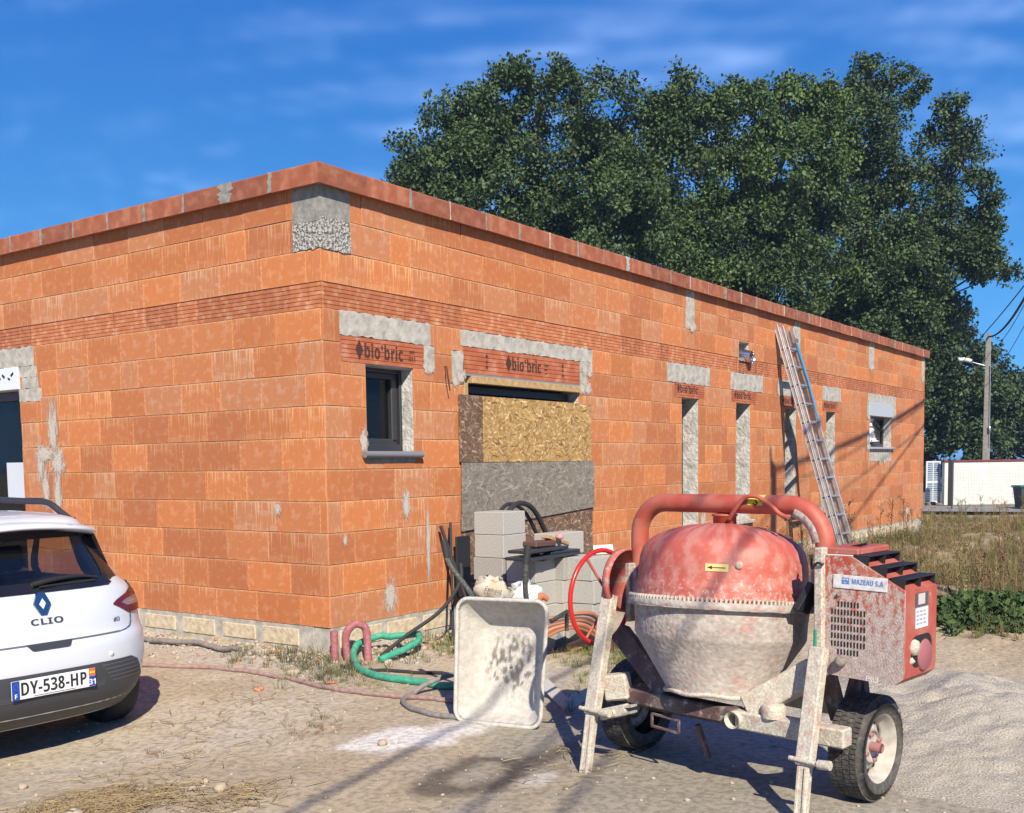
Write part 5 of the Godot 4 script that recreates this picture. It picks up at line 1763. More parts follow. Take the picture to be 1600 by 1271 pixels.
# ---------------------------------------------------------------- stacked concrete blocks
func block_stack() -> void:
	var bm := stn()
	box(bm, Vector3(0, 0.094, 0), Vector3(0.475, 0.187, 0.19), 0.004)
	bm.generate_normals()
	var mesh := bm.commit()
	var half := stn()
	box(half, Vector3(0, 0.094, 0), Vector3(0.318, 0.187, 0.30), 0.004)
	half.generate_normals()
	var hmesh := half.commit()
	# x, z, level, kind, turn
	var spots := []
	for lv in 6:
		spots.append([1.24, 0.755, lv, 1, "tall pillar"])
	for lv in 4:
		spots.append([1.262, 1.085, lv, 1, "short pillar beside the tall one"])
		spots.append([1.530, 1.160, lv, 1, "front pillar"])
		spots.append([1.60, 1.400, lv, 1, "pillar behind the handwheel"])
		spots.append([1.57, 0.80, lv, 0, "rearmost pillar"])
	spots.append([1.62, 1.10, 4, 0, ""])
	var ord := ["bottom", "second from the bottom", "third from the bottom", "fourth from the bottom", "fifth from the bottom", "topmost"]
	for s in spots:
		var o := MeshInstance3D.new()
		o.mesh = hmesh if s[3] == 1 else mesh
		o.material_override = M.block if rng.randf() < 0.6 else M.block2
		o.name = numbered("concrete_block")
		add_child(o)
		var lv: int = s[2]
		o.transform = Transform3D(Basis(UP, rng.randfn(0.0, 0.02)), Vector3(s[0] + rng.randfn(0.0, 0.006), 0.005 + lv * 0.190, s[1] + rng.randfn(0.0, 0.008)))
		var label := "pale grey concrete block, %s in the %s" % [ord[lv] if not (lv == 3 and s[4] != "tall pillar") else "topmost", s[4]]
		if s[4] == "":
			label = "long grey concrete block lying behind the black slabs on top of the stack"
		tag(o, label, "concrete block", "concrete blocks stacked by the boarded doorway")
	# black roof-tile like slabs and scraps on top
	var y := 0.775
	var q := [[Vector3(1.24, y + 0.012, 1.20), Vector3(0.76, 0.026, 0.26), 0.03, "flat black plastic slab lying lowest on the block stack"], [Vector3(1.42, y + 0.036, 1.20), Vector3(0.40, 0.022, 0.22), -0.08, "short black plastic slab in the middle of the pile on the blocks"], [Vector3(1.17, y + 0.068, 1.20), Vector3(0.60, 0.026, 0.22), 0.05, "upper black plastic slab on the block stack"]]
	for k in q:
		var s := stn()
		box(s, Vector3.ZERO, k[1], 0.006)
		for e in [-1.0, 1.0]:
			box(s, Vector3(k[1].x * 0.2 * e, -k[1].y * 0.5 - 0.008, 0), Vector3(0.05, 0.016, k[1].z * 0.9), 0.003)
		var o := put("plastic_slab", s, M.anthracite)
		o.transform = Transform3D(Basis(UP, k[2]), k[0])
		tag(o, k[3], "slab", "black slabs on the block stack")
	var pk := stn()
	box(pk, Vector3.ZERO, Vector3(0.30, 0.05, 0.14), 0.01, Basis(Vector3.BACK, -0.02))
	var po := put("brown_tile", pk, mat(lin(0.10, 0.05, 0.035), 0.7))
	po.position = Vector3(1.24, y + 0.108, 1.16)
	tag(po, "dark brown tile piece on top of the black slabs", "tile")
	var pl := stn()
	box(pl, Vector3.ZERO, Vector3(0.34, 0.03, 0.07), 0.004, Basis(Vector3.BACK, -0.24))
	var plo := put("wood_offcut", pl, M.wood)
	plo.position = Vector3(1.45, y + 0.125, 1.18)
	tag(plo, "slanting wood offcut on top of the black slabs", "offcut")
	var bl := stn(true)
	lathe(bl, [Vector2(0.001, -0.03), Vector2(0.03, -0.012), Vector2(0.034, 0.0), Vector2(0.024, 0.022), Vector2(0.001, 0.03)], 14)
	var bo := put("rubber_bung", bl, mat(lin(0.55, 0.24, 0.22), 0.6))
	bo.position = Vector3(1.42, y + 0.155, 1.24)
	tag(bo, "small pink rubber bung beside the wood offcut", "bung")
	# white card with green print propped on the front pillar
	var cd := stn()
	box(cd, Vector3.ZERO, Vector3(0.19, 0.075, 0.006), 0.001)
	var card := put("white_card", cd, mat(lin(0.70, 0.72, 0.70), 0.6))
	card.transform = Transform3D(Basis(UP, -0.5) * Basis(Vector3.RIGHT, -0.15), Vector3(1.74, y + 0.036, 1.47))
	tag(card, "white printed card leaning on the right-hand blocks behind the handwheel", "card")
	words("C E", card, mat(lin(0.05, 0.30, 0.28), 0.6), 0.032, Vector3(-0.02, -0.005, 0.0035), Basis(), "lettering", 0.12, false)
	# black conduit arching over the stack
	for k in 2:
		var s := stn(true)
		var dz := 0.09 * k
		tube(s, spline([Vector3(1.46, 0.80, 0.58 - dz), Vector3(1.52, 0.98, 0.56 - dz), Vector3(1.80, 1.17, 0.52 - dz), Vector3(2.12, 1.14 - 0.03 * k, 0.48 - dz), Vector3(2.38, 0.92 - 0.04 * k, 0.45 - dz), Vector3(2.58, 0.60, 0.42 - dz), Vector3(2.66, 0.10, 0.40 - dz)], 8), 0.024 - 0.006 * k, 10)
		tag(put("black_conduit", s, M.rubber), ["thick black conduit arching over the block stack", "thinner black conduit arching just behind the thick one"][k], "conduit", "black conduits over the blocks")

# ---------------------------------------------------------------- boards over the doorway
func boards() -> void:
	var s := stn()
	box(s, Vector3(1.84, 1.862, 0.017), Vector3(0.345, 0.615, 0.018), 0.002)
	tag(put("strand_board", s, M.osb_dark), "narrow dark weathered strand board at the left of the doorway", "board", "strand boards over the doorway")
	var s2 := stn()
	box(s2, Vector3(2.985, 1.862, 0.021), Vector3(1.94, 0.61, 0.018), 0.002)
	tag(put("strand_board", s2, M.osb), "fresh yellow strand board across the top of the doorway", "board", "strand boards over the doorway")
	var s3 := stn()
	prism(s3, PackedVector2Array([Vector2(1.68, 1.552), Vector2(1.66, 0.93), Vector2(3.995, 1.06), Vector2(3.98, 1.557)]), 0.024, 0.042)
	tag(put("strand_board", s3, M.osb_grey), "large grey weathered strand board in the middle of the doorway", "board", "strand boards over the doorway")
	var s4 := stn()
	box(s4, Vector3(2.83, 0.58, 0.012), Vector3(2.31, 0.98, 0.018), 0.002)
	tag(put("strand_board", s4, M.osb_dark), "brown strand board at the bottom of the doorway behind the blocks", "board", "strand boards over the doorway")
	# black tubes standing against the boards left of the blocks
	for q in [[Vector3(1.02, 0.03, 0.42), Vector3(1.47, 1.02, 0.05), 0.012, "dark rod leaning on the wall left of the boards"], [Vector3(1.40, 0.05, 0.40), Vector3(1.32, 1.00, 0.06), 0.015, "black tube with a pale end leaning against the left of the boards"]]:
		var r := stn(true)
		tube(r, [q[0], q[1]], q[2], 8)
		tag(put("leaning_tube", r, M.rubber), q[3], "tube", "tubes leaning by the doorway")
	var bp := stn()
	box(bp, Vector3(1.58, 0.62, 0.10), Vector3(0.20, 0.55, 0.02), 0.004)
	tag(put("black_sheet", bp, M.black), "small black sheet standing between the boards and the blocks", "sheet")

# ---------------------------------------------------------------- ladder
func ladder() -> void:
	# stands 0.98 m out, top against the wall
	var foot := Vector3(9.56, 0.0, 1.075)
	var top := Vector3(9.56, 3.555, 0.035)
	var y := (top - foot).normalized()
	var x := Vector3.RIGHT
	var z := x.cross(y)
	var t := thing("ladder", "aluminium extension ladder leaning on the long wall with a blue rope", "ladder", foot, Basis(x, y, z))
	var L := foot.distance_to(top)
	var alu := tri_tex(mat(Color(1, 1, 1), 0.42, 0.65), noise_tex(256, 0.03, [[0.0, lin(0.36, 0.35, 0.355)], [0.6, lin(0.48, 0.47, 0.475)], [1.0, lin(0.60, 0.59, 0.60)]], 4, 88), 1.0)
	for sec in 2:
		var zo := -0.035 + 0.068 * sec
		var half := 0.235 - 0.03 * sec
		for sx in [-1.0, 1.0]:
			var s := stn()
			box(s, Vector3(sx * half, L * 0.5 - 0.02 * sec, zo), Vector3(0.024, L - 0.06 * sec, 0.064), 0.003)
			box(s, Vector3(sx * (half + 0.008), L * 0.5 - 0.02 * sec, zo + 0.026), Vector3(0.03, L - 0.06 * sec, 0.008), 0.002)
			box(s, Vector3(sx * (half + 0.008), L * 0.5 - 0.02 * sec, zo - 0.026), Vector3(0.03, L - 0.06 * sec, 0.008), 0.002)
			var rail := put("rail", s, alu, t)
			var rv := stn(true)
			for k in 12:
				lathe(rv, [Vector2(0.013, 0.0), Vector2(0.010, 0.005), Vector2(0.001, 0.006)], 8, Vector3(sx * (half + 0.0125), 0.18 + k * 0.285, zo), Basis(Vector3(0, 0, 1), Vector3(sx, 0, 0), Vector3(0, 1, 0)))
			put("rivet", rv, M.dark, rail)
		for k in 12:
			var r := stn()
			box(r, Vector3(0, 0.18 + k * 0.285, zo), Vector3(half * 2.0, 0.032, 0.034), 0.005)
			put("rung", r, alu, t)
	var rope := mat(lin(0.03, 0.22, 0.42), 0.8)
	var rp := stn(true)
	tube(rp, [Vector3(0.10, L - 0.30, 0.075), Vector3(0.13, L - 0.9, 0.085), Vector3(0.12, L - 1.55, 0.08)], 0.011, 6)
	tube(rp, [Vector3(0.17, L - 0.30, 0.07), Vector3(0.17, L - 0.95, 0.082), Vector3(0.14, L - 1.52, 0.078)], 0.011, 6)
	put("rope", rp, rope, t)
	var kn := stn(true)
	for q in [[Vector3(0.13, L - 1.53, 0.08), 0.035], [Vector3(0.13, L - 1.49, 0.085), 0.028]]:
		lathe(kn, [Vector2(0.001, -q[1]), Vector2(q[1], 0.0), Vector2(0.001, q[1])], 8, q[0])
	put("rope_knot", kn, rope, t)
	var pu := stn(true)
	lathe(pu, [Vector2(0.035, -0.012), Vector2(0.028, 0.0), Vector2(0.035, 0.012)], 14, Vector3(0.13, L - 0.26, 0.08), Basis(Vector3(0, 0, 1), Vector3(1, 0, 0), Vector3(0, 1, 0)), true)
	put("pulley", pu, M.steel, t)
	var lab := stn()
	box(lab, Vector3(-0.2505, L * 0.56, -0.035), Vector3(0.002, 0.13, 0.035))
	put("sticker", lab, mat(lin(0.20, 0.16, 0.40), 0.6), t)

# ---------------------------------------------------------------- hoses, pipes and cables
func lay_tube(called: String, pts: Array, r: float, m: Material, label: String, cat: String, group := "", on_ground := true) -> void:
	var p: Array = []
	for v in spline(pts, 7):
		var q: Vector3 = v
		if on_ground:
			q.y = maxf(q.y, 0.0) + ground_y(q.x, q.z) + r * 0.85
		p.append(q)
	var s := stn(true)
	tube(s, p, r, 10)
	tag(put(called, s, m), label, cat, group)

func hoses() -> void:
	var green := tri_tex(mat(Color(1, 1, 1), 0.55), noise_tex(256, 0.04, [[0.0, lin(0.025, 0.24, 0.15)], [0.6, lin(0.04, 0.33, 0.21)], [1.0, lin(0.22, 0.36, 0.27)]], 4, 98), 2.0)
	var pink := tri_tex(mat(Color(1, 1, 1), 0.7), noise_tex(256, 0.05, [[0.0, lin(0.22, 0.07, 0.075)], [0.6, lin(0.33, 0.11, 0.12)], [1.0, lin(0.38, 0.24, 0.22)]], 4, 90), 2.0)
	var dusty := tri_tex(mat(Color(1, 1, 1), 0.8), noise_tex(256, 0.04, [[0.0, lin(0.20, 0.12, 0.11)], [0.5, lin(0.30, 0.19, 0.17)], [1.0, lin(0.34, 0.29, 0.25)]], 4, 91), 2.0)
	var greyh := tri_tex(mat(Color(1, 1, 1), 0.8), noise_tex(256, 0.04, [[0.0, lin(0.13, 0.12, 0.115)], [1.0, lin(0.30, 0.27, 0.24)]], 4, 92), 2.0)
	lay_tube("green_hose", [Vector3(0.66, 0.10, 0.33), Vector3(0.42, 0.11, 0.20), Vector3(0.20, 0.09, 0.06 + 0.06), Vector3(0.02, 0.03, 0.22), Vector3(-0.22, 0.0, 0.52), Vector3(-0.34, 0.0, 0.88), Vector3(-0.33, 0.0, 1.18), Vector3(-0.36, 0.0, 1.44), Vector3(-0.30, 0.0, 1.70)], 0.027, green, "thick green hose curling on the ground by the wall corner", "hose")
	lay_tube("green_hose", [Vector3(0.66, 0.10, 0.335), Vector3(0.52, 0.09, 0.45), Vector3(0.22, 0.03, 0.44), Vector3(0.10, 0.0, 0.42)], 0.027, green, "short green hose end folded back towards the wall", "hose")
	# pink conduit sticking out of the ground
	var s := stn(true)
	tube(s, [Vector3(-0.12, 0.0, 0.16), Vector3(-0.115, 0.27, 0.15)], 0.031, 12)
	tag(put("pink_conduit", s, pink), "upright pink conduit stub beside the looped one at the wall corner", "conduit")
	var s2 := stn(true)
	tube(s2, spline([Vector3(0.01, 0.0, 0.17), Vector3(0.0, 0.20, 0.16), Vector3(0.03, 0.285, 0.19), Vector3(0.09, 0.30, 0.22), Vector3(0.14, 0.24, 0.25), Vector3(0.12, 0.0, 0.28)], 8), 0.031, 12)
	tag(put("pink_conduit", s2, pink), "pink conduit looping out of and back into the ground at the corner", "conduit")
	lay_tube("pink_hose", [Vector3(-1.15, 0, -2.2), Vector3(-0.90, 0, -1.05), Vector3(-0.73, 0, -0.55), Vector3(-0.69, 0, 0.24), Vector3(-0.77, 0, 0.78), Vector3(-0.755, 0, 1.18), Vector3(-0.72, 0, 1.50), Vector3(-0.68, 0, 1.85)], 0.017, dusty, "long thin dusty pink hose snaking over the ground in front of the corner", "hose")
	lay_tube("grey_hose", [Vector3(-0.30, 0.10, 1.55), Vector3(-0.50, 0.06, 1.43), Vector3(-0.66, 0.0, 1.40), Vector3(-0.82, 0, 1.46), Vector3(-0.96, 0, 1.64), Vector3(-1.03, 0, 1.88), Vector3(-1.02, 0, 2.1)], 0.018, greyh, "grey hose looping in front of the wheelbarrow's left side", "hose")
	lay_tube("black_cable", [Vector3(-0.20, 0, 0.30), Vector3(-0.18, 0, 0.45), Vector3(-0.08, 0, 0.80), Vector3(0.0, 0, 1.2), Vector3(0.06, 0, 1.7)], 0.014, M.rubber, "black cable lying along the ground behind the green hose", "cable")
	lay_tube("black_cable", [Vector3(0.30, 0.02, 0.25), Vector3(0.52, 0.17, 0.35), Vector3(0.78, 0.34, 0.48), Vector3(1.02, 0.55, 0.50), Vector3(1.10, 0.70, 0.45)], 0.016, M.rubber, "black cable slanting up from the corner to the doorway", "cable", "", false)
	lay_tube("grey_pipe", [Vector3(-0.20, 0.02, -2.5), Vector3(-0.30, 0.02, -1.8), Vector3(-0.25, 0.015, -1.2), Vector3(-0.28, 0.01, -0.75)], 0.022, greyh, "grey pipe lying in the rubble along the left plinth", "pipe")
	lay_tube("blue_grey_pipe", [Vector3(0.5, 0.0, 2.2), Vector3(0.56, 0.0, 2.7), Vector3(0.52, 0.0, 3.2)], 0.014, mat(lin(0.20, 0.25, 0.30), 0.6), "thin blue-grey pipe on the ground between wheelbarrow and mixer", "pipe")
	lay_tube("black_pipe", [Vector3(1.42, 0.02, 4.50), Vector3(1.30, 0, 4.75), Vector3(1.32, 0, 5.3), Vector3(1.4, 0, 6.3)], 0.022, M.rubber, "black pipe lying on the ground right of the sand heap", "pipe")
	# bundle of copper-coloured conduits bending out of the ground
	var t := thing("conduit_bundle", "bundle of orange and brown conduits bending out of the ground by the blocks", "conduits", Vector3(1.35, 0, 1.55))
	var cols := [lin(0.36, 0.13, 0.05), lin(0.17, 0.07, 0.04), lin(0.40, 0.17, 0.07), lin(0.05, 0.04, 0.04), lin(0.30, 0.12, 0.06), lin(0.13, 0.06, 0.04), lin(0.33, 0.22, 0.18), lin(0.04, 0.03, 0.03)]
	for k in 9:
		var p := stn(true)
		var d := 0.035 * k
		tube(p, spline([Vector3(-0.50 + 0.01 * k, 0.20 + 0.012 * k, -0.06 - 0.015 * k), Vector3(-0.40, 0.235 + 0.010 * k, -0.02 - 0.015 * k), Vector3(-0.27 + 0.02 * k, 0.245 + 0.012 * k, 0.04), Vector3(-0.12 + 0.02 * k, 0.20 + 0.011 * k, 0.06), Vector3(0.02 + 0.01 * k, 0.12 + 0.008 * k, 0.08), Vector3(0.14 + d * 0.6, 0.03, 0.10), Vector3(0.20 + d * 0.7, -0.04, 0.12)], 6), 0.012 + 0.003 * (k % 3), 8)
		put("conduit", p, mat(cols[k % 8], 0.5), t)

# ---------------------------------------------------------------- small things on the ground
func stone_mesh(sd: int, w: float) -> Mesh:
	var n := noise(0.9, 2, sd)
	var rings: Array = []
	for i in 7:
		var v := PI * (i / 6.0)
		var ring: Array = []
		for k in 9:
			var a := TAU * k / 9
			var d := Vector3(cos(a) * sin(v), cos(v) * 0.62, sin(a) * sin(v) * 0.8)
			ring.append(d * w * (1.0 + 0.35 * n.get_noise_3dv(d * 1.4)))
		rings.append(ring)
	var s := stn(true)
	skin(s, rings, true)
	s.generate_normals()
	return s.commit()

func clutter() -> void:
	# heap of sand right of the wheel
	var s := stn(true)
	var hn := noise(1.6, 5, 61)
	var n := 150
	var rows: Array = []
	var cx := 0.55
	var cz := 4.55
	for j in n + 1:
		var row: Array = []
		for i in n + 1:
			var x := cx + lerpf(-2.0, 2.0, float(i) / n)
			var z := cz + lerpf(-1.7, 1.9, float(j) / n)
			var p := Vector2((x - 0.72) / 1.02, (z - 4.38) / 1.12)
			var h := 0.205 * exp(-pow(p.length(), 2.6) * 1.5)
			h += 0.11 * exp(-pow(Vector2((x + 0.15) / 0.75, (z - 4.95) / 0.75).length(), 2.4) * 1.3)
			h *= 1.0 + 0.30 * hn.get_noise_2d(x, z)
			h += (0.020 * hn.get_noise_2d(x * 3.0, z * 3.0) + 0.010 * hn.get_noise_2d(x * 13.0, z * 13.0)) * smoothstep(0.0, 0.06, h)
			for f in [[1.05, 4.20, 0.10], [0.95, 4.45, 0.055], [1.15, 4.72, 0.06], [0.45, 4.35, 0.06], [0.25, 4.55, 0.05]]:
				h -= 0.075 * exp(-Vector2(x - f[0], (z - f[1]) * 0.6).length_squared() / (f[2] * f[2]))
			row.append(Vector3(x, ground_y(x, z) + h - 0.016, z))
		rows.append(row)
	for j in n:
		for i in n:
			quad(s, rows[j][i], rows[j][i + 1], rows[j + 1][i + 1], rows[j + 1][i], UP)
	tag(put("sand_heap", s, M.heap), "low heap of grey building sand to the right of the mixer wheel", "sand heap")
	# bent pale metal strip
	var ms := stn()
	var pr: Array = []
	for q in [[-0.10, 0.085, 2.06], [-0.20, 0.06, 2.20], [-0.33, 0.03, 2.37], [-0.40, 0.022, 2.46], [-0.32, 0.065, 2.50], [-0.20, 0.085, 2.54], [-0.02, 0.095, 2.58]]:
		pr.append(Vector3(q[0], q[1], q[2]))
	for k in pr.size() - 1:
		bar(ms, pr[k], pr[k + 1] + (pr[k + 1] - pr[k]) * 0.03, 0.075, 0.006, 0.002, Vector3(0.75, 0.75, 0.2))
	tag(put("metal_strip", ms, mat(lin(0.50, 0.48, 0.44), 0.6)), "bent pale metal strip lying between wheelbarrow and mixer leg", "metal strip")
	# slate-blue panel and pipe elbow behind the wheelbarrow
	var sp := stn()
	box(sp, Vector3(0, 0.13, 0), Vector3(0.25, 0.26, 0.012), 0.003)
	box(sp, Vector3(0, 0.11, 0.008), Vector3(0.25, 0.006, 0.004))
	var so := put("slate_sheet", sp, mat(lin(0.055, 0.085, 0.13), 0.5))
	so.transform = Transform3D(Basis(UP, -1.05) * Basis(Vector3.RIGHT, -0.30), Vector3(1.30, 0.0, 1.22))
	tag(so, "slate-blue sheet leaning behind the right rim of the wheelbarrow", "sheet")
	var el := stn(true)
	tube(el, spline([Vector3(1.36, 0.02, 1.36), Vector3(1.38, 0.05, 1.44), Vector3(1.44, 0.08, 1.47), Vector3(1.50, 0.10, 1.48)], 6), 0.042, 12)
	tag(put("pipe_elbow", el, mat(lin(0.50, 0.27, 0.18), 0.6)), "pale orange pipe elbow on the grass by the conduit bundle", "pipe")
	# crumpled cement bag behind the tray
	var bg := stn(true)
	var bn := noise(2.6, 3, 95)
	var rings: Array = []
	for i in 13:
		var v := PI * i / 12.0
		var ring: Array = []
		for k in 22:
			var a := TAU * k / 22
			var d := Vector3(cos(a) * sin(v) * 0.155, cos(v) * 0.10, sin(a) * sin(v) * 0.10)
			var fold := 1.0 + 0.42 * bn.get_noise_3d(d.x * 9.0, d.y * 7.0, d.z * 9.0) + 0.10 * sin(a * 5.0 + v * 4.0)
			ring.append(d * fold)
		rings.append(ring)
	skin(bg, rings, true)
	var bag := put("cement_bag", bg, tri_tex(mat(Color(1, 1, 1), 0.85), noise_tex(256, 0.02, [[0.0, lin(0.38, 0.25, 0.12)], [0.4, lin(0.44, 0.38, 0.28)], [0.6, lin(0.46, 0.44, 0.38)], [1.0, lin(0.50, 0.48, 0.44)]], 4, 96), 1.0))
	bag.transform = Transform3D(Basis(UP, -1.0) * Basis(Vector3.BACK, -0.35), Vector3(0.60, 0.565, 1.16))
	tag(bag, "crumpled white and tan cement bag lying behind the wheelbarrow tray", "bag")
	words("Cement", bag, M.ink, 0.035, Vector3(0.0, 0.02, 0.125), Basis(Vector3.BACK, 0.12) * Basis(Vector3.RIGHT, -0.1), "lettering", 0.13, false)
	var bx := stn()
	box(bx, Vector3(0, 0.235, 0), Vector3(0.50, 0.47, 0.46), 0.02)
	var pal := put("rubble_block", bx, M.block)
	pal.position = Vector3(0.68, 0.0, 1.18)
	tag(pal, "low grey block under the cement bag, behind the wheelbarrow", "block")
	var wp := stn(true)
	rings = []
	for i in 11:
		var v := PI * i / 10.0
		var ring: Array = []
		for k in 18:
			var a := TAU * k / 18
			var d := Vector3(cos(a) * sin(v) * 0.115, cos(v) * 0.10, sin(a) * sin(v) * 0.10)
			ring.append(d * (1.0 + 0.8 * bn.get_noise_3d(d.x * 22.0 + 4.0, d.y * 20.0, d.z * 22.0)))
		rings.append(ring)
	skin(wp, rings, true)
	var wo := put("plastic_wrap", wp, mat(lin(0.72, 0.76, 0.76), 0.35))
	wo.position = Vector3(0.82, 0.53, 1.30)
	tag(wo, "ball of crumpled clear plastic wrap right of the cement bag", "plastic wrap")
	var gl := stn(true)
	tube(gl, spline([Vector3(0.84, 0.47, 1.40), Vector3(0.86, 0.51, 1.43), Vector3(0.90, 0.48, 1.46)], 5), 0.035, 8, 0.02)
	tag(put("work_glove", gl, mat(lin(0.42, 0.13, 0.06), 0.8)), "small orange-red glove below the plastic wrap", "glove")
	# rubble and clay shards along the plinth
	var cols := [lin(0.40, 0.33, 0.25), lin(0.38, 0.335, 0.27), lin(0.34, 0.33, 0.27), lin(0.42, 0.20, 0.11)]
	var meshes: Array = []
	for k in 6:
		meshes.append(stone_mesh(500 + k, 1.0))
	for c in 4:
		var xf: Array = []
		var r := RandomNumberGenerator.new()
		r.seed = 700 + c
		for k in 1500:
			var p := Vector2(r.randf_range(-4.5, 3.0), r.randf_range(-1.8, 6.0))
			var sz := 0.003 + 0.010 * pow(r.randf(), 4.0)
			if k > 1190:
				var f := r.randf()
				if f < 0.5:
					p = Vector2(r.randf_range(0.1, 3.0), 0.06 + absf(r.randfn(0.0, 0.28)))
				else:
					p = Vector2(-0.06 - absf(r.randfn(0.0, 0.2)), r.randf_range(-2.4, 0.2))
				sz = 0.006 + 0.022 * pow(r.randf(), 2.2)
			if c == 3 and (k < 1190 or k > 1290):
				continue
			var b := Basis(UP, r.randf() * TAU) * Basis(Vector3.RIGHT, r.randfn(0.0, 0.4))
			xf.append(Transform3D(b.scaled(Vector3.ONE * sz * r.randf_range(0.8, 1.3)), Vector3(p.x, ground_y(p.x, p.y) + sz * 0.25, p.y)))
		scatter("pebbles" if c < 3 else "clay_shards", meshes[c], xf, mat(cols[c], 0.95), ["pale tan pebbles strewn over the site", "whitish pebbles strewn over the site", "brownish pebbles strewn over the site", "orange clay shards along the foot of the walls"][c])
	var sm := tri_tex(mat(Color(1, 1, 1), 0.95), noise_tex(128, 0.04, [[0.0, lin(0.30, 0.24, 0.165)], [1.0, lin(0.47, 0.41, 0.31)]], 4, 97), 6.0)
	for q in [[-2.674, 1.926, 0.040, "largest pale stone at the lower left of the yard"], [-2.62, 1.74, 0.026, "rounded stone just behind the largest one"], [-2.74, 1.80, 0.022, "flat pale stone left of the largest one"], [-1.72, 2.10, 0.035, "tan stone on the spilled white powder"], [-3.05, 0.85, 0.03, "small ochre stone at the left edge of the yard"], [-0.55, 0.15, 0.055, "grey lump of mortar by the pink conduit"], [-0.33, -0.3, 0.045, "grey lump of mortar in the weeds at the left plinth"], [-3.25, 1.62, 0.045, "stone half hidden in the straw at the bottom left"]]:
		var o := put("stone", meshes[int(q[2] * 1000.0) % 6], sm)
		o.transform = Transform3D(Basis(UP, q[0] * 7.0).scaled(Vector3.ONE * q[2]), Vector3(q[0], ground_y(q[0], q[1]) + q[2] * 0.3, q[1]))
		tag(o, q[3], "stone", "loose stones in the yard")
	for q in [[-1.05, 0.35, 0.05, 0.4, "orange clay shard lying right of the car"], [0.02, 0.20, 0.06, 1.2, "broken orange clay piece between the pink conduits"], [-0.6, 0.6, 0.04, 2.0, "flat orange clay chip by the dusty pink hose"]]:
		var sh := stn()
		box(sh, Vector3.ZERO, Vector3(q[2] * 1.5, q[2] * 0.4, q[2]), q[2] * 0.12)
		var o := put("clay_shard", sh, M.belt)
		o.transform = Transform3D(Basis(UP, q[3]) * Basis(Vector3.RIGHT, 0.3), Vector3(q[0], ground_y(q[0], q[1]) + q[2] * 0.2, q[1]))
		tag(o, q[4], "clay shard", "loose clay shards")

func scatter(called: String, mesh: Mesh, xf: Array, m: Material, label: String, cols: Array = []) -> MultiMeshInstance3D:
	var mm := MultiMesh.new()
	mm.transform_format = MultiMesh.TRANSFORM_3D
	mm.use_colors = cols.size() > 0
	mm.mesh = mesh
	mm.instance_count = xf.size()
	for i in xf.size():
		mm.set_instance_transform(i, xf[i])
		if cols.size():
			mm.set_instance_color(i, cols[i])
	var o := MultiMeshInstance3D.new()
	o.multimesh = mm
	o.material_override = m
	if label:
		o.name = numbered(called)
		add_child(o)
		tag(o, label, "", "", "stuff")
	return o

# ---------------------------------------------------------------- trees
func leaf_spray(sd: int, n: int, spread: float, size: float, tint := Color(1, 1, 1)) -> Mesh:
	var r := RandomNumberGenerator.new()
	r.seed = sd
	var s := stn()
	for k in n:
		s.set_color(tint * r.randf_range(0.85, 1.18))
		var d := Vector3(r.randfn(0, 1), r.randfn(0, 1), r.randfn(0, 1)).normalized()
		var c := d * spread * pow(r.randf(), 0.5)
		var y := (d + Vector3(r.randfn(0, 0.6), r.randfn(0, 0.6) - 0.25, r.randfn(0, 0.6))).normalized()
		var x := y.cross(Vector3(r.randfn(0, 0.5), 1.0, r.randfn(0, 0.5))).normalized()
		var nn := x.cross(y)
		var L := size * r.randf_range(0.75, 1.25)
		var W := L * 0.36
		var a := c
		var b := c + y * L
		var m := c + y * L * 0.5
		tri(s, a, m + x * W + nn * W * 0.3, b, nn)
		tri(s, a, b, m - x * W + nn * W * 0.3, nn)
	s.generate_normals()
	return s.commit()

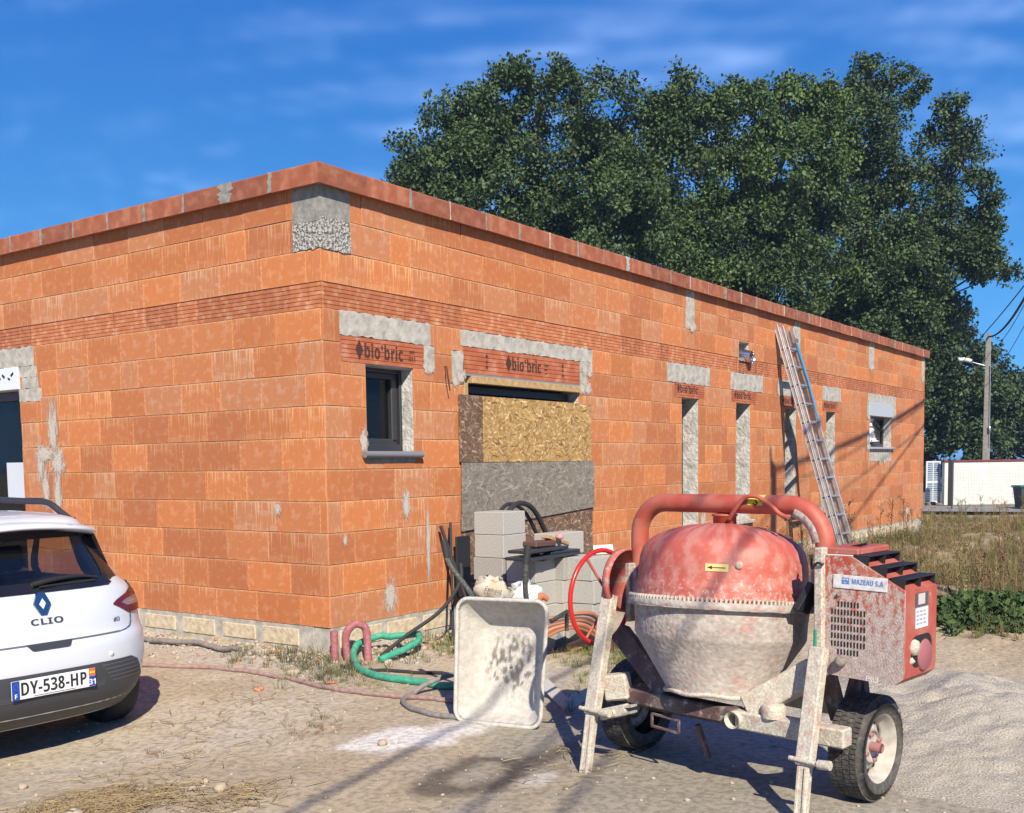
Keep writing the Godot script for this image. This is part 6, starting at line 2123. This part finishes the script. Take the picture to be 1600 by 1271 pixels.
func limb_tree(called: String, label: String, foot: Vector3, lobes: Array, hues: Array, sd: int, spray_size: float, trunk_r: float, density: float) -> void:
	var r := RandomNumberGenerator.new()
	r.seed = sd
	var t := thing(called, label, "tree", foot, Basis(), "trees behind the house")
	var s := stn(true)
	var mid := Vector3.ZERO
	for l in lobes:
		mid += Vector3(l[0], l[1], l[2]) / lobes.size()
	mid -= foot
	var fork := Vector3(mid.x * 0.25, mid.y * 0.42, mid.z * 0.25)
	tube(s, spline([Vector3(0, -0.2, 0), Vector3(fork.x * 0.3, fork.y * 0.5, 0), fork], 4), trunk_r, 10, trunk_r * 0.7)
	for l in lobes:
		var e := Vector3(l[0], l[1], l[2]) - foot
		var m := fork.lerp(e, 0.5) + Vector3(r.randfn(0, 0.3), -0.3, r.randfn(0, 0.3))
		var from := fork
		if l[3] < 1.05:
			var near := 1e9
			for q in lobes:
				var b := Vector3(q[0], q[1], q[2]) - foot
				if q[3] >= 1.05 and b.distance_to(e) < near:
					near = b.distance_to(e)
					from = b
			m = from.lerp(e, 0.5)
		tube(s, spline([from, m, e + Vector3(0, l[3] * 0.2, 0)], 4), trunk_r * 0.25 * minf(1.0, l[3]), 6, 0.02)
		for k in 5:
			var d := Vector3(r.randfn(0, 1), r.randfn(0.3, 0.7), r.randfn(0, 1)).normalized()
			tube(s, [m.lerp(e, 0.6), e + d * l[3] * 0.3, e + d * l[3] * 0.6], 0.035, 5, 0.010)
	put("trunk", s, tri_tex(mat(Color(1, 1, 1), 0.95), M.bark, 0.8), t)
	var gn := noise(0.42, 2, sd + 3)
	var kinds: Array = []
	for k in 12:
		var h: Color = hues[0].lerp(hues[1], clampf(k / 11.0, 0.0, 1.0)) * r.randf_range(0.85, 1.15)
		kinds.append(leaf_spray(sd * 20 + k, 10, 0.19, spray_size, h))
	var cs := SurfaceTool.new()
	var all: Array = lobes.duplicate()
	for l in lobes:
		var mm := fork.lerp(Vector3(l[0], l[1], l[2]) - foot, 0.62) + foot
		if mm.y > 2.5 and l[3] > 1.05:
			all.append([mm.x, mm.y, mm.z, l[3] * 0.6])
	for l in all:
		var c := Vector3(l[0], l[1], l[2]) - foot
		c += Vector3(r.randfn(0, 0.3), 0, r.randfn(0, 0.3)) * minf(l[3], 1.5)
		c.y -= 0.4 if foot.x < 25.0 else 0.1
		var R: float = l[3] * 0.88
		var nc := int(17.0 * R * R) + 10
		var tone := r.randf_range(-0.2, 0.25)
		for q in nc:
			var d := Vector3(r.randfn(0, 1), r.randfn(0.1, 1), r.randfn(0, 1)).normalized()
			var cc := c + d * R * (0.55 + 0.45 * pow(r.randf(), 0.45))
			var cr := r.randf_range(0.22, 0.48) * minf(1.0, R)
			if gn.get_noise_3dv((cc + foot) * 1.6) < (-0.17 if R > 0.95 else -0.45):
				continue
			var tint := r.randf() * 0.6 + tone
			for k in int(density * cr / 0.35):
				var p := cc + Vector3(r.randfn(0, 0.55), r.randfn(0, 0.42), r.randfn(0, 0.55)) * cr
				var b := Basis(Vector3(r.randfn(0, 1), r.randfn(0, 1), r.randfn(0, 1)).normalized(), r.randf() * TAU)
				cs.append_from(kinds[clampi(int((tint + r.randfn(0.2, 0.2)) * 12.0), 0, 11)], 0, Transform3D(b.scaled(Vector3.ONE * r.randf_range(0.8, 1.2)), p))
	put("crown", cs.commit(), M.foliage, t)

func trees() -> void:
	M.bark = noise_tex(256, 0.05, [[0.0, lin(0.025, 0.022, 0.018)], [1.0, lin(0.075, 0.065, 0.05)]], 4, 110)
	var f := mat(Color(1, 1, 1), 0.6)
	f.vertex_color_use_as_albedo = true
	f.backlight_enabled = true
	f.backlight = lin(0.03, 0.055, 0.012)
	f.cull_mode = BaseMaterial3D.CULL_DISABLED
	M.foliage = f
	var dark := Color(0.021, 0.043, 0.013)
	var mid := Color(0.062, 0.108, 0.027)
	var blue := Color(0.018, 0.041, 0.019)
	limb_tree("broadleaf_tree", "round dark green tree behind the house, left of the other trees", Vector3(22.1, 0, -12.0), [[22.3, 13.0, -12.9, 1.43], [21.5, 12.1, -13.9, 1.63], [20.7, 10.9, -15.0, 1.43], [20.1, 10.5, -15.8, 0.84], [23.1, 12.6, -11.8, 1.59], [23.6, 11.9, -11.0, 1.09], [21.7, 10.4, -13.4, 2.19], [22.8, 10.4, -11.8, 2.19], [23.4, 9.1, -10.8, 1.79], [20.8, 9.7, -14.6, 1.19], [22.3, 8.6, -12.4, 1.99], [23.8, 10.5, -10.4, 1.00], [22.7, 13.7, -12.4, 0.76], [22.0, 13.4, -13.4, 0.80], [19.9, 10.2, -16.0, 0.52], [21.2, 12.4, -14.4, 0.90], [20.2, 11.0, -15.6, 1.0], [20.9, 11.7, -14.8, 1.15], [19.8, 10.7, -16.1, 0.7]], [dark, mid], 21, 0.12, 0.34, 18.0)
	limb_tree("broadleaf_tree", "wide dark green tree behind the house, middle of the group", Vector3(27.1, 0, -8.1), [[26.7, 13.1, -10.2, 1.16], [27.2, 12.4, -9.3, 1.69], [28.1, 12.9, -8.1, 1.27], [28.9, 12.9, -7.0, 1.31], [29.4, 12.9, -6.2, 0.95], [26.9, 10.5, -9.6, 1.90], [28.1, 10.6, -7.8, 2.11], [29.0, 10.7, -6.5, 1.90], [26.4, 8.8, -10.0, 1.69], [27.5, 8.3, -8.3, 2.11], [28.8, 8.3, -6.6, 1.90], [25.8, 9.1, -10.9, 1.06], [26.4, 12.2, -10.4, 0.89], [27.8, 13.6, -8.6, 0.68], [28.6, 13.6, -7.5, 0.72], [28.5, 9.7, -7.1, 1.69], [30.2, 12.2, -6.4, 1.1], [30.4, 10.6, -6.4, 1.4], [25.6, 11.9, -10.6, 1.1], [27.1, 6.8, -8.8, 1.69], [24.9, 11.2, -10.6, 1.3], [25.0, 9.7, -10.4, 1.5]], [dark, Color(0.086, 0.148, 0.030)], 22, 0.12, 0.36, 18.0)
	limb_tree("broadleaf_tree", "tallest tree with a narrow top, right end of the group above the roof corner", Vector3(32.2, 0, -4.9), [[32.5, 15.0, -5.6, 0.80], [32.2, 14.1, -5.8, 1.03], [32.3, 12.7, -5.5, 1.34], [31.8, 11.6, -6.1, 1.38], [33.0, 11.9, -4.5, 1.47], [34.0, 13.1, -3.3, 0.80], [34.0, 12.1, -3.0, 1.12], [34.2, 10.6, -2.6, 0.98], [33.1, 10.2, -4.0, 1.79], [32.2, 9.7, -5.3, 1.79], [33.8, 8.8, -2.9, 1.00], [34.5, 8.3, -1.8, 0.71], [32.5, 7.9, -4.7, 2.01], [31.7, 7.5, -5.7, 1.79], [33.3, 8.0, -3.5, 0.98], [33.9, 13.8, -3.4, 0.49], [32.9, 14.5, -5.0, 0.58], [34.7, 8.0, -1.5, 0.40], [31.2, 8.2, -6.5, 1.79], [34.3, 9.7, -2.4, 0.67], [34.0, 8.9, -2.5, 0.85], [34.3, 8.5, -2.1, 0.7], [34.2, 6.6, -5.6, 1.9], [35.0, 7.1, -4.5, 1.25], [34.8, 5.2, -4.7, 1.3], [33.5, 6.2, -6.6, 2.0], [34.1, 4.3, -5.3, 1.8]], [dark, mid], 23, 0.12, 0.32, 18.0)
	limb_tree("broadleaf_tree", "low dark bluish tree behind the white wall and the lamp pole", Vector3(42.4, 0, -6.2), [[41.9, 6.4, -6.7, 2.50], [42.8, 6.1, -5.5, 1.72], [43.6, 5.4, -4.2, 1.17], [43.0, 3.9, -4.8, 2.00], [41.9, 3.7, -6.4, 2.50], [43.8, 3.4, -3.6, 1.25], [44.4, 4.0, -2.9, 1.00], [42.3, 2.3, -5.7, 1.53], [43.4, 2.3, -4.1, 1.39], [43.1, 7.4, -5.1, 0.83], [40.5, 5.9, -8.8, 2.50], [43.4, 6.4, -4.6, 0.61], [44.2, 5.0, -3.2, 0.61]], [blue, Color(0.052, 0.088, 0.028)], 24, 0.17, 0.30, 12.0)
	limb_tree("broadleaf_tree", "farthest dark tree at the right edge behind the lamp pole", Vector3(56.2, 0, -3.6), [[55.5, 3.7, -4.4, 1.76], [56.4, 5.1, -3.3, 2.09], [54.9, 2.4, -5.2, 1.35], [55.8, 2.0, -3.8, 1.69], [57.3, 4.0, -1.9, 2.03]], [blue, Color(0.04, 0.066, 0.03)], 25, 0.19, 0.28, 11.0)

# ---------------------------------------------------------------- the far side of the yard
func far_side() -> void:
	var along := Vector3(0.57, 0, 0.82).normalized()
	var face := Vector3(-0.82, 0, 0.57).normalized()
	var st := stn()
	quad(st, Vector3(22.2, 0.10, -14), Vector3(25.4, 0.10, -14), Vector3(31.0, 0.10, 16), Vector3(27.0, 0.10, 16), UP)
	tag(put("street", st, tri_tex(mat(Color(1, 1, 1), 0.9), noise_tex(256, 0.1, [[0.0, lin(0.19, 0.185, 0.18)], [1.0, lin(0.28, 0.275, 0.27)]], 3, 120), 1.0)), "grey asphalt street beyond the weeds", "", "", "structure")
	var vg := stn()
	quad(vg, Vector3(25.4, 0.09, -14), Vector3(45.0, 0.09, -14), Vector3(60.0, 0.09, 16), Vector3(31.0, 0.09, 16), UP)
	tag(put("verge", vg, tri_tex(mat(Color(1, 1, 1), 0.95), noise_tex(256, 0.06, [[0.0, lin(0.10, 0.10, 0.04)], [1.0, lin(0.26, 0.22, 0.10)]], 4, 121), 0.8)), "grassy verge along the white wall", "", "", "structure")
	var wall := thing("garden_wall", "long low white rendered wall with a dark red cap across the street", "wall", Vector3(28.80, 0.05, -2.10), Basis(along, UP, along.cross(UP)))
	var w := stn()
	box(w, Vector3(5.0, 0.68, -0.1), Vector3(10.0, 1.38, 0.2), 0.005)
	put("wall_face", w, relief(tri_tex(mat(Color(1, 1, 1), 0.85), noise_tex(256, 0.02, [[0.0, lin(0.50, 0.50, 0.485)], [1.0, lin(0.60, 0.60, 0.585)]], 4, 122), 0.5), grey_tex(256, 0.1, 3, 123), 0.6), wall)
	var c := stn()
	box(c, Vector3(5.0, 1.40, -0.1), Vector3(10.06, 0.055, 0.28), 0.006)
	put("wall_cap", c, mat(lin(0.14, 0.028, 0.032), 0.6), wall)
	# white gate standing at an angle left of the wall
	var g := thing("white_gate", "white louvred gate leaf between the house end and the white wall", "gate", Vector3(28.72, 0.10, -2.62), Basis(Vector3(0.80, 0, 0.60), UP, Vector3(-0.60, 0, 0.80)))
	var gw := mat(lin(0.55, 0.58, 0.62), 0.5)
	var gf := stn()
	for q in [[0.0, 0.70, 0.05, 1.30], [0.24, 0.70, 0.035, 1.26], [0.50, 0.70, 0.05, 1.30]]:
		box(gf, Vector3(q[0], q[1], 0), Vector3(q[2], q[3], 0.04), 0.004)
	for y in [0.07, 0.70, 1.33]:
		box(gf, Vector3(0.25, y, 0), Vector3(0.5, 0.05, 0.036), 0.004)
	put("gate_frame", gf, gw, g)
	for k in 18:
		var s := stn()
		box(s, Vector3(0.25, 0.12 + 0.067 * k, -0.005), Vector3(0.46, 0.045, 0.016), 0.002, Basis(Vector3.RIGHT, 0.5))
		put("slat", s, mat(lin(0.42, 0.50, 0.62), 0.5), g)
	# posts and mesh
	for q in [[Vector3(27.95, 0, -1.72), 0.085, 1.48, lin(0.035, 0.033, 0.032), "thick dark fence post at the left end of the white wall"], [Vector3(25.75, 0, -1.18), 0.022, 1.45, lin(0.05, 0.05, 0.05), "thin dark fence post carrying the wire mesh"], [Vector3(27.6, 0, 1.5), 0.022, 1.3, lin(0.05, 0.05, 0.05), "thin dark fence post at the far right end of the wire mesh"]]:
		var p := stn()
		box(p, q[0] + Vector3(0, q[2] * 0.5, 0), Vector3(q[1] * 1.6, q[2], q[1] * 1.6), 0.006)
		tag(put("fence_post", p, mat(q[3], 0.7)), q[4], "post")
	var a := Vector3(25.75, 0.12, -1.18)
	var b := Vector3(27.6, 0.12, 1.5)
	var wm := stn()
	for k in 13:
		bar(wm, a + UP * (0.02 + 0.095 * k), b + UP * (0.02 + 0.095 * k), 0.0045, 0.0045, 0.0)
	for k in 43:
		var p := a.lerp(b, k / 42.0)
		bar(wm, p, p + UP * 1.17, 0.004, 0.004, 0.0)
	tag(put("wire_fence", wm, mat(lin(0.33, 0.34, 0.34), 0.6)), "wire mesh fence in front of the white wall", "fence")
	# litter under the gate
	var jl := stn()
	for q in [[-0.1, 0.15, 0.3, 0.25], [0.25, 0.10, 0.35, 0.18], [0.5, 0.08, 0.3, 0.15]]:
		box(jl, Vector3(28.5, 0.0, -2.7) + along * q[0] + UP * q[1], Vector3(q[2], q[3], 0.3), 0.04, Basis(UP, q[0] * 3.0))
	tag(put("rubble_pile", jl, mat(lin(0.16, 0.14, 0.12), 0.95)), "dark pile of odds and ends below the white gate", "rubble")
	var wb := stn()
	box(wb, Vector3(23.6, 0.62, -1.75), Vector3(0.10, 0.75, 0.05), 0.004)
	tag(put("white_stake", wb, mat(lin(0.70, 0.72, 0.74), 0.6)), "white stake just past the end of the long wall", "stake")
	# bin and crate
	var bn := thing("wheelie_bin", "dark grey rubbish bin with a green lid in front of the white wall", "bin", Vector3(26.85, 0.10, 0.55), Basis(along, UP, along.cross(UP)))
	var bb := stn()
	skin(bb, [[Vector3(-0.20, 0.02, -0.2), Vector3(0.24, 0.02, -0.2), Vector3(0.24, 0.02, 0.2), Vector3(-0.20, 0.02, 0.2)], [Vector3(-0.25, 0.58, -0.26), Vector3(0.30, 0.58, -0.26), Vector3(0.30, 0.58, 0.26), Vector3(-0.25, 0.58, 0.26)]], true, true, true)
	put("bin_body", bb, mat(lin(0.05, 0.055, 0.065), 0.6), bn)
	var bl := stn()
	box(bl, Vector3(0.02, 0.615, 0.0), Vector3(0.64, 0.07, 0.60), 0.025)
	put("lid", bl, mat(lin(0.01, 0.15, 0.12), 0.5), bn)
	var cr := thing("wooden_crate", "pale wooden crate beside the bin at the right edge", "crate", Vector3(25.95, 0.08, 0.86), Basis(along, UP, along.cross(UP)))
	for k in 6:
		var s := stn()
		box(s, Vector3(0.30, 0.07 + 0.105 * k, 0.0), Vector3(0.62, 0.085, 0.5), 0.005)
		put("plank", s, M.wood, cr)
	# house far behind
	var fh := thing("distant_house", "pale house with a low roof behind the white wall at the right edge", "house", Vector3(47.5, 0, 1.6), Basis(along, UP, along.cross(UP)))
	var hw := stn()
	box(hw, Vector3(3.0, 0.9, -2.5), Vector3(7.0, 1.8, 5.0))
	put("wall", hw, mat(lin(0.42, 0.38, 0.34), 0.9), fh)
	var hr := stn()
	prism(hr, PackedVector2Array([Vector2(-0.8, 1.75), Vector2(6.8, 1.75), Vector2(6.0, 2.15), Vector2(0.6, 2.15)]), -5.2, 0.2)
	put("roof", hr, mat(lin(0.36, 0.30, 0.27), 0.9), fh)

func sagging(a: Vector3, b: Vector3, sag: float, n := 24) -> Array:
	var o: Array = []
	for k in n + 1:
		var u := float(k) / n
		o.append(a.lerp(b, u) - UP * sag * 4.0 * u * (1.0 - u))
	return o

func poles_and_wires() -> void:
	var t := thing("street_lamp_pole", "tall concrete pole with a street lamp behind the white wall", "pole", Vector3(39.4, 0.05, -3.0))
	var s := stn()
	skin(s, [[Vector3(-0.14, 0, -0.12), Vector3(0.14, 0, -0.12), Vector3(0.14, 0, 0.12), Vector3(-0.14, 0, 0.12)], [Vector3(-0.09, 6.38, -0.075), Vector3(0.09, 6.38, -0.075), Vector3(0.09, 6.38, 0.075), Vector3(-0.09, 6.38, 0.075)]], true, true, true)
	put("pole", s, tri_tex(mat(Color(1, 1, 1), 0.9), noise_tex(128, 0.05, [[0.0, lin(0.20, 0.185, 0.165)], [1.0, lin(0.32, 0.30, 0.27)]], 4, 130), 1.0), t)
	var ar := stn(true)
	tube(ar, spline([Vector3(-0.05, 5.12, -0.10), Vector3(-0.2, 5.22, -0.4), Vector3(-0.38, 5.32, -0.66)], 4), 0.03, 8)
	put("lamp_arm", ar, M.steel, t)
	var lh := stn(true)
	tube(lh, [Vector3(-0.30, 5.28, -0.52), Vector3(-0.36, 5.34, -0.64), Vector3(-0.44, 5.38, -0.80), Vector3(-0.52, 5.385, -0.95), Vector3(-0.56, 5.37, -1.0)], 0.085, 10)
	put("lamp_head", lh, mat(lin(0.55, 0.58, 0.62), 0.4), t)
	var cb := stn(true)
	tube(cb, [Vector3(-0.13, 1.9, 0.13), Vector3(-0.12, 5.1, 0.11)], 0.02, 6)
	box(cb, Vector3(-0.1, 2.6, 0.13), Vector3(0.16, 0.25, 0.06))
	put("junction_box", cb, M.steel, t)
	var np := thing("utility_pole", "utility pole to the right of the view whose shadow stands on the long wall", "pole", Vector3(3.7, 0.0, 6.0))
	var p := stn(true)
	tube(p, [Vector3(0, -0.1, 0), Vector3(0, 7.75, 0)], 0.12, 12, 0.085)
	tube(p, [Vector3(-0.12, 7.6, 0.03), Vector3(-0.16, 8.05, 0.03)], 0.03, 6)
	put("pole", p, tri_tex(mat(Color(1, 1, 1), 0.9), M.bark, 0.7), np)
	var top := Vector3(3.7, 7.7, 6.0)
	var q := [
		[top, Vector3(39.4, 6.3, -3.0), 1.35, 0.032, "thick overhead cable from the lamp pole towards the upper right"],
		[top + Vector3(0, -0.35, 0), Vector3(39.4, 5.7, -2.9), 0.9, 0.010, "overhead cable just below the thick one right of the lamp pole"],
		[top + Vector3(0, -0.9, 0.1), Vector3(39.4, 4.6, -2.9), 0.5, 0.009, "lowest overhead cable right of the lamp pole"],
		[Vector3(3.7, 6.5, 6.8), Vector3(72.0, 7.6, -12.7), 0.9, 0.016, "thin wire crossing the sky above the lamp pole"],
		[Vector3(3.7, 6.2, 6.0), Vector3(-16.87, 5.6, 9.51), 0.1, 0.019, "overhead cable behind the viewer that shades the yard"],
		[top + Vector3(0, -0.55, 0), Vector3(-17.8, 5.4, 11.2), 0.4, 0.014, "second cable behind the viewer that shades the mixer"],
		[top + Vector3(0, -0.8, 0), Vector3(-17.8, 5.0, 11.6), 0.4, 0.014, "third cable behind the viewer that shades the mixer's foot"]]
	for w in q:
		var c := stn(true)
		tube(c, sagging(w[0], w[1], w[2]), w[3], 6)
		tag(put("overhead_cable", c, M.rubber), w[4], "cable", "overhead cables")

# ---------------------------------------------------------------- weeds and grass
func tuft(sd: int, n: int, h: float, lean: float, w: float, spread: float) -> Mesh:
	var r := RandomNumberGenerator.new()
	r.seed = sd
	var s := stn()
	for k in n:
		var a := r.randf() * TAU
		var d := Vector3(cos(a), 0, sin(a))
		var o := d * spread * r.randf()
		var hh := h * r.randf_range(0.55, 1.15)
		var l := lean * r.randf_range(0.4, 1.4)
		var x := Vector3(-d.z, 0, d.x) * w
		var m := o + Vector3(0, hh * 0.6, 0) + d * hh * l * 0.35
		var e := o + Vector3(0, hh * (1.0 - 0.25 * l), 0) + d * hh * l
		tri(s, o - x, o + x, m + x * 0.7, d)
		tri(s, o - x, m + x * 0.7, m - x * 0.7, d)
		tri(s, m - x * 0.7, m + x * 0.7, e, d)
	s.generate_normals()
	return s.commit()

func seed_stalk(sd: int) -> Mesh:
	var r := RandomNumberGenerator.new()
	r.seed = sd
	var s := stn()
	bar(s, Vector3(0, 0, 0), Vector3(0.03, 0.7, 0.02), 0.007, 0.007, 0.0)
	for k in 9:
		var y := 0.22 + 0.055 * k
		var a := r.randf() * TAU
		var d := Vector3(cos(a), r.randf_range(0.8, 1.5), sin(a)).normalized()
		var o := Vector3(0.03 * y / 0.7, y, 0.02)
		var L := r.randf_range(0.08, 0.2)
		bar(s, o, o + d * L, 0.004, 0.004, 0.0)
		for j in 7:
			var p := o + d * L * (0.4 + 0.6 * j / 6.0) + Vector3(r.randfn(0, 0.012), r.randfn(0, 0.012), r.randfn(0, 0.012))
			var v := Vector3(r.randfn(0, 1), r.randfn(0, 1), r.randfn(0, 1)).normalized() * 0.018
			tri(s, p - v, p + v.cross(d), p + v, UP)
	s.generate_normals()
	return s.commit()

func vegetation() -> void:
	var r := RandomNumberGenerator.new()
	r.seed = 77
	var m := mat(Color(1, 1, 1), 0.85)
	m.vertex_color_use_as_albedo = true
	m.cull_mode = BaseMaterial3D.CULL_DISABLED
	m.backlight_enabled = true
	m.backlight = lin(0.05, 0.045, 0.015)
	var gn := noise(0.35, 3, 140)
	var straw := [Color(0.30, 0.225, 0.105), Color(0.22, 0.155, 0.075), Color(0.155, 0.135, 0.05), Color(0.12, 0.125, 0.04), Color(0.17, 0.105, 0.06)]
	for v in 3:
		var xf: Array = []
		var cols: Array = []
		for k in 9500:
			var x := 3.2 + 20.0 * pow(r.randf(), 1.7)
			var z := r.randf_range(0.35, 5.6 + 0.2 * x)
			if x > 17.9: z = r.randf_range(-6.0, 6.0)
			var g := gn.get_noise_2d(x, z)
			var edge := clampf((x - 3.5 + 0.6 * g) / 2.0, 0.0, 1.0)
			if z < 1.2 and x < 9.0 and r.randf() < 0.75: continue
			if g < -0.10 and r.randf() < 0.85: continue
			if r.randf() > edge: continue
			var sc := r.randf_range(0.45, 1.1) * (0.40 + 0.6 * clampf(g + 0.4, 0.0, 1.0)) * (0.45 + 0.3 * clampf((x - 3.5) / 4.0, 0.0, 1.0))
			xf.append(Transform3D(Basis(UP, r.randf() * TAU).scaled(Vector3(sc, sc * r.randf_range(0.7, 1.2), sc)), Vector3(x, ground_y(x, z) - 0.01, z)))
			var c: Color = straw[r.randi() % 5]
			c = c.lerp(Color(0.10, 0.13, 0.035), clampf(-0.1 + gn.get_noise_2d(x * 0.7 + 30.0, z * 0.7) * 1.5, 0.0, 0.8))
			cols.append(c * r.randf_range(0.75, 1.25))
		scatter("dry_weeds", tuft(150 + v, [14, 11, 16][v], [0.42, 0.55, 0.28][v], [0.55, 0.35, 0.8][v], [0.006, 0.005, 0.007][v], 0.10), xf, m, ["dry tan weeds covering the ground right of the house", "taller brown weeds among the dry weeds", "low matted dry grass between the weeds"][v], cols)
	var xs: Array = []
	var cs: Array = []
	for k in 420:
		var x := 4.5 + 17.0 * pow(r.randf(), 1.3)
		var z := r.randf_range(0.5, 5.0 + 0.15 * x)
		if gn.get_noise_2d(x, z) < -0.05: continue
		var sc := r.randf_range(0.45, 0.95)
		xs.append(Transform3D(Basis(UP, r.randf() * TAU).scaled(Vector3.ONE * sc), Vector3(x, ground_y(x, z), z)))
		cs.append([Color(0.16, 0.095, 0.05), Color(0.13, 0.12, 0.045), Color(0.24, 0.17, 0.07)][r.randi() % 3] * r.randf_range(0.8, 1.2))
	for q in [[10.6, 0.45, 1.0], [10.9, 0.6, 1.2], [11.3, 0.5, 0.9], [8.6, 0.5, 1.0], [13.0, 0.5, 1.0], [14.2, 0.6, 1.1], [12.2, 0.9, 1.2]]:
		xs.append(Transform3D(Basis(UP, q[0]).scaled(Vector3.ONE * q[2]), Vector3(q[0], ground_y(q[0], q[1]), q[1])))
		cs.append(Color(0.085, 0.07, 0.035))
	scatter("seed_stalks", seed_stalk(160), xs, m, "dry brown seed stalks standing above the weeds", cs)
	# green bramble at the edge of the track
	xs = []; cs = []
	for k in 1000:
		var x := 4.25 + r.randfn(0.0, 0.36)
		var z := 4.15 + r.randfn(0.0, 0.42) + (x - 4.25) * 0.3
		var h := 0.20 * exp(-Vector2((x - 4.3) / 0.7, (z - 4.15) / 0.8).length_squared())
		xs.append(Transform3D(Basis(Vector3(r.randfn(0, 1), r.randfn(0, 1), r.randfn(0, 1)).normalized(), r.randf() * TAU).scaled(Vector3.ONE * r.randf_range(0.35, 0.6)), Vector3(x, ground_y(x, z) + 0.03 + h * r.randf(), z)))
		cs.append(Color(0.035, 0.075, 0.018).lerp(Color(0.075, 0.12, 0.03), r.randf()) * r.randf_range(0.8, 1.2))
	scatter("green_weeds", leaf_spray(170, 9, 0.16, 0.13), xs, m, "leafy green weeds beside the sandy track", cs)
	# grass round the foot of the walls, behind the wheelbarrow
	xs = []; cs = []
	for q in [[-0.28, -0.1, 0.14, 0.42, 120, 0], [-0.42, 0.32, 0.22, 0.15, 60, 0], [0.95, 0.35, 0.35, 0.18, 120, 1], [1.55, 1.95, 0.35, 0.40, 330, 1], [1.15, 2.35, 0.3, 0.35, 160, 1], [-0.60, 0.85, 0.1, 0.12, 30, 1], [0.1, 2.75, 0.25, 0.25, 60, 1], [-1.50, 1.36, 0.09, 0.10, 26, 0], [-1.62, 1.50, 0.09, 0.08, 22, 2], [-2.15, 1.0, 0.12, 0.12, 10, 2]]:
		for k in q[4]:
			var x: float = q[0] + r.randfn(0.0, q[2])
			var z: float = q[1] + r.randfn(0.0, q[3])
			if x > -0.02 and z < 0.03: continue
			var sc := r.randf_range(0.10, 0.28) * (0.5 if q[4] < 50 else 1.0)
			xs.append(Transform3D(Basis(UP, r.randf() * TAU).scaled(Vector3(sc, sc * r.randf_range(0.6, 1.2), sc)), Vector3(x, ground_y(x, z) - 0.004, z)))
			var c: Color = [Color(0.085, 0.10, 0.045), Color(0.12, 0.15, 0.035), Color(0.16, 0.08, 0.05)][q[5]]
			cs.append(c.lerp(Color(0.27, 0.22, 0.10), r.randf() * 0.55) * r.randf_range(0.75, 1.25))
	scatter("grass_tufts", tuft(180, 12, 0.40, 0.8, 0.010, 0.16), xs, m, "short grass and weeds along the foot of the walls", cs)
	# straw trodden into the yard
	xs = []; cs = []
	for q in [[-3.05, 1.48, 0.12, 0.09, 190], [-3.0, 1.72, 0.16, 0.10, 130], [-3.25, 1.45, 0.12, 0.12, 90], [-2.75, 2.1, 0.16, 0.12, 60], [-2.5, 1.2, 0.3, 0.25, 30], [-1.5, 0.7, 0.4, 0.3, 40], [-1.2, 3.1, 0.3, 0.2, 20]]:
		for k in q[4] * 3:
			var x: float = q[0] + r.randfn(0.0, q[2])
			var z: float = q[1] + r.randfn(0.0, q[3])
			xs.append(Transform3D((Basis(UP, r.randf() * TAU) * Basis(Vector3.RIGHT, r.randfn(0.0, 0.12))).scaled(Vector3.ONE * r.randf_range(0.5, 1.2)), Vector3(x, ground_y(x, z) + 0.006 + 0.012 * r.randf(), z)))
			cs.append(Color(0.36, 0.265, 0.135) * r.randf_range(0.5, 1.15))
	var sw := stn()
	bar(sw, Vector3(-0.05, 0.002, 0.0), Vector3(0.01, 0.006, 0.006), 0.0035, 0.0025, 0.0)
	bar(sw, Vector3(0.01, 0.006, 0.006), Vector3(0.055, 0.002, -0.004), 0.003, 0.0025, 0.0)
	sw.generate_normals()
	scatter("straw", sw.commit(), xs, m, "dry straw strewn on the ground at the lower left", cs)
